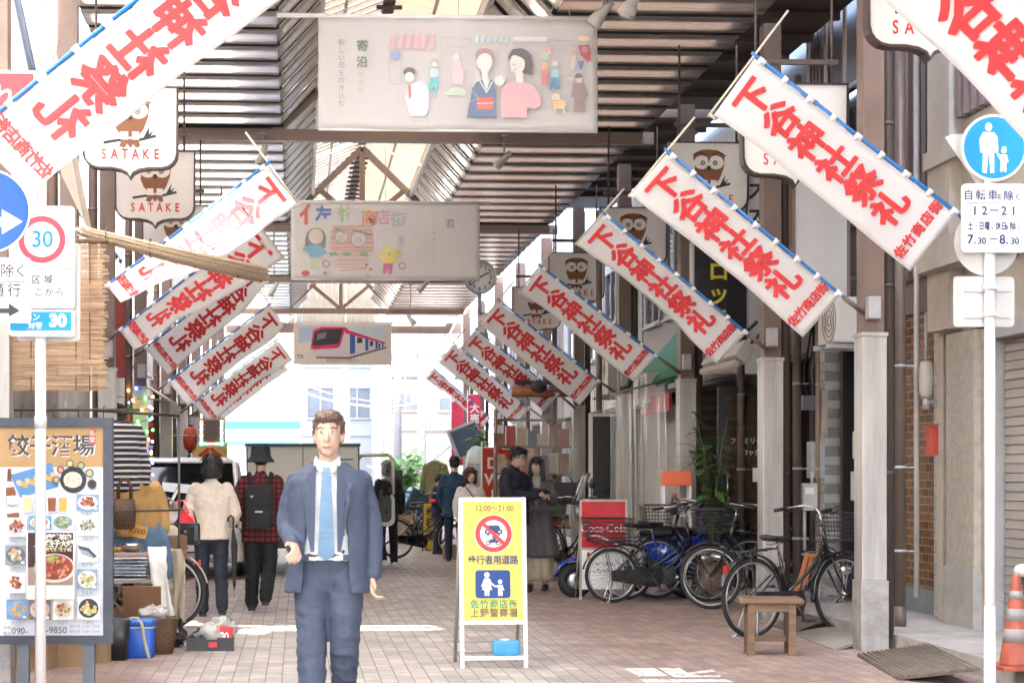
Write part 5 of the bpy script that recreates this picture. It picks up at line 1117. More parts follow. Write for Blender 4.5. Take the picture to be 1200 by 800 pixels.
# ---------------------------------------------------------------- bicycles
tyre_m = mat('tyre', (.022, .022, .024), .75, var=.25); rim_m = mat('rim_steel', (.45, .44, .42), .3, .8, var=.08); chrome = mat('chrome', (.5, .49, .48), .2, .9, var=.05)
bike_bk = mat('bicycle_black_paint', (.014, .014, .016), .25, var=.1, coat=.4); bike_bl = mat('bicycle_blue_paint', (.008, .028, .2), .25, var=.1, coat=.4); seat_bk = mat('saddle_black', (.018, .018, .02), .5, var=.1)
wire_bk = mat('black_wire', (.025, .025, .027), .4); refl = mat('red_reflector', (.45, .015, .012), .2, var=0); amber = mat('amber_reflector', (.7, .25, .03), .2, var=0)
def wheel(t, x, rad, dress=True):
    m = MB(); m.torus((x, 0, rad), rad-.02, .02, 'y', 44, 8); w_ = m.build('wheel', tyre_m, t)
    m = MB(); m.torus((x, 0, rad), rad-.045, .011, 'y', 44, 6, 1.3); m.build('rim', rim_m, w_)
    m = MB()
    for k in range(28):
        a = 2*math.pi*k/28; b = a+(.25 if k % 2 else -.25); m.tube([(x+.018*math.cos(b), .02 if k % 4 < 2 else -.02, rad+.018*math.sin(b)), (x+(rad-.05)*math.cos(a), 0, rad+(rad-.05)*math.sin(a))], .0014, 4, False)
    m.cyl((x, -.045, rad), (x, .045, rad), .02, 10); m.build('spokes', chrome, w_)
    return w_
def wire_basket(t, name, x0, x1, z0, z1, y, m_, taper=.8, n=9):
    m = MB()
    def C(f, u):                          # rim loop point u 0..1 at height f
        k = taper+(1-taper)*f; xm = (x0+x1)/2; hx = (x1-x0)/2*k; hy = y*k
        P = [(-hx, -hy), (hx, -hy), (hx, hy), (-hx, hy), (-hx, -hy)]; i = min(3, int(u*4)); g = u*4-i
        return Vector((xm+P[i][0]+(P[i+1][0]-P[i][0])*g, P[i][1]+(P[i+1][1]-P[i][1])*g, z0+(z1-z0)*f))
    for i in range(7): m.tube([C(i/6, k/16) for k in range(17)], .0032 if i < 6 else .007, 5, False)
    for k in range(4*n): m.tube([C(0, k/(4*n)), C(1, k/(4*n))], .0024, 4, False)
    for i in range(6): f = i/5*2-1; m.tube([(x0*.5+x1*.5-(x1-x0)/2*taper, f*y*taper, z0), (x0*.5+x1*.5+(x1-x0)/2*taper, f*y*taper, z0)], .0028, 4, False)
    return m.build(name, m_, t)
def bicycle(label, X, Y, yaw, rad=.335, paint=None, front=True, rear_basket=False, bask=None, wb=1.08, rise=0.0, z=0.0, dark_rack=True, sticker=True):
    """stands along local +x, wheels on the ground"""
    t = thing('bicycle', label, 'bicycle', (X, Y, z), yaw, 'bicycles parked in the arcade'); paint = paint or bike_bk; k = rad/.335
    xr, xf = -wb*.47, wb*.53; bb = Vector((xr+.44, 0, .28)); hd = Vector((xf-.20, 0, .66*k+.08+rise)); ht = hd+Vector((-.055, 0, .19)); st = Vector((bb.x-.13, 0, .72)); ax = Vector((xr, 0, rad))
    wheel(t, xr, rad); wheel(t, xf, rad)
    m = MB(); q = lambda a, b, s_: [a, a.lerp(b, .35)+Vector((0, 0, s_)), a.lerp(b, .7)+Vector((0, 0, s_*.8)), b]
    m.tube(q(hd+Vector((-.01, 0, .03)), bb+Vector((-.04, 0, .10)), -.055), .016, 8); m.tube(q(hd+Vector((.005, 0, -.03)), bb, -.06), .018, 8)
    m.tube([hd+Vector((.012, 0, -.06)), ht], .02, 8); m.tube([bb, st], .016, 8)
    for s_ in (-1, 1): m.tube([bb+Vector((0, s_*.02, 0)), ax+Vector((0, s_*.055, 0))], .009, 6); m.tube([bb.lerp(st, .75)+Vector((0, s_*.015, 0)), ax+Vector((0, s_*.055, 0))], .008, 6)
    m.build('frame', paint, t)
    m = MB()
    for s_ in (-1, 1): m.tube([hd+Vector((.016, s_*.045, -.07)), hd+Vector((.06, s_*.05, -.2)), (xf, s_*.05, rad)], .010, 6)
    m.b2(hd.x-.02, hd.x+.05, -.055, .055, hd.z-.09, hd.z-.06); m.build('fork', paint, t)
    m = MB(); sh = ht+Vector((-.02, 0, .10)); m.tube([ht, sh], .012, 8)
    for s_ in (-1, 1): m.tube([sh, sh+Vector((.04, s_*.10, .06)), sh+Vector((.0, s_*.22, .075)), sh+Vector((-.16, s_*.275, .05)), sh+Vector((-.25, s_*.285, .035))], .0105, 8)
    hb = m.build('handlebar', chrome, t)
    m = MB()
    for s_ in (-1, 1): m.tube([sh+Vector((-.15, s_*.272, .05)), sh+Vector((-.27, s_*.287, .033))], .017, 8); m.tube([sh+Vector((-.02, s_*.25, .06)), sh+Vector((-.14, s_*.27, .005))], .006, 6)
    m.build('grip', black, hb)
    m = MB(); sx = st.x-.03; m.loft([[(sx+dx, wy*math.cos(a), .845+hz+.028*math.sin(a)) for a in [2*math.pi*i/12 for i in range(12)]] for dx, wy, hz in ((-.14, .03, .012), (-.12, .09, .014), (-.06, .105, .005), (.0, .075, .0), (.07, .035, -.004), (.13, .022, -.008), (.145, .01, -.01))]); sd_ = m.build('saddle', seat_bk, t)
    m = MB(); m.tube([st, st+Vector((-.025, 0, .12))], .012, 8); m.tube([(sx-.08, .04, .80), (sx-.02, .05, .79), (sx+.08, .01, .825)], .005, 5); m.tube([(sx-.08, -.04, .80), (sx-.02, -.05, .79), (sx+.08, -.01, .825)], .005, 5); m.build('seat_post', chrome, sd_)
    for x, a0, a1 in ((xr, 5, 168), (xf, 40, 190)):
        m = MB(); R0 = rad+.022
        m.grid(lambda u, v: (x+(R0+.012*math.sin(math.pi*v))*math.cos(R(a0+(a1-a0)*u)), -.03+.06*v, rad+(R0+.012*math.sin(math.pi*v))*math.sin(R(a0+(a1-a0)*u))), 26, 4, .002); m.build('mudguard', paint, t)
    m = MB(); m.prism([(xr-.02, rad+.055), (bb.x+.1, bb.z+.11), (bb.x+.12, bb.z), (bb.x+.08, bb.z-.1), (bb.x, bb.z-.105), (xr-.02, rad-.055)], -.072, -.048); m.build('chain_guard', bike_bk, t)
    m = MB(); m.torus(bb+Vector((0, -.04, 0)), .085, .006, 'y', 24, 6); m.tube([bb+Vector((0, -.08, 0)), bb+Vector((.09, -.085, -.14))], .011, 6); m.tube([bb+Vector((0, .06, 0)), bb+Vector((-.09, .065, .14))], .011, 6)
    m.box(bb+Vector((.09, -.13, -.145)), (.09, .08, .022)); m.box(bb+Vector((-.09, .11, .145)), (.09, .08, .022)); m.build('pedals', dark_metal, t)
    m = MB(); zr = 2*rad+.055
    for s_ in (-1, 1): m.tube([(st.x-.04, s_*.03, zr+.02), (xr-.02, s_*.06, zr), (xr-.20, s_*.055, zr-.005)], .006, 6); m.tube([(xr, s_*.06, rad), (xr-.08, s_*.06, zr)], .005, 6)
    for i in range(4): m.tube([(xr-.18+i*.1, -.058, zr), (xr-.18+i*.1, .058, zr)], .005, 5)
    m.build('carrier', wire_bk if dark_rack else chrome, t)
    m = MB(); m.tube([(xr, .06, rad), (xr-.06, .13, .012), (xr-.11, .13, .01)], .009, 6); m.tube([(xr, -.06, rad), (xr-.06, -.13, .012), (xr-.11, -.13, .01)], .009, 6); m.tube([(xr-.06, -.13, .014), (xr-.06, .13, .014)], .006, 5); m.build('stand', chrome, t)
    m = MB(); m.box((xr-rad*.86, 0, rad*1.72), (.02, .045, .075)); m.build('rear_reflector', refl, t)
    m = MB(); m.lathe([(.03, .05), (.04, .02), (.042, -.05), (.02, -.07)], (xf-.04, -.075, rad*1.62), 12, Matrix.Rotation(R(90), 3, 'Y')); m.build('lamp', chrome, t)
    if front: wire_basket(t, 'front_basket', hd.x+.02, hd.x+.36, hd.z+.06, hd.z+.30, .2, bask or wire_bk)
    if rear_basket: wire_basket(t, 'rear_basket', xr-.3, xr+.2, zr+.02, zr+.27, .2, bask or wire_bk)
    return t
def gp2(px, py, z=0.0): Y = FPX*(EYE-z)/(py-CY); r = (px-CX)/FPX; u = r*Y; return Vector((Y*math.sin(YAW)+u*math.cos(YAW), Y*math.cos(YAW)-u*math.sin(YAW), 0))
a = at(885, 700, 14.45); bicycle('large black city bicycle with front basket behind the wooden bench', a.x+.43, 14.72, R(28), .345, sticker=True)
a = at(718, 676, 18.5); bicycle('small wheeled black bicycle with a basket over its rear wheel before the red sign', a.x+.50, 18.55, R(3), .30, rear_basket=True, front=False, rise=.02)
a = at(772, 676, 19.1); bicycle('black bicycle with front basket turned towards the red drinks sign, behind the small wheeled one', a.x+.55, 19.15, R(180), .345)
a = at(845, 684, 18.9); bicycle('blue framed bicycle with a black front basket just past the small wheeled one', a.x-.56, 18.95, R(-4), .32, paint=bike_bl, rise=.03)
a = at(905, 684, 17.4); bicycle('black bicycle almost hidden behind the large one near the glass door', a.x-.1, 17.3, R(150), .335)
a = at(667, 660, 22.4); t = bicycle('black bicycle carrying a green grey crate, behind the woman in the charcoal dress', a.x+.05, 22.6, R(-70), .34)
part(t, 'crate', mat('green_grey_plastic', (.075, .095, .085), .5), lambda q: (q.loft([oval((-.62, 0, .76), .16, .19, 20, p=6), oval((-.62, 0, 1.02), .2, .22, 20, p=6), oval((-.62, 0, 1.02), .18, .2, 20, p=6), oval((-.62, 0, .78), .14, .17, 20, p=6)])))
a = at(521, 635, 28.6); bicycle('far black bicycle standing by the man in teal', a.x-.35, 28.7, R(24), .33)
a = at(478, 625, 33); bicycle('farthest bicycle leaning by a cardboard box beyond the walking man', a.x, 33.2, R(160), .33, paint=mat('bicycle_grey_paint', (.25, .25, .26), .3))
a = at(193, 692, 15.35); t = bicycle('bicycle with a cream rear mudguard by the second hand clothes', a.x-.5, 15.45, R(184), .345, paint=mat('bicycle_cream_paint', (.5, .40, .28), .35), front=False)
part(t, 'orange_carrier', mat('orange_plastic', (.62, .09, .02), .4), lambda q: q.box((-.36, 0, .76), (.28, .14, .05), None, .015))

# ---------------------------------------------------------------- delivery scooter, drinks sign, orange topped stand
a = at(680, 690, 19.0); t = thing('motor_scooter', 'blue delivery scooter with windscreen and round mirrors behind the red drinks sign', 'scooter', (a.x, 19.35, 0), R(0))
blue_p = mat('scooter_blue', (.008, .05, .42), .2, var=.06, coat=.6); scr = mat('smoked_screen', (.03, .03, .032), .1, alpha=.75, var=0)
for x in (0, 1.25):
    m = MB(); m.torus((x, 0, .2), .15, .055, 'y', 32, 10); w_ = m.build('wheel', tyre_m, t)
    m = MB(); m.lathe([(.001, .03), (.06, .03), (.1, .02), (.1, -.02), (.06, -.03), (.001, -.03)], (x, 0, .2), 18, Matrix.Rotation(R(90), 3, 'X')); m.build('rim', rim_m, w_)
part(t, 'front_fender', blue_p, lambda q: q.grid(lambda u, v: (.0+.245*math.cos(R(30+140*u)), -.075+.15*v, .2+(.225+.03*math.sin(math.pi*v))*math.sin(R(30+140*u))), 16, 6, .006))
part(t, 'fork', dark_metal, lambda q: [q.tube([(0, s_*.06, .2), (.14, s_*.07, .72)], .02, 8) for s_ in (-1, 1)])
part(t, 'leg_shield', blue_p, lambda q: q.loft([oval((.17, 0, .3), .05, .16, 16), oval((.2, 0, .5), .07, .22, 16), oval((.22, 0, .75), .08, .24, 16), oval((.2, 0, .92), .07, .15, 16)]))
part(t, 'floor_board', dark_metal, lambda q: q.box((.55, 0, .27), (.6, .3, .07), None, .02))
part(t, 'rear_body', blue_p, lambda q: q.loft([[Vector((x, wy*math.cos(a_), z_+hz*math.sin(a_))) for a_ in [2*math.pi*i/16 for i in range(16)]] for x, wy, z_, hz in ((.78, .06, .5, .14), (.85, .17, .5, .2), (1.1, .18, .52, .2), (1.4, .14, .6, .13), (1.52, .05, .62, .06))]))
part(t, 'seat', seat_bk, lambda q: q.loft([[Vector((x, wy*math.cos(a_), .74+hz*math.sin(a_))) for a_ in [2*math.pi*i/14 for i in range(14)]] for x, wy, hz in ((.72, .05, .03), (.8, .13, .06), (1.1, .14, .07), (1.35, .11, .06), (1.42, .04, .03))]))
part(t, 'handlebar', chrome, lambda q: (q.tube([(.16, -.36, .98), (.13, -.2, 1.0), (.12, 0, .98), (.13, .2, 1.0), (.16, .36, .98)], .014, 8), q.ell((.12, 0, 1.0), (.09, .13, .09))))
part(t, 'headlamp', mat('lamp_glass', (.5, .48, .45), .15), lambda q: q.ell((.035, 0, .99), (.03, .075, .06)))
part(t, 'windscreen', scr, lambda q: q.grid(lambda u, v: (.06+.14*v-.10*math.cos((u-.5)*2.2), (u-.5)*(.44-.14*v), 1.06+.36*v), 10, 8, .004))
for s_ in (-1, 1):
    o = part(t, 'mirror', black, lambda q: (q.tube([(.15, s_*.3, 1.0), (.13, s_*.36, 1.12), (.12, s_*.4, 1.24)], .007, 6), q.ell((.12, s_*.42, 1.30), (.03, .085, .055))))
part(t, 'rear_rack', chrome, lambda q: (q.tube([(1.3, -.1, .78), (1.62, -.1, .8), (1.62, .1, .8), (1.3, .1, .78)], .009, 6)))
part(t, 'exhaust', chrome, lambda q: q.tube([(.9, -.14, .2), (1.45, -.16, .28)], .045, 10)); part(t, 'stand', dark_metal, lambda q: q.tube([(.75, -.1, .22), (.8, -.16, .01), (.8, .16, .01), (.75, .1, .22)], .012, 6))
a = at(712, 706, 18.72); s_ = 2000/18.9
t = thing('drinks_sign', 'red and white drinks sign on a beige metal stand behind the small wheeled bicycle', 'sign', (a.x, 18.98, 0), R(2))
part(t, 'stand', mat('beige_metal', (.45, .41, .34), .4, .2), lambda q: [q.b2(x-.012, x+.012, -.012, .012, -.0, 1.1) for x in (-.26, .26)]+[q.b2(-.27, .27, -.014, .014, 1.1, 1.125), q.b2(-.25, .25, -.013, .013, .56, .585), q.tube([(-.26, 0, .9), (-.26, .3, 0)], .01, 6), q.tube([(.26, 0, .9), (.26, .3, 0)], .01, 6)])
part(t, 'red_panel', mat('drink_red', (.58, .012, .025), .3, coat=.4), lambda q: q.b2(-.247, .247, -.008, .008, .587, 1.098)); part(t, 'white_panel', enamel, lambda q: q.b2(-.247, .247, -.008, .008, .12, .558))
m = MB(); write(m, 'Coca-Cola', (.0, .80), .12, bold=.012, y=-.010, th=.001, M=Matrix.Shear('XZ', 4, (.25, 0)) if False else None); m.build('script', enamel, t)
part(t, 'wave', enamel, lambda q: q.grid(lambda u, v: (-.24+.48*u, -.0095, .66+.05*math.sin(u*4.5+.5)+.025*v*math.sin(math.pi*u)), 20, 1))
p = Pic(0, 0, 1, -.0085); rq = random.Random(6)
for r_ in range(2):
    for i in range(26): x, y = -.19+.0152*i, -.33-.075*r_+rq.uniform(-.02, .02); p.L((.03, .03, .035), [(x, y), (x+rq.uniform(-.014, .014), y+rq.uniform(-.03, .03))], .007)
p.build('lettering', t)
a = at(792, 690, 19.45); t = thing('display_stand', 'tall white framed stand with a bright orange top before the vinyl curtain', 'stand', (a.x, 19.45, 0), R(-6))
part(t, 'top_panel', mat('orange_panel', (.75, .10, .012), .4, var=.03), lambda q: q.box((0, 0, 1.36), (.33, .24, .17), None, .006)); part(t, 'post', white_metal, lambda q: [q.b2(x-.014, x+.014, y-.014, y+.014, 0, 1.28) for x in (-.15, .15) for y in (-.1, .1)]+[q.b2(-.15, .15, -.1, .1, z_, z_+.015) for z_ in (.5, .92)])
part(t, 'vase', mat('green_vase', (.03, .10, .045), .3), lambda q: q.lathe([(.001, .935), (.04, .94), (.055, 1.02), (.03, 1.12), (.035, 1.14)], (-.02, 0, 0), 14)); part(t, 'lid', mat('orange_lid', (.5, .13, .05), .4), lambda q: q.ell((-.02, 0, 1.16), (.03, .03, .03)))

# ---------------------------------------------------------------- wooden bench, orange trestle, ramps, cone, bollard
wood = mat('old_wood', (.19, .115, .07), .7, var=.3, sc=4, stretch=(.4, 8, 8), bump=.3, bsc=30)
wood_d = mat('dark_old_wood', (.15, .09, .055), .7, var=.3, sc=4, stretch=(8, 8, .4))
a = gp2(902, 766); t = thing('bench', 'small slatted wooden bench standing before the large black bicycle', 'bench', a, R(-9))
W2 = .205
part(t, 'seat', wood, lambda q: [q.box((0, -.13+i*.088, .425), (.43, .082, .035), None, .006) for i in range(4)]+[q.tube([(s_*.215, -.17, .42), (s_*.215, .17, .42)], .03, 12) for s_ in (-1, 1)])
part(t, 'apron', wood, lambda q: (q.b2(-.18, .18, -.135, -.11, .34, .405), q.b2(-.18, .18, .11, .135, .34, .405)))
for x in (-.155, .155):
    for y in (-.12, .12): part(t, 'leg', wood_d if y > 0 else wood, lambda q: q.b2(x-.028, x+.028, y-.028, y+.028, 0, .405, .004))
part(t, 'stretcher', wood, lambda q: (q.b2(-.127, .127, -.02, .02, .1, .145), q.b2(-.17, -.14, -.092, .092, .1, .14), q.b2(.14, .17, -.092, .092, .1, .14)))
a = at(944, 690, 15.6); t = thing('trestle', 'folded orange wooden trestle leaning by the drainpipe behind the bicycle saddle', 'trestle', (a.x, 15.75, .05), R(-10))
part(t, 'leg', mat('orange_wood', (.40, .14, .04), .6, var=.15), lambda q: (q.box((-.03, 0, .30), (.035, .03, .64), Matrix.Rotation(R(16), 3, 'Y')), q.box((.03, .02, .30), (.035, .03, .64), Matrix.Rotation(R(14), 3, 'Y')), q.box((.09, 0, .60), (.12, .05, .03))))
ck = mat('chequer_plate', (.13, .11, .095), .5, .4, var=.2, sc=8, bump=.6, bsc=50); rib = mat('ribbed_ramp', (.17, .14, .115), .6, .2, var=.2, sc=5)
def ramp(pts, label, m_, ribs=0, th=.02):
    P = [gp2(x, y, z_)+Vector((0, 0, z_)) for x, y, z_ in pts]; t = thing('kerb_ramp', label, 'ramp', (P[0].x, P[0].y, 0), 0, 'metal ramps over the kerb'); o = Vector((P[0].x, P[0].y, 0)); P = [p-o for p in P]
    m = MB(); q = MB(); q.poly(P); n = (P[1]-P[0]).cross(P[3]-P[0]).normalized(); n = n if n.z > 0 else -n
    vs_ = [m.bm.verts.new(p) for p in P]+[m.bm.verts.new(p-n*th) for p in P]
    for f in ((0, 1, 2, 3), (7, 6, 5, 4), (0, 4, 5, 1), (1, 5, 6, 2), (2, 6, 7, 3), (3, 7, 4, 0)): m.bm.faces.new([vs_[i] for i in f])
    q.bm.free(); m.build('plate', m_, t)
    if ribs:
        m = MB()
        for i in range(ribs):
            f = (i+.5)/ribs; m.tube([P[0].lerp(P[3], f)+n*.002, P[1].lerp(P[2], f)+n*.002], .008, 6)
        m.build('rib', m_, t)
ramp([(1004, 766, .02), (1050, 793, .02), (1149, 782, .14), (1090, 754, .14)], 'large ribbed brown ramp from the paving up to the shutter step', rib, 16)
ramp([(930, 741, .015), (976, 760, .015), (1012, 750, .06), (975, 733, .06)], 'pale ribbed ramp at the foot of the nearest column', mat('pale_ramp', (.33, .31, .28), .6, .2, var=.15), 12)
ramp([(905, 733, .01), (929, 741, .01), (977, 722, .12), (946, 714, .12)], 'dark chequered ramp under the front wheel of the large bicycle', ck)
a = gp2(1184, 783, .13); t = thing('traffic_cone', 'faded orange traffic cone with grey bands by the roller shutter', 'traffic cone', (a.x+.04, a.y, .13)); t.scale = (.88,)*3
orange_c = mat('faded_orange_plastic', (.36, .085, .05), .6, var=.3, sc=7); band_c = mat('reflective_grey', (.27, .245, .24), .4, var=.15)
part(t, 'cone', orange_c, lambda q: q.lathe([(.125, .02), (.12, .05), (.03, .68), (.026, .70), (.018, .70)], n=28)); part(t, 'base', orange_c, lambda q: q.box((0, 0, .012), (.34, .34, .03), None, .01))
part(t, 'band', band_c, lambda q: [q.lathe([(.1215-.0143*(z0-.05)/.1, z0), (.1215-.0143*(z1-.05)/.1, z1)], n=28) for z0, z1 in ((.2, .3), (.36, .45), (.52, .58))])
a = gp2(1198, 802, .0); t = thing('bollard', 'short white square post at the picture edge before the traffic cone', 'bollard', (a.x+.02, a.y, 0)); part(t, 'post', enamel, lambda q: q.b2(-.05, .05, -.05, .05, -.02, .44, .008)); part(t, 'cap', white_metal, lambda q: q.b2(-.055, .055, -.055, .055, .44, .455, .004))
a = at(1198, 668, 12.4); t = thing('globe_post', 'pale ball on a thin post beside the traffic cone tip', 'post', (a.x, 12.4, .1)); part(t, 'globe', mat('cream_ball', (.62, .57, .5), .4), lambda q: q.ell((0, 0, a.z-.1), (.062, .062, .05))); part(t, 'stem', dark_metal, lambda q: q.cyl((0, 0, 0), (0, 0, a.z-.14), .02, 8))
part(t, 'foot', dark_metal, lambda q: q.cyl((0, 0, 0.0), (0, 0, .03), .09, 14))

# ---------------------------------------------------------------- fittings on the right hand fronts
def pipe(px, Y, z0, z1, r, m_, label, foot=0):
    a = at(px, 556, Y); t = thing('drainpipe', label, 'pipe', (a.x, Y, 0), 0, 'free standing drainpipes')
    part(t, 'tube', m_, lambda q: q.tube([(0, 0, z0), (0, 0, z1)], r, 14))
    def cl(q):
        for z_ in (.75, 1.45, 2.3, 3.4): q.cyl((0, 0, z_), (0, 0, z_+.025), r*1.12, 14); q.b2(0, .12, -.006, .006, z_+.006, z_+.018)
    part(t, 'clamp', grey_metal, cl)
    part(t, 'shoe', m_, lambda q: q.cyl((0, 0, z0), (0, 0, z0+.2), r*1.16, 14))
pipe_b = mat('brown_pipe', (.125, .088, .07), .4, var=.12, sc=5)
pipe(1055, 14.1, .1, 5.6, .043, pipe_b, 'thick brown drainpipe before the orange tiled front')
pipe(934, 16.9, .1, 5.4, .042, pipe_b, 'brown drainpipe beside the cluster of meters')
pipe(958, 17.0, .1, 4.5, .022, mat('tan_pipe', (.33, .25, .18), .5), 'thin tan pipe by the black doorway')
pipe(702, 24.4, .1, 5.2, .045, pipe_b, 'brown drainpipe by the chain left of the black notice board')
pipe(868, 19.2, .1, 5.2, .045, pipe_b, 'brown drainpipe behind the leafy plant')
a = at(1085, 445, 14.85); t = thing('wall_lamp', 'cream barrel shaped lamp on the pillar edge above the red letter box', 'lamp', a)
part(t, 'shade', mat('lamp_opal', (.58, .52, .42), .4, transl=.3), lambda q: q.lathe([(.001, .165), (.045, .165), (.06, .1), (.062, 0), (.055, -.12), (.04, -.16), (.001, -.16)], n=20)); part(t, 'bracket', grey_metal, lambda q: (q.cyl((0, 0, -.16), (0, 0, -.26), .03, 10), q.b2(0, .16, -.02, .02, -.21, -.18), q.tube([(0, 0, .16), (0, 0, .6)], .015, 8)))
a = at(1099, 515, 14.82); t = thing('letter_box', 'red letter box with a round sticker on the stucco pillar', 'letter box', a)
part(t, 'box', mat('letter_box_red', (.46, .055, .03), .4, var=.15, sc=8), lambda q: q.b2(-.085, .085, -.06, .06, -.135, .12, .006)); part(t, 'lid', mat('letter_box_lid', (.36, .05, .035), .4), lambda q: q.box((-.005, 0, .132), (.2, .15, .015), Matrix.Rotation(R(-6), 3, 'Y')))
p = Pic(0, 0, 1, -.061); p.C((.75, .73, .68), .025, .07, .036); p.C((.1, .3, .55), .025, .07, .027); p.P((.8, .5, .1), [(.0, .06), (.03, .045), (.01, .09)]); p.P((.75, .73, .68), [(.02, .06), (.04, .06), (.04, .085), (.02, .08)]); p.build('sticker', t)
def mbox(px0, px1, py0, py1, Y, name, label, cat, m_, dep=.14, group=None):
    a, b = at(px0, py0, Y), at(px1, py1, Y); t = thing(name, label, cat, ((a.x+b.x)/2, Y, b.z), 0, group); w_, h_ = b.x-a.x, a.z-b.z
    part(t, 'casing', m_, lambda q: q.b2(-w_/2, w_/2, 0, dep, 0, h_, .008)); return t, w_, h_
plast = mat('meter_plastic', (.55, .52, .46), .45)
t, w_, h_ = mbox(941, 962, 463, 480, 17.0, 'junction_box', 'grey blue junction box below the black cables', 'meter', mat('blue_grey_box', (.13, .14, .16), .4)); part(t, 'cable', black, lambda q: [q.tube([(-.05+.05*i, .05, h_), (-.08+.05*i, .0, h_+.25), (-.02+.05*i, .05, h_+.5), (.02, .05, h_+.75)], .012, 6) for i in range(3)]); part(t, 'side_box', mat('tan_box', (.38, .28, .2), .5), lambda q: q.b2(w_/2+.005, w_/2+.07, 0, .12, -.25, h_+.05))
t, w_, h_ = mbox(950, 967, 517, 560, 17.0, 'meter_box', 'tall pale grey meter box between junction box and gas meter', 'meter', grey_metal); part(t, 'latch', chrome, lambda q: q.b2(-.01, .01, -.01, -.001, h_*.4, h_*.6))
t, w_, h_ = mbox(941, 958, 566, 598, 16.9, 'gas_meter', 'cream gas meter beside the thin tan pipe', 'meter', plast); part(t, 'dial', enamel, lambda q: q.b2(-.05, .04, -.006, -.001, h_*.6, h_*.85)); part(t, 'pipe', plast, lambda q: (q.cyl((-.04, .06, -.4), (-.04, .06, 0), .018, 8), q.cyl((.04, .06, h_), (.04, .06, h_+.12), .02, 8)))
t, w_, h_ = mbox(1001, 1010, 505, 537, 14.6, 'notice_holder', 'small grey notice holder beside the clad column', 'sign', grey_metal, .05); part(t, 'card', enamel, lambda q: q.b2(-w_*.4, w_*.4, -.004, -.001, h_*.2, h_*.8))
t, w_, h_ = mbox(1000, 1010, 552, 586, 14.6, 'leaflet_box', 'grey leaflet box lower on the clad column', 'box', grey_metal, .08); part(t, 'flap', chrome, lambda q: q.b2(-w_*.45, w_*.45, -.008, -.001, h_*.7, h_*.9))
def aircon(px, py, Y, label, w_=.75, h_=.55):
    a = at(px, py, Y); t = thing('air_conditioner', label, 'air conditioner', a, R(90), 'air conditioner units on the fronts')
    part(t, 'casing', plast, lambda q: q.box((0, 0, 0), (w_, .28, h_), None, .015)); part(t, 'grille', dark_metal, lambda q: [q.torus((-.1, .142, 0), r, .004, 'y', 24, 5) for r in (.05, .1, .15, .2)]); part(t, 'bracket', grey_metal, lambda q: (q.b2(-w_*.4, -w_*.36, -.3, .2, -h_/2-.05, -h_/2-.005), q.b2(w_*.36, w_*.4, -.3, .2, -h_/2-.05, -h_/2-.005)))
aircon(985, 377, 15.8, 'white air conditioner under the blank cream signboard', .5, .42); aircon(716, 432, 25.2, 'large pale air conditioner over the black notice board', 1.0, .8); aircon(762, 456, 22.6, 'low white air conditioner box over the vinyl curtain', .9, .4)
# signboards projecting from the fronts
a, b = at(930, 200, 16.2), at(990, 366, 16.2); t = thing('signboard', 'large blank cream signboard projecting over the black doorway', 'sign', ((a.x+b.x)/2, 16.2, b.z)); w_, h_ = b.x-a.x, a.z+.35-b.z
part(t, 'panel', mat('cream_sign', (.50, .47, .42), .5, var=.05), lambda q: q.b2(-w_/2, w_/2, -.06, .06, 0, h_)); part(t, 'frame', brown, lambda q: (q.b2(w_/2+.001, w_/2+.03, -.07, .07, -.02, h_+.02), q.b2(-w_/2-.03, -w_/2-.001, -.07, .07, -.02, h_+.02))); part(t, 'bracket', brown_dk, lambda q: (q.b2(w_/2+.03, w_/2+.5, -.02, .02, .3, .35), q.b2(w_/2+.03, w_/2+.5, -.02, .02, h_-.35, h_-.3)))
a, b = at(812, 284, 18.6), at(873, 398, 18.6); t = thing('shop_sign', 'tall black shop sign with yellow katakana beside the green awning', 'sign', ((a.x+b.x)/2, 18.6, b.z)); w_, h_ = b.x-a.x, a.z-b.z
part(t, 'panel', mat('sign_black', (.02, .02, .022), .35), lambda q: q.b2(-w_/2, w_/2, -.07, .07, 0, h_)); part(t, 'frame', grey_metal, lambda q: (q.b2(-w_/2-.02, -w_/2-.001, -.08, .08, 0, h_), q.b2(w_/2+.001, w_/2+.02, -.08, .08, 0, h_)))
m = MB(); write(m, 'ロッキ', (-.02, .48), .235, True, .025, y=-.073, th=.002, adv=.25); m.build('lettering', mat('sign_yellow', (.62, .55, .04), .5, var=0), t); part(t, 'bracket', brown_dk, lambda q: q.b2(w_/2+.02, w_/2+.6, -.02, .02, h_*.8, h_*.85))
a, b = at(785, 168, 17.9), at(876, 178, 17.9)
t = thing('signboard', 'white signboard with black characters behind the second large flag', 'sign', (at(890, 240, 17.4).x, 17.4, at(890, 262, 17.4).z)); part(t, 'panel', sign_white, lambda q: q.b2(-.14, .14, -.05, .05, -.4, .75)); m = MB(); write(m, '木本', (0, .18), .26, True, .02, y=-.053, th=.002); m.build('lettering', mat('sign_ink', (.03, .03, .035), .5), t); part(t, 'frame', brown_dk, lambda q: (q.b2(-.16, -.141, -.06, .06, -.42, .77), q.b2(.141, .16, -.06, .06, -.42, .77)))
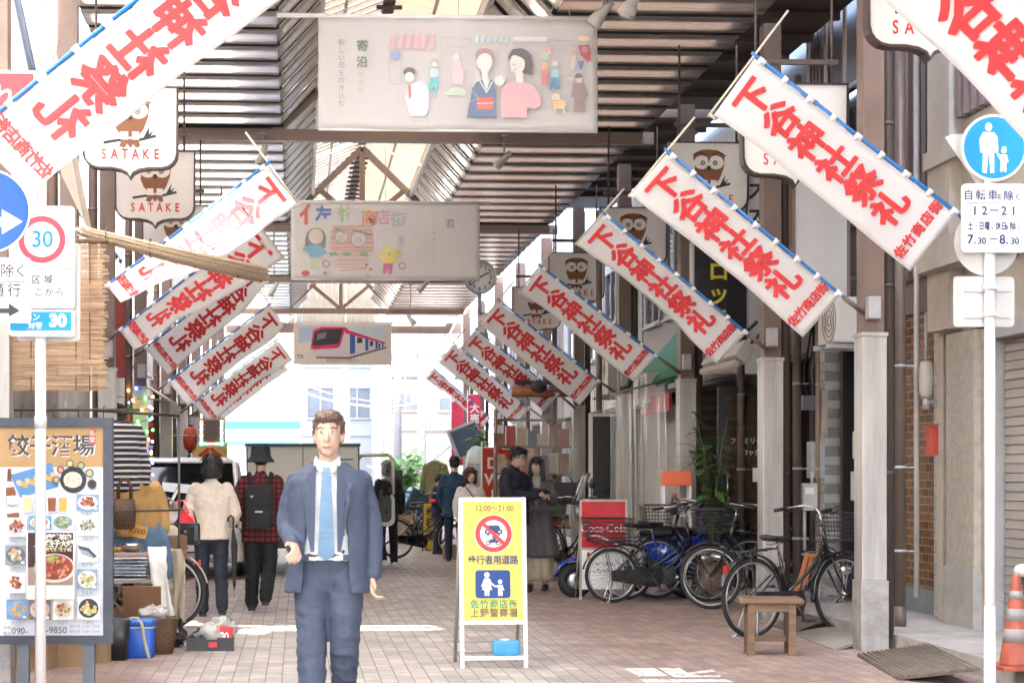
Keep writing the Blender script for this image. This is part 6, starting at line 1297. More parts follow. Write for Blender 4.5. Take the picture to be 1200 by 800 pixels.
# glass door of the dark shop
a, b = at(841, 453, 19.2), at(897, 453, 19.2); w_ = b.x-a.x+.12; t = thing('glass_door', 'black framed glass shop door with white katakana lettering', 'door', (a.x, 19.2, .11)); h_ = a.z-.11
part(t, 'frame', mat('door_black', (.016, .016, .017), .35), lambda q: (q.b2(0, .07, -.03, .03, 0, h_), q.b2(w_-.07, w_, -.03, .03, 0, h_), q.b2(.07, w_-.07, -.03, .03, h_-.09, h_), q.b2(.07, w_-.07, -.03, .03, 0, .12)))
part(t, 'pane', mat('door_glass', (.07, .05, .035), .04, alpha=.55, var=0, spec=.8), lambda q: q.b2(.07, w_-.07, -.006, .006, .12, h_-.09))
m = MB(); write(m, 'ファミリーズ', (.36, h_-.62), .075, bold=.012, y=-.01, th=.001); write(m, 'ロック', (.38, h_-.75), .07, bold=.02, y=-.01, th=.001); m.build('lettering', mat('letter_white', (.6, .6, .58), .5, var=0), t)
part(t, 'notice', enamel, lambda q: q.b2(.40, .5, -.012, -.008, h_-1.08, h_-.92)); part(t, 'handle', chrome, lambda q: q.tube([(.1, -.05, 1.0), (.1, -.05, 1.3)], .012, 8))
# clear vinyl curtain
vinyl = mat('clear_vinyl', (.72, .72, .70), .12, var=.05, alpha=.30, spec=.8)
t = thing('vinyl_curtain', 'clear vinyl curtain hung between two clad columns behind the orange topped stand', 'curtain', (4.36, 20.15, 0))
part(t, 'sheet', vinyl, lambda q: q.grid(lambda u, v: (.05*math.sin(u*38+1.2*math.sin(v*3))*(.3+.7*v)+.03*math.sin(u*11), 3.5*u, 2.5-2.42*v), 90, 16, 0)); part(t, 'rail', dark_metal, lambda q: q.cyl((0, -.02, 2.52), (0, 3.52, 2.52), .015, 8))
part(t, 'batten', mat('red_batten', (.5, .04, .04), .5), lambda q: q.b2(.25, .28, .9, 2.6, 2.2, 2.42))
t = thing('shop_partition', 'pale partition standing inside behind the vinyl curtain', 'partition', (4.9, 20.6, 0)); part(t, 'board', mat('pale_board', (.5, .47, .43), .7), lambda q: q.b2(-.03, .03, 0.8, 3.2, .1, 2.3)); part(t, 'green_drape', mat('green_drape', (.03, .16, .08), .8), lambda q: q.grid(lambda u, v: (-.05+.04*math.sin(u*30), .75*u, .1+2.3*v), 20, 4, .006))
# rolled awning on the facade
a = at(853, 418, 17.9); t = thing('rolled_awning', 'rolled grey awning box slanting under the foot of the third flag', 'awning', a); part(t, 'roll', mat('awning_grey', (.48, .46, .43), .6), lambda q: (q.box((0, 0, 0), (.16, 1.5, .2), Matrix.Rotation(R(35), 3, 'Y'), .03))); part(t, 'arm', dark_metal, lambda q: (q.tube([(0, -.5, 0), (.45, -.5, .42)], .02, 6), q.tube([(0, .5, 0), (.45, .5, .42)], .02, 6)))
part(t, 'valance', cream_m, lambda q: [q.box((-.1-.004*i, 0, -.1-.018*i), (.05, 1.5, .012), Matrix.Rotation(R(35), 3, 'Y')) for i in range(3)])
# leafy plant
leaf_m = mat('broad_leaf', (.09, .20, .05), .4, var=.3, sc=6, transl=.35); stem_m = mat('plant_stem', (.10, .11, .04), .7)
def leaf(q, p, d, L_, wd):
    d = Vector(d).normalized(); s_ = d.cross(Vector((0, 0, 1))); s_ = s_.normalized() if s_.length > .01 else Vector((1, 0, 0)); n_ = s_.cross(d); p = Vector(p)
    q.grid(lambda u, v: p+d*L_*u+s_*wd*(v-.5)*2*math.sin(math.pi*min(1, u*.93+.05))**.8-n_*(.25*L_*u*u-.12*wd*abs(v-.5)*2), 6, 2, 0)
def plant(name, label, X, Y, z, H, n, spread, L_, cat='plant', pot=True, seed=1, group=None, leafm=None):
    t = thing(name, label, cat, (X, Y, z), 0, group); rr = random.Random(seed); q = MB(); st_ = MB()
    for k in range(n):
        an = rr.uniform(0, 6.28); f = rr.uniform(.45, 1); top = Vector((math.cos(an)*spread*f, math.sin(an)*spread*f, H*rr.uniform(.6, 1)))
        pts = [Vector((0, 0, .0)), Vector((top.x*.25, top.y*.25, top.z*.6)), top]; st_.tube(pts, [.012, .009, .004], 5)
        for i in range(9):
            g = .35+.65*i/8; p = pts[0].lerp(pts[1], g*2) if g < .5 else pts[1].lerp(pts[2], g*2-1); a_ = rr.uniform(0, 6.28)
            leaf(q, p, (math.cos(a_), math.sin(a_), rr.uniform(-.5, .4)), L_*rr.uniform(.7, 1.2), L_*.24)
    q.build('foliage', leafm or leaf_m, t); st_.build('stem', stem_m, t)
    if pot: part(t, 'pot', mat('terracotta', (.3, .13, .07), .7), lambda q: q.lathe([(.001, -.3), (.11, -.3), (.16, 0), (.17, .02), (.15, .02), (.14, -.03), (.001, -.04)], n=18))
a = at(838, 500, 18.9); plant('potted_plant', 'tall green leafy plant between the clad column and the black framed glass door', a.x-.02, 18.95, .4, 1.75, 9, .38, .2, seed=4)
a = at(900, 600, 19.6); plant('potted_plant', 'bushy plant seen through the glass shop door', 5.25, 19.75, .4, 1.4, 8, .3, .14, seed=9)
a = at(625, 560, 32); 
# black notice board, chain, store goods
a, b = at(702, 485, 24.0), at(725, 485, 24.0); t = thing('notice_board', 'tall black notice board in a cream frame left of the vinyl curtain', 'board', (a.x+.18, 24.2, .15)); part(t, 'panel', black_m, lambda q: q.b2(-.24, .24, -.02, .02, 0, 2.08)); part(t, 'frame', cream_m, lambda q: (q.b2(-.29, -.241, -.03, .03, -.05, 2.13), q.b2(.241, .29, -.03, .03, -.05, 2.13), q.b2(-.241, .241, -.03, .03, 2.081, 2.13)))
a = at(697, 520, 24.6); t = thing('bead_chain', 'hanging chain of white beads beside the brown drainpipe', 'chain', a); part(t, 'beads', enamel, lambda q: [q.ell((0, 0, .3-.07*i), (.022, .022, .028), n=8) for i in range(26)]); part(t, 'cord', dark_metal, lambda q: q.cyl((0, 0, .8), (0, 0, -1.5), .004, 5))
t = thing('vinyl_sheet', 'crumpled clear plastic sheet hanging before the general store goods', 'curtain', (4.5, 27.75, 1.2)); part(t, 'sheet', vinyl, lambda q: q.grid(lambda u, v: (-1.0*u+.06*math.sin(u*31+v*4)*v, .06*math.sin(u*17+v*9)+.04*math.sin(v*14+u*6), 1.55-1.35*v), 50, 20, 0)); part(t, 'rail', dark_metal, lambda q: q.cyl((.02, 0, 1.56), (-1.03, 0, 1.56), .014, 6))
t = thing('goods_shelf', 'shelves of brown and red packets behind the plastic sheet', 'shelf', (4.0, 28.3, 0)); part(t, 'shelf_board', wood_d, lambda q: [q.b2(-.7, .6, -.05, .35, z_, z_+.03) for z_ in (.5, .95, 1.4, 1.85, 2.3)]+[q.b2(-.72, -.7, -.05, .35, 0, 2.5), q.b2(.6, .62, -.05, .35, 0, 2.5)])
rr = random.Random(3); pc = [(.30, .13, .05), (.4, .06, .04), (.35, .22, .1), (.1, .12, .16), (.45, .36, .25)]
for z_ in (.53, .98, 1.43, 1.88):
    for i in range(7):
        c = pc[(i+int(z_*3)) % 5]; h_ = rr.uniform(.2, .38); x = 3.36+i*.18
        o = MB(); o.b2(-.08, .08, -.05, .12, 0, h_, .01); o = o.build('packet', mat('packet_%d' % ((i+int(z_*3)) % 5), c, .45, var=.2), None, (x, 28.35, z_)); tag(o, 'packet of dry goods on the shelves behind the crumpled plastic sheet', 'packet', 'packets behind the plastic sheet')
t = thing('shop_awning', 'rusty orange rolled awning over the plastic sheeted shopfront', 'awning', (4.3, 27.5, 2.62)); part(t, 'roll', mat('orange_brown_roll', (.34, .13, .05), .6), lambda q: q.cyl((.1, 0, .12), (-.85, 0, .12), .085, 14)); part(t, 'cover', mat('dark_cover', (.06, .05, .05), .7), lambda q: (q.ell((-.42, -.05, .2), (.14, .12, .11)), q.b2(-.8, .1, -.06, .1, .24, .3)))
def nobori(px, py0, py1, Y, txt, m_, label, w_=.42, tc=None):
    a, b = at(px, py0, Y), at(px, py1, Y); t = thing('shop_banner', label, 'banner', (a.x, Y, 0), 0, 'shop banners beyond the couple'); h_ = a.z-b.z
    part(t, 'cloth', m_, lambda q: q.grid(lambda u, v: (-w_*.5+w_*u, .02*math.sin(v*6+u*3), a.z-h_*v), 6, 16, .003)); part(t, 'pole', white_metal, lambda q: (q.cyl((-w_*.5-.02, 0, 0), (-w_*.5-.02, 0, a.z+.1), .012, 8), q.cyl((-w_*.5-.03, 0, a.z), (w_*.5, 0, a.z), .008, 6)))
    if txt: m = MB(); write(m, txt, (0, a.z-h_*.5), min(w_*.8, h_/len(txt)*.85), True, .03, y=-.03, th=.004); m.build('lettering', tc or enamel, t)
nb_r = mat('nobori_red', (.62, .06, .03), .7, transl=.25)
nobori(577, 524, 600, 30.0, 'DWI', nb_r, 'orange red banner with white letters nearer the woman in the cream jumper', .34); nobori(591, 526, 600, 30.4, 'SE', nb_r, 'orange red banner with white letters nearer the man in the hoodie', .30); nobori(536, 470, 545, 44, '', mat('nobori_pink', (.62, .05, .12), .7), 'plain crimson banner under the smallest festival flag', .3); nobori(556, 462, 508, 41, '大売', mat('nobori_pink', (.62, .05, .12), .7), 'crimson banner with white characters among the far brown columns', .3); nobori(619, 505, 560, 30.8, '', mat('nobori_pinkwhite', (.65, .22, .22), .7), 'pink banner peeping between the couple and the shopfront', .3)
a = at(567, 540, 34); plant('street_shrub', 'green shrub growing between the shop banners and the far columns', a.x, 34, .1, 2.3, 26, .45, .26, 'shrub', False, 12)
a = at(470, 585, 52); plant('street_shrub', 'green shrub by the open truck door at the far mouth of the arcade', a.x, 50, 0, 2.2, 30, .7, .34, 'shrub', False, 21)
a = at(586, 500, 36); t = thing('folding_sign', 'dark blue framed board leaning out beneath the last flags', 'sign', (at(548, 500, 38).x, 38, at(548, 515, 38).z), R(0)); part(t, 'panel', mat('slate_blue', (.03, .055, .09), .5), lambda q: q.box((0, 0, 0), (.6, .03, .6), Matrix.Rotation(R(-22), 3, 'Y'))); part(t, 'frame', grey_metal, lambda q: q.box((-.03, .02, 0), (.7, .03, .7), Matrix.Rotation(R(-22), 3, 'Y')))
a = at(556, 545, 33.5); t = thing('plastic_roll', 'tall translucent roll standing beside the green shrub', 'roll', (a.x, 33.2, 0)); part(t, 'body', mat('milky_plastic', (.45, .5, .5), .3, alpha=.8), lambda q: q.lathe([(.2, 0), (.2, 1.6), (.17, 1.85), (.08, 1.95), (.001, 1.97)], n=18)); part(t, 'band', grey_metal, lambda q: [q.lathe([(.205, z_), (.205, z_+.03)], n=18) for z_ in (.9, 1.3, 1.6)])
# hanging goods and things far down the street
def crate(px, py, w_, h_, m_, label, Y=None, name='cardboard_box', z=0.0, group=None):
    p = gp2(px, py, z); t = thing(name, label, 'box', (p.x, p.y, z), rnd.uniform(-.2, .2), group); part(t, 'carton', m_, lambda q: q.b2(-w_/2, w_/2, -w_*.35, w_*.35, 0, h_, .004)); part(t, 'tape', mat('parcel_tape', (.42, .31, .18), .35), lambda q: q.b2(-w_/2-.001, w_/2+.001, -.025, .025, h_, h_+.002))
card = mat('cardboard', (.36, .24, .14), .8, var=.12)
crate(474, 637, .45, .6, card, 'upright cardboard box behind the farthest bicycle'); crate(527, 655, .22, .25, card, 'small cardboard box by the feet of the man in teal')
p = gp2(505, 646); t = thing('folding_sign', 'narrow yellow folding sign by the far bicycles', 'sign', p); part(t, 'board', mat('yellow_board', (.68, .5, .05), .5), lambda q: (q.box((0, 0, .45), (.28, .02, .85), Matrix.Rotation(R(8), 3, 'X')))); part(t, 'frame', dark_metal, lambda q: [q.box((s_*.15, .0, .45), (.025, .03, .95), Matrix.Rotation(R(8), 3, 'X')) for s_ in (-1, 1)]); m = MB(); write(m, '歩行者', (0, .5), .2, True, .03, y=-.07, th=.01); m.build('lettering', mat('sign_ink', (.03, .03, .035), .5), t)
def garment(px, py, Y, w_, h_, m_, label, name='hung_jacket', cat='jacket', group=None, sl=True):
    a = at(px, py, Y); t = thing(name, label, cat, a, rnd.uniform(-.3, .3), group); q = MB()
    q.loft([oval((0, 0, z_*h_), w_*r, w_*.22*(1+.3*r)) for z_, r in ((-1, .46), (-.7, .44), (-.4, .43), (-.15, .46), (-.06, .38), (0, .12))])
    if sl:
        for s_ in (-1, 1): limb(q, [(s_*w_*.40, 0, -.13*h_), (s_*w_*.56, 0, -.5*h_), (s_*w_*.58, -.02, -.85*h_)], [w_*.15, w_*.13, w_*.10])
    o = q.build('cloth', m_, t); remesh(o, max(.012, w_*.025), 2); wrinkle(o, .016, 9, px, (1, 1, .6))
    q = MB(); q.tube([(-w_*.36, 0, -.05*h_), (0, 0, .03), (w_*.36, 0, -.05*h_)], .007, 6); q.tube([(0, 0, .03), (0, 0, .09), (.03, 0, .12), (.015, 0, .15)], .004, 5); q.build('hanger', dark_metal, t)
    return t
garment(482, 572, 35, .55, .8, fabric('denim_dark', (.03, .06, .1)), 'dark denim jacket hanging near the far bicycles'); garment(510, 540, 37, .5, .95, fabric('olive_cloth', (.14, .13, .05)), 'olive coat hanging on the far brown column'); garment(497, 580, 36, .5, .75, fabric('rust_cloth', (.14, .06, .04)), 'rust brown jacket hanging near the far bicycles')
t = thing('bag', 'black shoulder bag standing on the crate bicycle behind the woman in the dress', 'bag', (at(664, 590, 22.9).x, 23.1, at(664, 588, 23).z)); part(t, 'body', black, lambda q: q.box((0, 0, .12), (.34, .18, .3), None, .04)); part(t, 'strap', black, lambda q: q.tube([(-.12, 0, .26), (-.06, 0, .36), (.06, 0, .36), (.12, 0, .26)], .01, 6))
# ---------------------------------------------------------------- yellow folding sign in the street
Y0 = 12.3; b0 = at(579, 556, Y0); sp = 2000/12.35
t = thing('folding_sign', 'yellow folding street sign in a white frame with no vehicles symbol', 'sign', (b0.x, Y0, 0), R(2))
fx, ft = .232, 1.235
lean_ = lambda z_: .0+.10*z_/ft
def legs(q):
    for x in (-fx, fx): q.box((x, lean_(ft/2), ft/2), (.03, .028, ft), Matrix.Rotation(R(-4.6), 3, 'X'), .003)
    for z_ in (.075, .330, ft-.016): q.box((0, lean_(z_), z_), (2*fx-.03, .026, .03), Matrix.Rotation(R(-4.6), 3, 'X'), .003)
part(t, 'frame', white_metal, legs)
part(t, 'rear_frame', grey_metal, lambda q: ([q.tube([(x, .11, ft), (x, .42, .0)], .013, 8) for x in (-fx, fx)], q.tube([(-fx, .40, .08), (fx, .40, .08)], .011, 8), q.tube([(-fx, .37, .16), (fx, .37, .16)], .008, 6)))
bd = thing('x', None, None); bpy.data.objects.remove(bd)
yel = mat('sign_yellow_board', (.80, .60, .10), .45, var=.06, sc=5)
o = MB(); o.b2(-fx+.016, fx-.016, -.006, .006, 0, .868); o = o.build('board', yel, t, (0, lean_(.345), .345), (R(-4.6), 0, 0))
p = Pic(579.5, 727, 161, -.0075); NV, RD = (.045, .065, .16), (.62, .05, .06)
p.L((.55, .42, .1), [(554, 590), (609, 590), (609, 601), (554, 601), (554, 590)], .4)
p.T((.16, .13, .06), '12:00～21:00', 582, 596.5, 9.6, bold=.012, sx=.88)
p.C((.85, .78, .68), 580.5, 626, 22.4, n=40); p.RG(RD, 580.5, 626, 16, 21.6, 40)
p.C((.82, .76, .66), 580.5, 626, 16, n=36)
p.P(NV, [(572, 621), (573.5, 616), (587, 616), (589, 621), (591, 622), (591, 626), (588.5, 626), (588.5, 628), (585.5, 628), (585.5, 626), (575.5, 626), (575.5, 628), (572.5, 628), (572.5, 626), (570, 626), (570, 622)]); p.B((.7, .68, .62), 574.5, 617.3, 586, 620.4); p.C((.8, .75, .65), 573.5, 623.6, 1.2); p.C((.8, .75, .65), 587.5, 623.6, 1.2)
p.RG(NV, 574, 636.5, 1.8, 3, 18); p.RG(NV, 586, 636.5, 1.8, 3, 18); p.P(NV, [(574, 636), (577, 632), (580, 632), (578.5, 629), (580.5, 627.6), (582.6, 629), (583, 632), (587, 635.5), (585, 636.5), (577, 636.5)])
p.P(RD, [(567, 616), (569.5, 612.5), (594, 636), (591.5, 639.5)]); p.P(NV, [(575, 617), (586, 617), (587.5, 621), (574, 621)])
p.T(NV, '歩行者用道路', 579.5, 657.3, 11.6, bold=.015, adv=9.9, sx=.88)
p.RB((.015, .06, .24), 558.5, 668.5, 599.5, 701, 3.5)
W = (.85, .82, .75); p.C(W, 572, 674, 3.2); p.P(W, [(569, 678), (575, 678), (577.5, 683), (582.5, 687), (581.5, 688.3), (576, 685), (578, 691.5), (574.8, 691.5), (574.6, 698.5), (572.6, 698.5), (572.3, 692), (571.6, 692), (571.2, 698.5), (569.2, 698.5), (569, 691.5), (566, 691.5), (568, 684), (566.3, 688), (565, 687.3)])
p.C(W, 587.5, 682, 2.6); p.P(W, [(585, 685.6), (590, 685.6), (592.4, 692), (591.4, 692.4), (590.2, 690), (590.2, 698.5), (588, 698.5), (587.6, 693), (587.2, 698.5), (585, 698.5), (585, 688.5), (581.6, 688.3), (581.4, 687)])
p.T((.03, .30, .16), '佐竹商店街', 580, 708.5, 10.8, bold=.013, adv=11.4, sx=1.0); p.T((.17, .15, .08), '上野警察署', 580, 719, 10.8, bold=.013, adv=11.4, sx=1.0)
o2 = p.build('lettering', o)
t2 = thing('sign_weight', 'pale blue water weight lying on the lower rail of the yellow sign', 'weight', (b0.x+.09, Y0+.03, .092), R(2))
wb = mat('weight_blue', (.06, .34, .62), .3, var=.1, alpha=.92)
part(t2, 'tank', wb, lambda q: (q.box((0, 0, .057), (.205, .11, .112), None, .028), q.box((0, 0, .057), (.012, .114, .10), None, .003))); part(t2, 'cap', enamel, lambda q: q.lathe([(.001, .118), (.034, .118), (.036, .112), (.036, .108)], (-.01, 0, 0), 16))

# ---------------------------------------------------------------- bamboo screen and sloping reed roll
def reed_mat(name, c1, c2, ax, sc):
    m = bpy.data.materials.new(name); m.use_nodes = True; t_ = m.node_tree; L = t_.links; N = t_.nodes.new; b = t_.nodes['Principled BSDF']
    tc = N('ShaderNodeTexCoord'); mp = N('ShaderNodeMapping'); mp.inputs['Scale'].default_value = sc; L.new(tc.outputs['Object'], mp.inputs[0]); n = N('ShaderNodeTexNoise'); n.inputs['Scale'].default_value = 1; n.inputs['Detail'].default_value = 5; n.inputs['Roughness'].default_value = .75; L.new(mp.outputs[0], n.inputs['Vector'])
    r = N('ShaderNodeValToRGB'); r.color_ramp.elements[0].position = .32; r.color_ramp.elements[1].position = .66; r.color_ramp.elements[0].color = (*c1, 1); r.color_ramp.elements[1].color = (*c2, 1); L.new(n.outputs['Fac'], r.inputs[0]); L.new(r.outputs[0], b.inputs['Base Color']); b.inputs['Roughness'].default_value = .7
    tr = N('ShaderNodeBsdfTranslucent'); L.new(r.outputs[0], tr.inputs[0]); mx = N('ShaderNodeMixShader'); mx.inputs[0].default_value = .3; L.new(b.outputs[0], mx.inputs[1]); L.new(tr.outputs[0], mx.inputs[2]); L.new(mx.outputs[0], t_.nodes['Material Output'].inputs[0]); return m
reed = reed_mat('bamboo_reed', (.20, .10, .05), (.80, .58, .38), 'x', (2.2, 6, 95)); reed2 = reed_mat('pale_reed', (.55, .40, .26), (.85, .72, .54), 'x', (90, 60, 90))
YB = 11.6; a, b = at(-60, 285, YB), at(123, 458, YB); t = thing('bamboo_screen', 'brown bamboo screen hanging behind the speed limit sign', 'screen', (a.x, YB, a.z)); Wd, H_ = b.x-a.x, a.z-b.z
def slats(q):
    n = 120; rr = random.Random(5)
    for i in range(n):
        z_ = -H_*(i+.5)/n; e = Wd+rr.uniform(-.02, .03); y = .004*math.sin(i*.7)+.012*math.sin(i*.11); q.box((e/2, y, z_), (e, .006, H_/n*rr.uniform(.72, .95)), Matrix.Rotation(rr.uniform(-.003, .003), 3, 'Y'))
part(t, 'slats', reed, slats); part(t, 'cord', mat('brown_cord', (.12, .07, .04), .8), lambda q: [q.cyl((x, -.008, .02), (x, -.008, -H_), .003, 5) for x in (.25, .55, .85, Wd-.1)]); part(t, 'rail', wood, lambda q: q.cyl((0, 0, .02), (Wd+.02, 0, .02), .018, 8))
A, B_ = at(98, 272, 12.0), at(308, 322, 13.2); t = thing('reed_roll', 'sloping roll of pale reeds sticking out over the street from the bamboo screen', 'reed screen', A); v = B_-A
def roll(q):
    rr = random.Random(8); ax = v.normalized(); u1 = ax.cross(Vector((0, 0, 1))).normalized(); u2 = u1.cross(ax)
    for i in range(170):
        an, r_ = rr.uniform(0, 6.28), .070*math.sqrt(rr.random()); sc_ = 1+.25*0; o_ = u1*math.cos(an)*r_*1.1+u2*math.sin(an)*r_*.75
        l0, l1 = rr.uniform(-.06, .12)*.6, 1+rr.uniform(-.07, .015); k0 = .65
        q.tube([v*l0+o_*k0, v*.5+o_*1.0+Vector((0, 0, -.01)), v*l1+o_*1.15], .0065, 5)
part(t, 'reeds', reed2, roll); part(t, 'binding', mat('brown_cord', (.12, .07, .04), .8), lambda q: [q.tube([v*f+Vector((0, .085*math.cos(k*.6), .068*math.sin(k*.6))) for k in range(12)], .004, 5, False) for f in (.12, .35, .6, .85)]); part(t, 'pole', white_metal, lambda q: q.tube([v*-.25, v*.1], .014, 8))
t = thing('clothes_rail', 'thin rail of empty hangers below the bamboo screen', 'rail', (at(0, 480, 12.4).x, 12.4, at(0, 480, 12.4).z)); part(t, 'rail', dark_metal, lambda q: q.cyl((-.3, 0, 0), (1.0, 0, 0), .01, 8)); part(t, 'hanger', dark_metal, lambda q: [(q.tube([(x-.06, .0, -.16), (x, 0, -.05), (x+.06, 0, -.16)], .005, 5), q.tube([(x, 0, -.05), (x, 0, .02), (x+.02, 0, .03)], .004, 5)) for x in (.15, .38, .56, .74)])
t = thing('clear_sheet', 'grubby clear sheet closing the stall behind the empty hangers', 'curtain', (at(-20, 556, 12.8).x, 12.8, 1.3)); part(t, 'sheet', mat('grubby_vinyl', (.32, .29, .26), .2, alpha=.7, var=.25, sc=3), lambda q: q.grid(lambda u, v_: (.80*u, .03*math.sin(u*25+v_*5), .85-.9*v_), 30, 10, 0)); part(t, 'bar', white_metal, lambda q: [q.cyl((x, -.02, -.1), (x, -.02, .9), .01, 6) for x in (.12, .42, .8)])

# ---------------------------------------------------------------- gyoza menu board
YM = 10.9; sp = 2000/10.75; b0 = at(60, 556, YM); cz = lambda y: EYE+(CY-y)/sp
t = thing('menu_board', 'large dark framed gyoza menu board with food pictures on grey posts', 'menu board', (b0.x, YM, 0), R(-2))
xl, xr_ = (-14-60)/sp, (133-60)/sp
frame_m = mat('board_frame', (.055, .062, .085), .5, var=.25, sc=12)
part(t, 'frame', frame_m, lambda q: (q.b2(xl, xl+.06, -.03, .03, cz(755), cz(489)), q.b2(xr_-.06, xr_, -.03, .03, cz(755), cz(489)), q.b2(xl+.06, xr_-.06, -.03, .03, cz(500), cz(489)), q.b2(xl+.06, xr_-.06, -.03, .03, cz(755), cz(745))))
for x in (-.18, .235): part(t, 'post', mat('blue_grey_post', (.14, .155, .18), .5, .2, var=.15), lambda q: q.b2(x-.037, x+.037, .0, .05, -.02, cz(745)))
part(t, 'sheet', mat('menu_sheet', (.70, .72, .76), .4, var=.03), lambda q: q.b2(xl+.06, xr_-.06, -.012, .012, cz(745), cz(500)))
p = Pic(60, CY+EYE*sp, sp, -.0125)
p.B((.46, .29, .13), -8, 499, 124, 547)
ink = (.05, .05, .07); p.T((.8, .75, .68), '餃子酒場', 61.5, 524.5, 26, bold=.03, adv=25.5); p.T(ink, '餃子酒場', 60.5, 523.5, 26, bold=.02, adv=25.5)
p.RB((.55, .08, .07), 105, 502, 112.5, 520.5, 1.6); p.T((.8, .72, .68), '弘堂', 108.7, 511, 7, True, bold=.01, adv=8)
rm = random.Random(11)
def dish(x0, y0, x1, y1, bowl, cols, plate=None, cap=True):
    p.B(bowl, x0, y0, x1, y1); cx_, cy_ = (x0+x1)/2, (y0+y1)/2; rx_, ry_ = (x1-x0)*.46, (y1-y0)*.44
    if plate: p.C(plate, cx_, cy_, rx_, ry_, 18)
    for i in range(26):
        an, r_ = rm.uniform(0, 6.28), math.sqrt(rm.random())*.72; c = rm.choice(cols); k = rm.uniform(.75, 1.2)
        p.C(tuple(min(1, round(v*k*20)/20) for v in c), cx_+rx_*r_*math.cos(an), cy_+ry_*r_*math.sin(an), rx_*rm.uniform(.1, .28), ry_*rm.uniform(.08, .22), 7, rm.uniform(0, 3))
    p.B((.8, .8, .82), x1-5.5, y1-4, x1-1.5, y1-1.2)
    if cap: p.T((.25, .25, .3), rm.choice(['鶏の唐揚', '水餃子', '酢豚', '春巻き', '枝豆', '小籠包']), cx_, y1+4, 4.2)
meat = [(.35, .1, .04), (.5, .18, .06), (.22, .06, .03)]; grn = [(.15, .3, .06), (.4, .45, .15), (.6, .5, .25)]; pale = [(.7, .55, .38), (.6, .35, .15), (.3, .4, .12)]
p.P((.1, .25, .5), [(13, 556), (61, 542), (69, 570), (24, 583)]); 
for i in range(9): p.C((.62, .36, .12) if i % 2 else (.72, .5, .25), 24+i*5, 566-i*1.2+(i % 2)*3, 5, 3, 12, .5)
p.C((.03, .035, .045), 86.5, 562, 15.5, n=28); p.C((.72, .66, .55), 86, 562, 11, 9.5, 20)
for i in range(22): p.C((.78, .72, .6) if i % 2 else (.6, .52, .4), 86+rm.uniform(-8, 8), 562+rm.uniform(-6, 6), 2.2, 1.2, 7, rm.uniform(0, 3))
for x, y, r_, c in ((72, 550, 4.5, (.6, .3, .2)), (83, 543, 4.5, (.6, .55, .2)), (96, 545, 4.5, (.35, .45, .2)), (106, 554, 5, (.5, .5, .25)), (67, 562, 4.5, (.45, .35, .2)), (109, 567, 5.5, (.03, .03, .035))): p.C((.05, .05, .06), x, y, r_, n=16); p.C(c, x, y, r_*.72, n=14)
p.P((.14, .05, .02), [(10, 549), (14, 549), (14.5, 561), (9.5, 561)]); p.P((.25, .09, .03), [(9.5, 561), (14.5, 561), (19, 576), (22, 590), (24, 610), (10, 611), (8, 590), (8, 574)]); p.P((.68, .68, .66), [(8.5, 581), (21, 580), (24, 600), (9, 602)]); p.P((.7, .7, .7), [(9, 564), (16, 564), (17.5, 570), (8.5, 571)]); p.T((.1, .1, .12), 'Asahi', 16, 592, 5.5, bold=.01)
for x, c in ((28, (.66, .6, .3)), (40, (.6, .58, .5)), (57, (.25, .08, .03)), (70, (.6, .38, .08))): p.P((.75, .76, .78), [(x-1, 580), (x+11, 580), (x+10, 600), (x, 600)]); p.P(c, [(x, 583), (x+10, 583), (x+9.2, 599), (x+.8, 599)])
dish(91, 579, 117, 598, (.2, .32, .5), meat, (.7, .7, .72))
dish(9, 606, 33, 629, (.7, .7, .7), meat, (.62, .6, .58)); dish(36, 604, 62, 620, (.12, .3, .5), [(.5, .1, .08), (.6, .5, .3)], (.7, .7, .7), False); dish(64, 603, 88.5, 620, (.68, .7, .7), grn, (.2, .3, .4), False); dish(93.5, 604, 117, 627, (.7, .72, .74), [(.1, .12, .1), (.3, .32, .2), (.45, .4, .3)])
dish(9.5, 638, 34, 661, (.3, .3, .32), pale, (.12, .14, .2)); dish(10.5, 670, 34, 694, (.72, .7, .68), meat, (.7, .68, .66)); dish(12, 701, 37, 724, (.14, .25, .42), [(.55, .3, .12), (.6, .34, .14)], (.2, .35, .5))
p.B((.68, .7, .72), 95, 635, 118, 657); p.P((.06, .08, .11), [(95, 638), (108, 641), (118, 651), (114, 653), (100, 648)]); p.P((.3, .35, .4), [(96, 642), (107, 645), (114, 652), (101, 648)]); p.T((.25, .25, .3), '焼き魚', 106, 661, 4.2)
dish(94.5, 666, 118, 689, (.2, .3, .4), pale, (.72, .72, .72)); dish(95.5, 698, 121, 724, (.7, .72, .74), grn+[(.7, .4, .1)], (.03, .035, .05)); dish(67, 701, 91, 724, (.7, .68, .64), meat+grn, (.55, .5, .45)); dish(40, 701, 65, 724, (.16, .1, .08), [(.5, .3, .2)], (.5, .45, .4))
p.B((.78, .78, .78), 37.5, 621, 93, 700); p.B((.05, .02, .018), 39, 623, 91.5, 663); p.B((.30, .22, .16), 39, 663, 91.5, 684); p.B((.72, .68, .62), 39, 684, 91.5, 699)
p.C((.62, .58, .52), 70, 664, 24, 17, 28); p.C((.3, .06, .03), 70, 663, 21.5, 14.5, 28)
for i in range(60): an, r_ = rm.uniform(0, 6.28), math.sqrt(rm.random()); p.C(rm.choice([(.45, .08, .04), (.6, .2, .1), (.5, .14, .06), (.3, .05, .03), (.65, .3, .2)]), 70+19*r_*math.cos(an), 662+12.5*r_*math.sin(an), rm.uniform(1.5, 4), rm.uniform(1, 2.4), 8, rm.uniform(0, 3))
for i in range(12): p.C((.3, .42, .1), 70+rm.uniform(-14, 14), 652+rm.uniform(-4, 4), rm.uniform(1.5, 3), 1.2, 8, rm.uniform(0, 3))
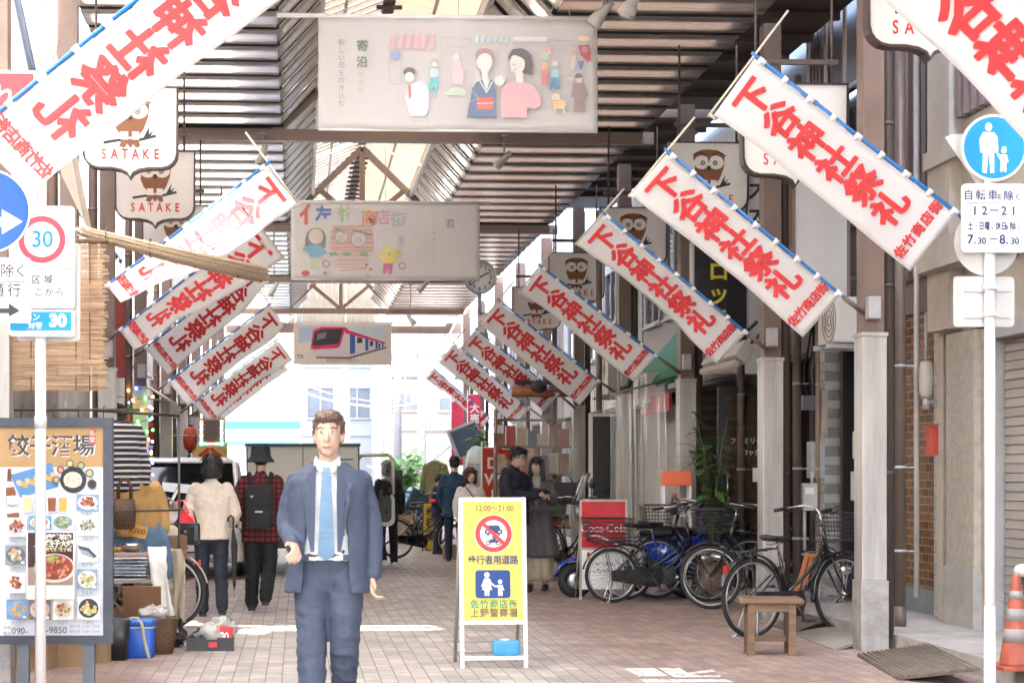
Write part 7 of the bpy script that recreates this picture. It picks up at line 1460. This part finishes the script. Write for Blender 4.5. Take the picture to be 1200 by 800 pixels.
p.T((.8, .78, .7), '麻辣羊肉', 76, 628.5, 8, bold=.03, adv=7.2); p.T((.8, .78, .7), '上海餃子大鍋', 70, 636, 8.4, bold=.03, adv=7.6); p.T((.7, .65, .3), '自家製麺餃子鍋', 73, 642.5, 5, bold=.02)
p.T((.12, .12, .15), '予約', 16.5, 733, 5); p.T((.12, .12, .15), '電話', 16.5, 739.5, 5); p.T((.08, .08, .1), '090-', 31, 736.5, 10.5, bold=.012); p.T((.08, .08, .1), '40-9850', 68, 735.5, 10.5, bold=.012); p.T((.2, .2, .25), '昼の部 11:00～15:00', 106, 731, 4.0); p.T((.2, .2, .25), '夜の部 17:00～23:00', 106, 737, 4.0)
p.build('printed_menu', t)

# ---------------------------------------------------------------- second hand stall: clothes, baskets, boxes
stripe = bpy.data.materials.new('navy_white_stripes'); stripe.use_nodes = True; nt_ = stripe.node_tree; b_ = nt_.nodes['Principled BSDF']; tc = nt_.nodes.new('ShaderNodeTexCoord'); wv = nt_.nodes.new('ShaderNodeTexWave'); wv.bands_direction = 'Z'; wv.inputs['Scale'].default_value = 6.5; wv.inputs['Distortion'].default_value = .8; wv.inputs['Detail'].default_value = 1; wv.inputs['Detail Scale'].default_value = .6
rp = nt_.nodes.new('ShaderNodeValToRGB'); rp.color_ramp.interpolation = 'CONSTANT'; rp.color_ramp.elements[0].color = (.014, .016, .03, 1); rp.color_ramp.elements[1].color = (.5, .48, .44, 1); rp.color_ramp.elements[1].position = .68
nt_.links.new(tc.outputs['Object'], wv.inputs['Vector']); nt_.links.new(wv.outputs['Fac'], rp.inputs[0]); nt_.links.new(rp.outputs[0], b_.inputs['Base Color']); b_.inputs['Roughness'].default_value = .9
t = garment(141, 494, 14.4, .40, .58, stripe, 'navy and white striped shirt hanging behind the menu board', 'hung_shirt', 'shirt'); t.rotation_euler.z = R(35)
t = garment(160, 562, 15.0, .42, .5, fabric('mustard_cloth', (.42, .25, .09)), 'mustard jacket hanging behind the woven bag', 'hung_jacket', 'jacket'); t.rotation_euler.z = R(20)
t = garment(160, 614, 15.0, .46, .5, fabric('denim_blue', (.085, .15, .24)), 'blue denim shirt with an orange price tag', 'hung_shirt', 'shirt'); t.rotation_euler.z = R(8)
t = garment(180, 612, 15.4, .42, .6, fabric('ivory_cloth', (.52, .48, .39)), 'ivory jacket hanging behind the denim shirt', 'hung_jacket', 'jacket'); t.rotation_euler.z = R(-10)
a = at(146, 556, 13.5); t = thing('clothes_stand', 'thin black stand the second hand clothes hang from', 'stand', (a.x, 14.05, 0)); part(t, 'rail', dark_metal, lambda q: (q.tube([(-.45, -.5, 0), (-.45, -.5, 1.92)], .012, 6), q.tube([(.35, .55, 0), (.35, .55, 1.9)], .012, 6), q.tube([(-.45, -.5, 1.92), (.35, .55, 1.9)], .012, 6), q.tube([(-.4, -.4, 1.1), (.35, .5, 1.1)], .01, 6))); part(t, 'foot', dark_metal, lambda q: (q.tube([(-.65, -.6, .01), (-.25, -.4, .01)], .014, 6), q.tube([(.15, .45, .01), (.5, .65, .01)], .014, 6)))
tag_o = mat('price_tag', (.62, .30, .03), .6, var=.05); a = at(161, 622, 14.3); t = thing('price_tag', 'orange price tag reading 1000 below the woven bag', 'price tag', a, R(4)); t.rotation_euler = (0, R(12), R(4)); part(t, 'card', tag_o, lambda q: q.b2(-.08, .08, -.003, .003, -.05, .05)); m = MB(); write(m, '1,000', (0, .0), .062, bold=.01, y=-.005, th=.001); m.build('lettering', black_m, t)
wick = tiles('woven_wicker', (.20, .11, .055), (.12, .062, .03), (.03, .016, .01), .035, .016, .7, .004, 'xz'); wick2 = tiles('tan_wicker', (.27, .15, .08), (.19, .10, .05), (.05, .028, .015), .03, .014, .7, .003, 'xz')
a = at(146, 620, 14.2); t = thing('woven_bag', 'brown woven basket bag hanging among the clothes', 'bag', a); part(t, 'body', wick, lambda q: q.loft([oval((0, 0, z_), rx_, ry_, 24, p=3) for z_, rx_, ry_ in ((0, .07, .05), (.01, .085, .06), (.12, .095, .065), (.25, .085, .06), (.25, .075, .05), (.03, .07, .045))])); part(t, 'handle', wick, lambda q: [q.tube([(-.055, y, .24), (-.05, y, .36), (-.02, y, .42), (.02, y, .42), (.05, y, .36), (.055, y, .24)], .011, 8) for y in (-.04, .04)])
# table with wire tray, white cloth
Yt = 14.2; a = gp2(165, 735); t = thing('stall_table', 'folding table with a wire tray of small goods beside the menu board', 'table', (at(160, 556, Yt).x, Yt, 0)); part(t, 'top', mat('grey_board', (.36, .33, .31), .6), lambda q: q.b2(-.36, .22, -.25, .25, .52, .545)); part(t, 'legs', mat('olive_metal', (.2, .17, .1), .5), lambda q: [q.tube([(x0_, y, .52), (x1_, y, 0)], .011, 6) for y in (-.22, .22) for x0_, x1_ in ((-.3, .17), (.17, -.3))]+[q.cyl((.2, y, 0), (.2, y, .52), .012, 6) for y in (-.22, .22)])
t = thing('wire_tray', 'wire tray on the folding table holding folded denim', 'tray', (at(160, 556, Yt).x-.05, Yt, .55)); wire_basket(t, 'wire_basket', -.27, .24, 0, .17, .2, chrome, .95, 7)
t2 = thing('folded_denim', 'pale blue folded denim lying in the wire tray', 'cloth', (at(160, 556, Yt).x-.08, Yt-.02, .56)); q = MB(); q.box((0, 0, .05), (.36, .3, .09), None, .035); o = q.build('cloth', fabric('pale_denim', (.20, .27, .36)), t2); remesh(o, .012, 2); wrinkle(o, .012, 14, 4)
t2 = thing('tray_lid', 'dusty pink board lying across the wire tray', 'board', (at(150, 556, Yt).x, Yt-.04, .725)); part(t2, 'board', mat('dusty_pink', (.38, .27, .24), .6), lambda q: q.b2(-.3, .28, -.14, .16, 0, .035, .01))
t2 = thing('metal_bowl', 'shiny metal bowl standing on the pink board', 'bowl', (at(150, 556, Yt).x+.03, Yt, .762)); part(t2, 'bowl', chrome, lambda q: q.lathe([(.001, 0), (.05, .0), (.085, .05), (.09, .07), (.08, .055), (.045, .008)], n=20)); part(t2, 'trinkets', mat('yellow_trinkets', (.55, .30, .05), .5, var=.3), lambda q: [q.ell((-.16+.03*i, .02*(i % 2), .02), (.03, .025, .022), n=8) for i in range(3)])
a = at(181, 660, 13.9); t = thing('white_cloth', 'long white towel draped from the folding table down to the wicker basket', 'cloth', (a.x, 13.85, 0)); q = MB(); q.grid(lambda u, v_: ((-.07+.15*u)+.12*v_+.012*math.sin(u*9+v_*4), -.12*math.sin(v_*1.2)-.03*math.sin(u*8)*v_+(.2*(1-v_*5) if v_ < .2 else 0), .80-.70*max(0, v_-.06)-.0), 14, 30, .012); o = q.build('cloth', fabric('white_towel', (.66, .63, .58)), t); wrinkle(o, .012, 8, 2)
a = at(203, 668, 14.4); t = thing('beige_scarf', 'beige scarf hanging beside the white towel', 'cloth', (a.x, 14.4, 0)); q = MB(); q.grid(lambda u, v_: (-.03+.09*u+.06*v_+.02*math.sin(v_*5), .02*math.sin(u*7+v_*6), .78-.62*v_), 8, 24, .012); o = q.build('cloth', fabric('beige_knit', (.42, .35, .27)), t); wrinkle(o, .012, 12, 6)
# boxes on the ground
p0 = gp2(163, 772); t = thing('cooler_box', 'bright blue cooler box with a cream strap', 'cooler box', p0+Vector((0, .12, 0)), R(-4)); blu = mat('cooler_blue', (.012, .10, .50), .4, var=.06)
part(t, 'body', blu, lambda q: q.loft([[Vector((x, y, z_)) for x, y in rrect(-w_, w_, -d_, d_, .03)] for z_, w_, d_ in ((0, .098, .08), (.02, .103, .085), (.24, .108, .09))])); part(t, 'lid', mat('cooler_lid', (.02, .14, .55), .4), lambda q: q.loft([[Vector((x, y, z_)) for x, y in rrect(-w_, w_, -d_, d_, .03)] for z_, w_, d_ in ((.243, .112, .094), (.285, .112, .094), (.3, .1, .08))])); part(t, 'rim', enamel, lambda q: q.loft([[Vector((x, y, z_)) for x, y in rrect(-w_, w_, -d_, d_, .03)] for z_, w_, d_ in ((.232, .11, .092), (.242, .11, .092))]))
part(t, 'strap', mat('cream_strap', (.55, .48, .38), .8), lambda q: (q.grid(lambda u, v_: (-.03+.1*u+.012*math.sin(u*6)+.026*v_, -.105-.015*math.sin(u*5), .30-.3*u*u), 16, 1, .004), q.grid(lambda u, v_: (-.10-.07*u+.022*v_, -.09-.05*u, .28-.28*u), 12, 1, .004), q.tube([(-.1, -.09, .29), (-.05, -.06, .31), (0, -.08, .305)], .01, 6)))
p0 = gp2(186, 769); t = thing('wicker_basket', 'brown wicker basket behind the blue cooler box', 'basket', p0+Vector((-.03, .22, 0))); part(t, 'body', wick2, lambda q: q.loft([oval((0, 0, z_), rx_, ry_, 28, p=4) for z_, rx_, ry_ in ((0, .12, .1), (.13, .145, .12), (.26, .165, .14), (.285, .175, .15), (.285, .15, .125), (.05, .115, .1))])); part(t, 'lid', mat('brown_lid', (.2, .1, .05), .7, var=.2), lambda q: q.box((-.13, .13, .40), (.3, .02, .24), Matrix.Rotation(R(8), 3, 'X')))
t = thing('plastic_wrap', 'crumpled clear plastic lying in the wicker basket', 'wrap', p0+Vector((-.05, .24, .27))); q = MB(); q.ell((0, 0, .03), (.11, .09, .06), n=24); o = q.build('film', mat('crinkled_film', (.6, .58, .55), .1, alpha=.6, spec=.9), t); wrinkle(o, .05, 16, 3)
p0 = gp2(246, 763); t = thing('black_tray', 'black plastic tray with a small red label on the paving', 'tray', p0+Vector((0, .12, 0))); blp = mat('black_plastic', (.02, .02, .022), .35, var=.1)
part(t, 'tray', blp, lambda q: (q.b2(-.185, .185, -.12, .12, 0, .015), q.b2(-.185, .185, -.12, -.108, .015, .11), q.b2(-.185, .185, .108, .12, .015, .11), q.b2(-.185, -.173, -.107, .107, .015, .11), q.b2(.173, .185, -.107, .107, .015, .11), q.b2(-.19, .19, -.125, -.1205, 0, .02))); part(t, 'label', mat('drink_red', (.58, .012, .025), .3), lambda q: q.b2(-.01, .055, -.1235, -.1212, .035, .075))
t = thing('packaged_umbrellas', 'dark bundle in clear plastic heaped in the black tray', 'bundle', p0+Vector((.0, .12, .03))); q = MB(); q.ell((-.05, 0, .08), (.13, .09, .07), Matrix.Rotation(R(-30), 3, 'Y'), 20); q.ell((.04, .02, .12), (.14, .07, .05), Matrix.Rotation(R(-35), 3, 'Y'), 20); o = q.build('bundle', mat('dark_bundle', (.05, .045, .045), .4, var=.4, sc=14), t); remesh(o, .01, 1); wrinkle(o, .03, 14, 5)
q = MB(); q.ell((.04, 0, .12), (.17, .11, .09), Matrix.Rotation(R(-25), 3, 'Y'), 28); o = q.build('film', mat('crinkled_film', (.6, .58, .55), .1, alpha=.35, spec=.9), t); wrinkle(o, .05, 13, 9)
t = thing('red_packet', 'red packet marked 80 standing in the black tray', 'packet', p0+Vector((.09, .03, .03)), R(6)); t.rotation_euler = (0, R(8), R(6)); part(t, 'packet', mat('drink_red', (.58, .012, .025), .3), lambda q: q.b2(-.065, .07, -.02, .02, 0, .17, .008)); m = MB(); write(m, '80', (.005, .09), .085, bold=.02, y=-.0225, th=.001, sx=.9); m.build('lettering', enamel, t)
p0 = gp2(205, 760); t = thing('dark_bag', 'crumpled black bag slumped beside the bicycle wheel', 'bag', p0+Vector((-.02, .12, 0))); q = MB(); q.ell((0, 0, .1), (.1, .09, .1), n=22); q.ell((.02, 0, .2), (.04, .04, .05), n=14); o = q.build('body', mat('black_bag_film', (.022, .02, .02), .4, var=.2), t); remesh(o, .01, 1); wrinkle(o, .035, 13, 7)
crate(85, 780, .30, .42, card, 'tall cardboard box behind the right post of the menu board', group='boxes behind the menu board'); crate(38, 783, .32, .42, card, 'tall cardboard box behind the left post of the menu board', group='boxes behind the menu board'); crate(112, 776, .2, .40, mat('tan_wood', (.36, .25, .14), .7), 'narrow tan box beside the dark side of the cooler box')
p0 = gp2(132, 776); t = thing('black_box', 'black bin between the tan box and the cooler box', 'bin', p0+Vector((0, .2, 0))); part(t, 'body', blp, lambda q: q.loft([oval((0, 0, 0), .09, .1, 20, p=6), oval((0, 0, .3), .11, .12, 20, p=6), oval((0, 0, .31), .095, .1, 20, p=6), oval((0, 0, .05), .08, .09, 20, p=6)]))
crate(160, 752, .34, .30, card, 'brown open cardboard lid box behind the cooler box', name='cardboard_box')
# bric a brac at the car front
a = at(192, 600, 15.4); t = thing('frying_pan', 'hanging dark pan between the clothes and the parked car', 'pan', a, R(30)); part(t, 'pan', mat('pan_metal', (.12, .10, .09), .3, .6), lambda q: q.lathe([(.001, .0), (.11, 0), (.13, .05), (.122, .05), (.105, .008), (.001, .006)], n=24, M=Matrix.Rotation(R(80), 3, 'X'))); part(t, 'handle', chrome, lambda q: q.box((.10, -.02, .16), (.025, .012, .2), Matrix.Rotation(R(30), 3, 'Y')))
a = at(212, 612, 15.6); t = thing('red_bag', 'red cloth bag hanging before the car windscreen', 'bag', a, R(10)); q = MB(); q.ell((0, 0, 0), (.11, .06, .13), n=20); o = q.build('body', fabric('red_cloth', (.5, .02, .03)), t); wrinkle(o, .05, 9, 2); part(t, 'strap', fabric('red_cloth', (.5, .02, .03)), lambda q: q.tube([(-.07, 0, .08), (-.03, 0, .2), (.03, 0, .2), (.07, 0, .08)], .01, 6))
a = at(219, 625, 15.4); t = thing('leather_bag', 'black leather handbag next to the red cloth bag', 'bag', a, R(-10)); part(t, 'body', blp, lambda q: q.box((0, 0, 0), (.24, .1, .2), None, .04)); part(t, 'clasp', chrome, lambda q: q.box((0, -.054, .02), (.03, .008, .03))); part(t, 'strap', blp, lambda q: q.tube([(-.09, 0, .09), (-.06, 0, .22), (.06, 0, .22), (.09, 0, .09)], .008, 6))
a = at(206, 640, 15.2); t = thing('tan_bag', 'tan leather satchel below the red cloth bag', 'bag', a, R(20)); part(t, 'body', mat('tan_leather', (.22, .11, .06), .5, var=.2), lambda q: q.box((0, 0, 0), (.2, .08, .2), None, .03)); part(t, 'flap', mat('dark_tan_leather', (.16, .08, .045), .5), lambda q: q.box((0, -.045, .04), (.18, .012, .1), None, .005))

# ---------------------------------------------------------------- parked car, small truck
car_w = mat('car_white', (.62, .61, .59), .25, var=.03, coat=.6); car_gl = mat('car_glass', (.010, .011, .012), .06, var=0, spec=.35); gap_m = mat('car_black', (.015, .015, .016), .5)
sC = 84.0; Yc = 22.9; Xc = (215-350)/88*1.0
t = thing('parked_car', 'white parked car facing the street, its dark windscreen behind the hung clothes', 'car', (Xc, Yc, 0))
def sec(y, zs): return [[Vector((x, y, z_)) for x, z_ in zs]]
hw = .78
def bodyprof(y, w1, w2, z0, z1): return [Vector((x, y, z_)) for x, z_ in ((-w1, z0), (-w1-.0, z0+.25), (-w1+.0, (z0+z1)/2+.1), (-w2, z1-.03), (-w2+.06, z1), (w2-.06, z1), (w2, z1-.03), (w1, (z0+z1)/2+.1), (w1, z0+.25), (w1, z0))]
part(t, 'body', car_w, lambda q: q.loft([bodyprof(y, w1, w2, z0, z1) for y, w1, w2, z0, z1 in ((-.04, .70, .62, .3, .55), (.0, .76, .70, .24, .64), (.15, .78, .74, .22, .70), (.6, .78, .75, .22, .74), (1.0, .78, .75, .22, .98), (3.2, .78, .75, .22, 1.02), (3.3, .74, .7, .3, .95))], smooth=False))
def cab(q, i=0.0):
    def ring_(y, w_, z_): return [Vector((-w_, y, z_)), Vector((w_, y, z_))]
    q.loft([[Vector((-.74, .14, .69)), Vector((.74, .14, .69)), Vector((.74, 3.2, .8)), Vector((-.74, 3.2, .8))], [Vector((-.62, .72, 1.56)), Vector((.62, .72, 1.56)), Vector((.64, 3.05, 1.58)), Vector((-.64, 3.05, 1.58))]], smooth=False)
part(t, 'windows', car_gl, cab)
part(t, 'roof', car_w, lambda q: q.loft([[Vector((x, y, z_)) for x, y in rrect(-w_, w_, y0, y1, .12)] for z_, w_, y0, y1 in ((1.56, .655, .66, 3.1), (1.60, .64, .70, 3.08), (1.64, .56, .82, 3.0))]))
part(t, 'pillar', car_w, lambda q: [q.tube([(s_*.755, .12, .68), (s_*.655, .71, 1.57)], .035, 8) for s_ in (-1, 1)]+[q.tube([(s_*.765, 1.7, 1.0), (s_*.655, 1.7, 1.57)], .03, 8) for s_ in (-1, 1)])
part(t, 'dashboard_card', enamel, lambda q: q.poly([(-.32, .43, 1.18), (.22, .40, 1.13), (.22, .48, 1.25), (-.32, .51, 1.30)]))
for s_ in (-1, 1):
    part(t, 'headlight', mat('headlight_glass', (.5, .5, .5), .1, .3), lambda q: q.ell((s_*.56, .02, .54), (.12, .06, .08), n=16)); part(t, 'mirror', car_w, lambda q: (q.ell((s_*.9, .35, .98), (.1, .06, .08)), q.tube([(s_*.74, .4, .92), (s_*.85, .36, .96)], .02, 6)))
    for y in (.68, 2.7):
        o = MB(); o.torus((s_*.70, y, .29), .21, .075, 'x', 28, 10); o = o.build('wheel', tyre_m, t); part(o, 'rim', rim_m, lambda q: q.lathe([(.001, .05), (.12, .05), (.16, .03), (.16, -.03)], (s_*.75, y, .29), 18, Matrix.Rotation(R(90)*s_, 3, 'Y')))
part(t, 'grille', gap_m, lambda q: (q.b2(-.35, .35, -.055, .02, .5, .56), q.b2(-.5, .5, -.06, .02, .36, .5))); part(t, 'number_plate', enamel, lambda q: q.b2(-.165, .165, -.075, -.065, .38, .46)); part(t, 'aerial_base', gap_m, lambda q: q.ell((.0, 1.2, 1.66), (.03, .06, .04)))
part(t, 'wiper', gap_m, lambda q: (q.tube([(-.5, .14, .73), (.05, .24, .86)], .01, 5), q.tube([(.05, .14, .73), (.55, .24, .86)], .01, 5)))

cr = mat('van_cream', (.56, .55, .47), .45, var=.05, sc=2); tv = at(355, 556, 23.7); t = thing('small_truck', 'cream box truck seen from behind with its driver door standing open', 'truck', (tv.x, 23.7, 0))
part(t, 'cargo_box', cr, lambda q: (q.b2(-.78, .78, 0, 2.1, .62, 1.79, .02))); part(t, 'roof_rail', mat('dark_trim', (.05, .05, .05), .5), lambda q: (q.b2(-.80, .80, -.03, 2.12, 1.795, 1.835), q.b2(-.785, -.765, -.012, .0, .64, 1.78), q.b2(.765, .785, -.012, 0, .64, 1.78), q.b2(-.006, .006, -.006, 0, .64, 1.78)))
part(t, 'chassis', gap_m, lambda q: (q.b2(-.68, .68, .02, 3.2, .38, .615), q.b2(-.7, .7, .0, .08, .5, .6))); part(t, 'cab', cr, lambda q: q.loft([[Vector((x, y, z_)) for x, y in rrect(-w_, w_, y0, y1, .1)] for z_, w_, y0, y1 in ((.4, .7, 2.2, 3.35), (1.0, .72, 2.2, 3.38), (1.65, .64, 2.25, 3.1), (1.72, .55, 2.3, 3.0))]))
for s_ in (-1, 1):
    part(t, 'tail_lamp', refl, lambda q: q.b2(s_*.62-.09, s_*.62+.09, -.03, -.001, .52, .59))
    for y in (.55, 2.9):
        o = MB(); o.torus((s_*.62, y, .26), .18, .08, 'x', 26, 10); o = o.build('wheel', tyre_m, t); part(o, 'rim', rim_m, lambda q: q.lathe([(.001, .04), (.12, .04), (.14, -.03)], (s_*.66, y, .26), 16, Matrix.Rotation(R(90)*s_, 3, 'Y')))
part(t, 'number_plate', mat('plate_yellow', (.68, .5, .05), .5, var=.02), lambda q: q.b2(-.165, .165, -.03, -.012, .66, .75))
part(t, 'door_stripe', mat('blue_line', (.12, .18, .4), .5), lambda q: q.b2(.2, .7, -.004, -.001, 1.60, 1.625))
d = MB(); dg_ = mat('door_trim', (.06, .065, .06), .6, var=.15)
ro = [(.80+x, z_) for x, z_ in rrect(.0, .60, .62, 1.72, .11, 6)]; ri = [(.80+x, z_) for x, z_ in rrect(.045, .555, 1.14, 1.675, .08, 6)]
def doorframe(q):
    q.prism([(.80+x, z_) for x, z_ in rrect(0, .60, .62, 1.12, .10, 6)], 2.18, 2.24)
    for a_, b2_, w_ in (((.825, 1.1), (.825, 1.62), .028), ((.825, 1.62), (.9, 1.70), .028), ((.9, 1.70), (1.31, 1.70), .028), ((1.31, 1.70), (1.375, 1.62), .028), ((1.375, 1.62), (1.375, 1.1), .028)): q.tube([(a_[0], 2.21, a_[1]), (b2_[0], 2.21, b2_[1])], w_, 8)
o = MB(); doorframe(o); o = o.build('door', cr, t); part(o, 'inner_trim', dg_, lambda q: (q.prism([(.80+x, z_) for x, z_ in rrect(.05, .55, .68, 1.09, .08, 6)], 2.165, 2.178), q.prism([(.86, 1.09), (1.34, 1.09), (1.34, 1.2), (1.1, 1.16), (.86, 1.12)], 2.17, 2.2), q.b2(.9, 1.3, 2.14, 2.165, .93, .96))); part(o, 'handle', gap_m, lambda q: q.tube([(1.0, 2.15, 1.0), (1.0, 2.12, 1.03), (1.2, 2.12, 1.03), (1.2, 2.15, 1.0)], .012, 6)); part(o, 'window_pane', mat('clear_pane', (.6, .65, .65), .05, alpha=.15, var=0), lambda q: q.prism(ri, 2.205, 2.209)); part(o, 'mirror', gap_m, lambda q: (q.box((1.46, 2.35, 1.35), (.14, .03, .24), None, .02), q.tube([(1.36, 2.22, 1.2), (1.46, 2.33, 1.28)], .012, 6)))

# ---------------------------------------------------------------- lights, lanterns and banners on the left
bulb_c = {'red': (.9, .05, .04), 'green': (.05, .8, .1), 'blue': (.08, .15, .95), 'amber': (1, .45, .05)}
bm_ = {k: mat('bulb_'+k, c, .3, var=0, emit=c, es=2.2) for k, c in bulb_c.items()}
t = thing('fairy_lights', 'coloured fairy lights wound round the left column above the white car', 'string lights', (XL, 21.9, 1.4)); q = MB(); pts = []; bl_ = {k: MB() for k in bulb_c}; rr = random.Random(2)
for i in range(90):
    an = i*.55; z_ = i*.0125; pp = Vector((.135*math.cos(an), .1+.135*math.sin(an), z_)); pts.append(pp)
    if i % 2 == 0: bl_[rr.choice(list(bulb_c))].ell(pp+Vector((.02*math.cos(an), .02*math.sin(an), 0)), (.015, .015, .018), n=8)
q.tube(pts, .004, 4); q.build('wire', mat('green_wire', (.02, .06, .02), .6), t)
for k, mb in bl_.items(): mb.build('bulbs_'+k, bm_[k], t)
a, b = at(234, 492, 27.5), at(262, 522, 27.5); w_, h_ = b.x-a.x, a.z-b.z; t = thing('lit_signboard', 'small dark signboard edged with coloured running lights', 'sign', ((a.x+b.x)/2, 27.5, b.z)); part(t, 'panel', mat('dark_mauve_panel', (.07, .045, .045), .4), lambda q: q.b2(-w_/2, w_/2, -.02, .05, 0, h_)); part(t, 'frame', grey_metal, lambda q: (q.b2(-w_/2-.03, -w_/2-.001, -.03, .06, -.03, h_+.03), q.b2(w_/2+.001, w_/2+.03, -.03, .06, -.03, h_+.03), q.b2(-w_/2, w_/2, -.03, .06, -.03, -.001), q.b2(-w_/2, w_/2, -.03, .06, h_+.001, h_+.03)))
sb = {k: MB() for k in bulb_c}; per = []
for i in range(9): per += [(-w_/2+.03, h_*(i+.5)/9), (w_/2-.03, h_*(i+.5)/9), (-w_/2+w_*(i+.5)/9, .03)]
for i, (x, z_) in enumerate(per): sb[['red', 'green', 'blue', 'amber'][(i*7) % 4] if z_ > .08 else ('green' if abs(x) > .05 else 'red')].b2(x-.018, x+.018, -.035, -.021, z_-.014, z_+.014)
for k, mb in sb.items(): mb.build('bulbs_'+k, bm_[k], t)
part(t, 'bracket', grey_metal, lambda q: q.cyl((-w_/2-.03, 0, h_*.4), (-w_/2-.5, .0, h_*.4), .012, 6))
a = at(223, 514, 27.6); t = thing('paper_lantern', 'small red orange paper lantern beside the light edged signboard', 'lantern', a); part(t, 'paper', mat('lantern_red', (.6, .10, .05), .7, transl=.3), lambda q: q.lathe([(.03, .2), (.09, .16), (.115, .05), (.115, -.05), (.09, -.16), (.03, -.2)], n=20)); part(t, 'rim', black, lambda q: (q.cyl((0, 0, .2), (0, 0, .225), .04, 12), q.cyl((0, 0, -.225), (0, 0, -.2), .04, 12))); part(t, 'hook', dark_metal, lambda q: q.cyl((0, 0, .22), (0, 0, .36), .006, 5))
a = at(246, 525, 30); t = thing('shop_banner', 'yellow upright banner with red characters under the light edged signboard', 'banner', (a.x, 30, 0), 0); part(t, 'cloth', mat('yellow_cloth', (.70, .48, .14), .7), lambda q: q.grid(lambda u, v_: (-.3+.6*u, .02*math.sin(v_*7), a.z+.1-1.5*v_), 6, 14, .003)); m = MB(); write(m, '天然', (0, a.z-.2), .42, True, .03, y=-.03, th=.004); m.build('lettering', nb_r, t); part(t, 'pole', white_metal, lambda q: q.cyl((-.32, 0, 0), (-.32, 0, a.z+.2), .012, 8))
for px, m_, l in ((176, nb_r, 'red streaked banner just over the car roof'), (192, mat('nobori_blue', (.05, .12, .3), .7), 'slim blue banner pole just over the car roof')):
    a = at(px, 495, 26.8); t = thing('shop_banner', l, 'banner', (a.x, 26.9, 0), 0, 'banners over the car roof'); wd_ = .42 if px == 176 else .1; part(t, 'cloth', m_, lambda q: q.grid(lambda u, v_: (-wd_/2+wd_*u, .015*math.sin(v_*6), a.z+.0-1.3*v_), 4, 12, .003)); part(t, 'pole', white_metal, lambda q: q.cyl((-wd_/2-.02, 0, 0), (-wd_/2-.02, 0, a.z+.1), .01, 6))
    if px == 176: m = MB(); write(m, 'お', (0, a.z-.4), .34, True, .03, y=-.03, th=.004); m.build('lettering', enamel, t)
a, b = at(150, 420, 24.4), at(198, 500, 24.4); t = thing('white_awning', 'pale slanting cloth awning over the shop behind the parked car', 'awning', (XLW+.02, 24.6, a.z-.2)); part(t, 'cloth', mat('awning_pale', (.66, .60, .55), .75, transl=.4), lambda q: q.grid(lambda u, v_: (1.15*u, 1.9*v_, .35-.75*u+.03*math.sin(v_*12)*u), 8, 20, .006)); part(t, 'fringe', mat('awning_pale', (.66, .60, .55), .75), lambda q: q.grid(lambda u, v_: (1.15+.01*math.sin(v_*40), 1.9*v_, -.405-.2*u), 3, 60, .006)); part(t, 'arm', grey_metal, lambda q: q.tube([(0, .1, -.3), (1.1, .1, -.38)], .012, 6))
# red sign and slanting awning high on the left
a, b = at(-30, 88, 11.4), at(41, 162, 11.4); w_, h_ = b.x-a.x, a.z-b.z; t = thing('shop_sign', 'red box sign with white lettering behind the largest flag', 'sign', ((a.x+b.x)/2, 11.4, b.z)); part(t, 'box', mat('sign_red', (.52, .015, .03), .35), lambda q: q.b2(-w_/2, w_/2, -.05, .08, 0, h_)); part(t, 'frame', enamel, lambda q: (q.b2(-w_/2-.015, w_/2+.015, -.055, .085, h_+.001, h_+.02), q.b2(w_/2+.001, w_/2+.016, -.055, .085, 0, h_))); m = MB(); write(m, 'れ', (-.0, h_*.60), .17, bold=.02, y=-.053, th=.002); write(m, 'D', (-.04, h_*.22), .13, bold=.02, y=-.053, th=.002); m.build('lettering', enamel, t)
t = thing('facade_awning', 'folded beige awning hanging steeply down the upper left shop front', 'awning', (0, 13.2, 0)); P_ = [at(26, -10, 13.2), at(46, -10, 13.2), at(99, 262, 13.2), at(72, 205, 13.2)]
q = MB(); P_ = [Vector((v_.x, 0, v_.z)) for v_ in P_]; a_ = [q.bm.verts.new(v_) for v_ in P_]; b_2 = [q.bm.verts.new(v_+Vector((0, .5, 0))) for v_ in P_]; q.bm.faces.new(a_); q.bm.faces.new(b_2[::-1])
for i in range(4): q.bm.faces.new((a_[i], b_2[i], b_2[(i+1) % 4], a_[(i+1) % 4]))
q.build('cloth', mat('awning_beige', (.46, .41, .34), .75, var=.1), t); part(t, 'edge', mat('navy_edge', (.03, .04, .07), .6), lambda q: q.tube([P_[0]+Vector((-.05, -.02, 0)), P_[3]+Vector((-.05, -.02, 0))], .03, 8)); part(t, 'lacing', grey_metal, lambda q: q.tube([P_[0].lerp(P_[3], i/14)+Vector((-.05+(.10 if i % 2 else -.02), -.03, 0)) for i in range(15)], .004, 4))
bpy.data.scenes.remove(TMP)
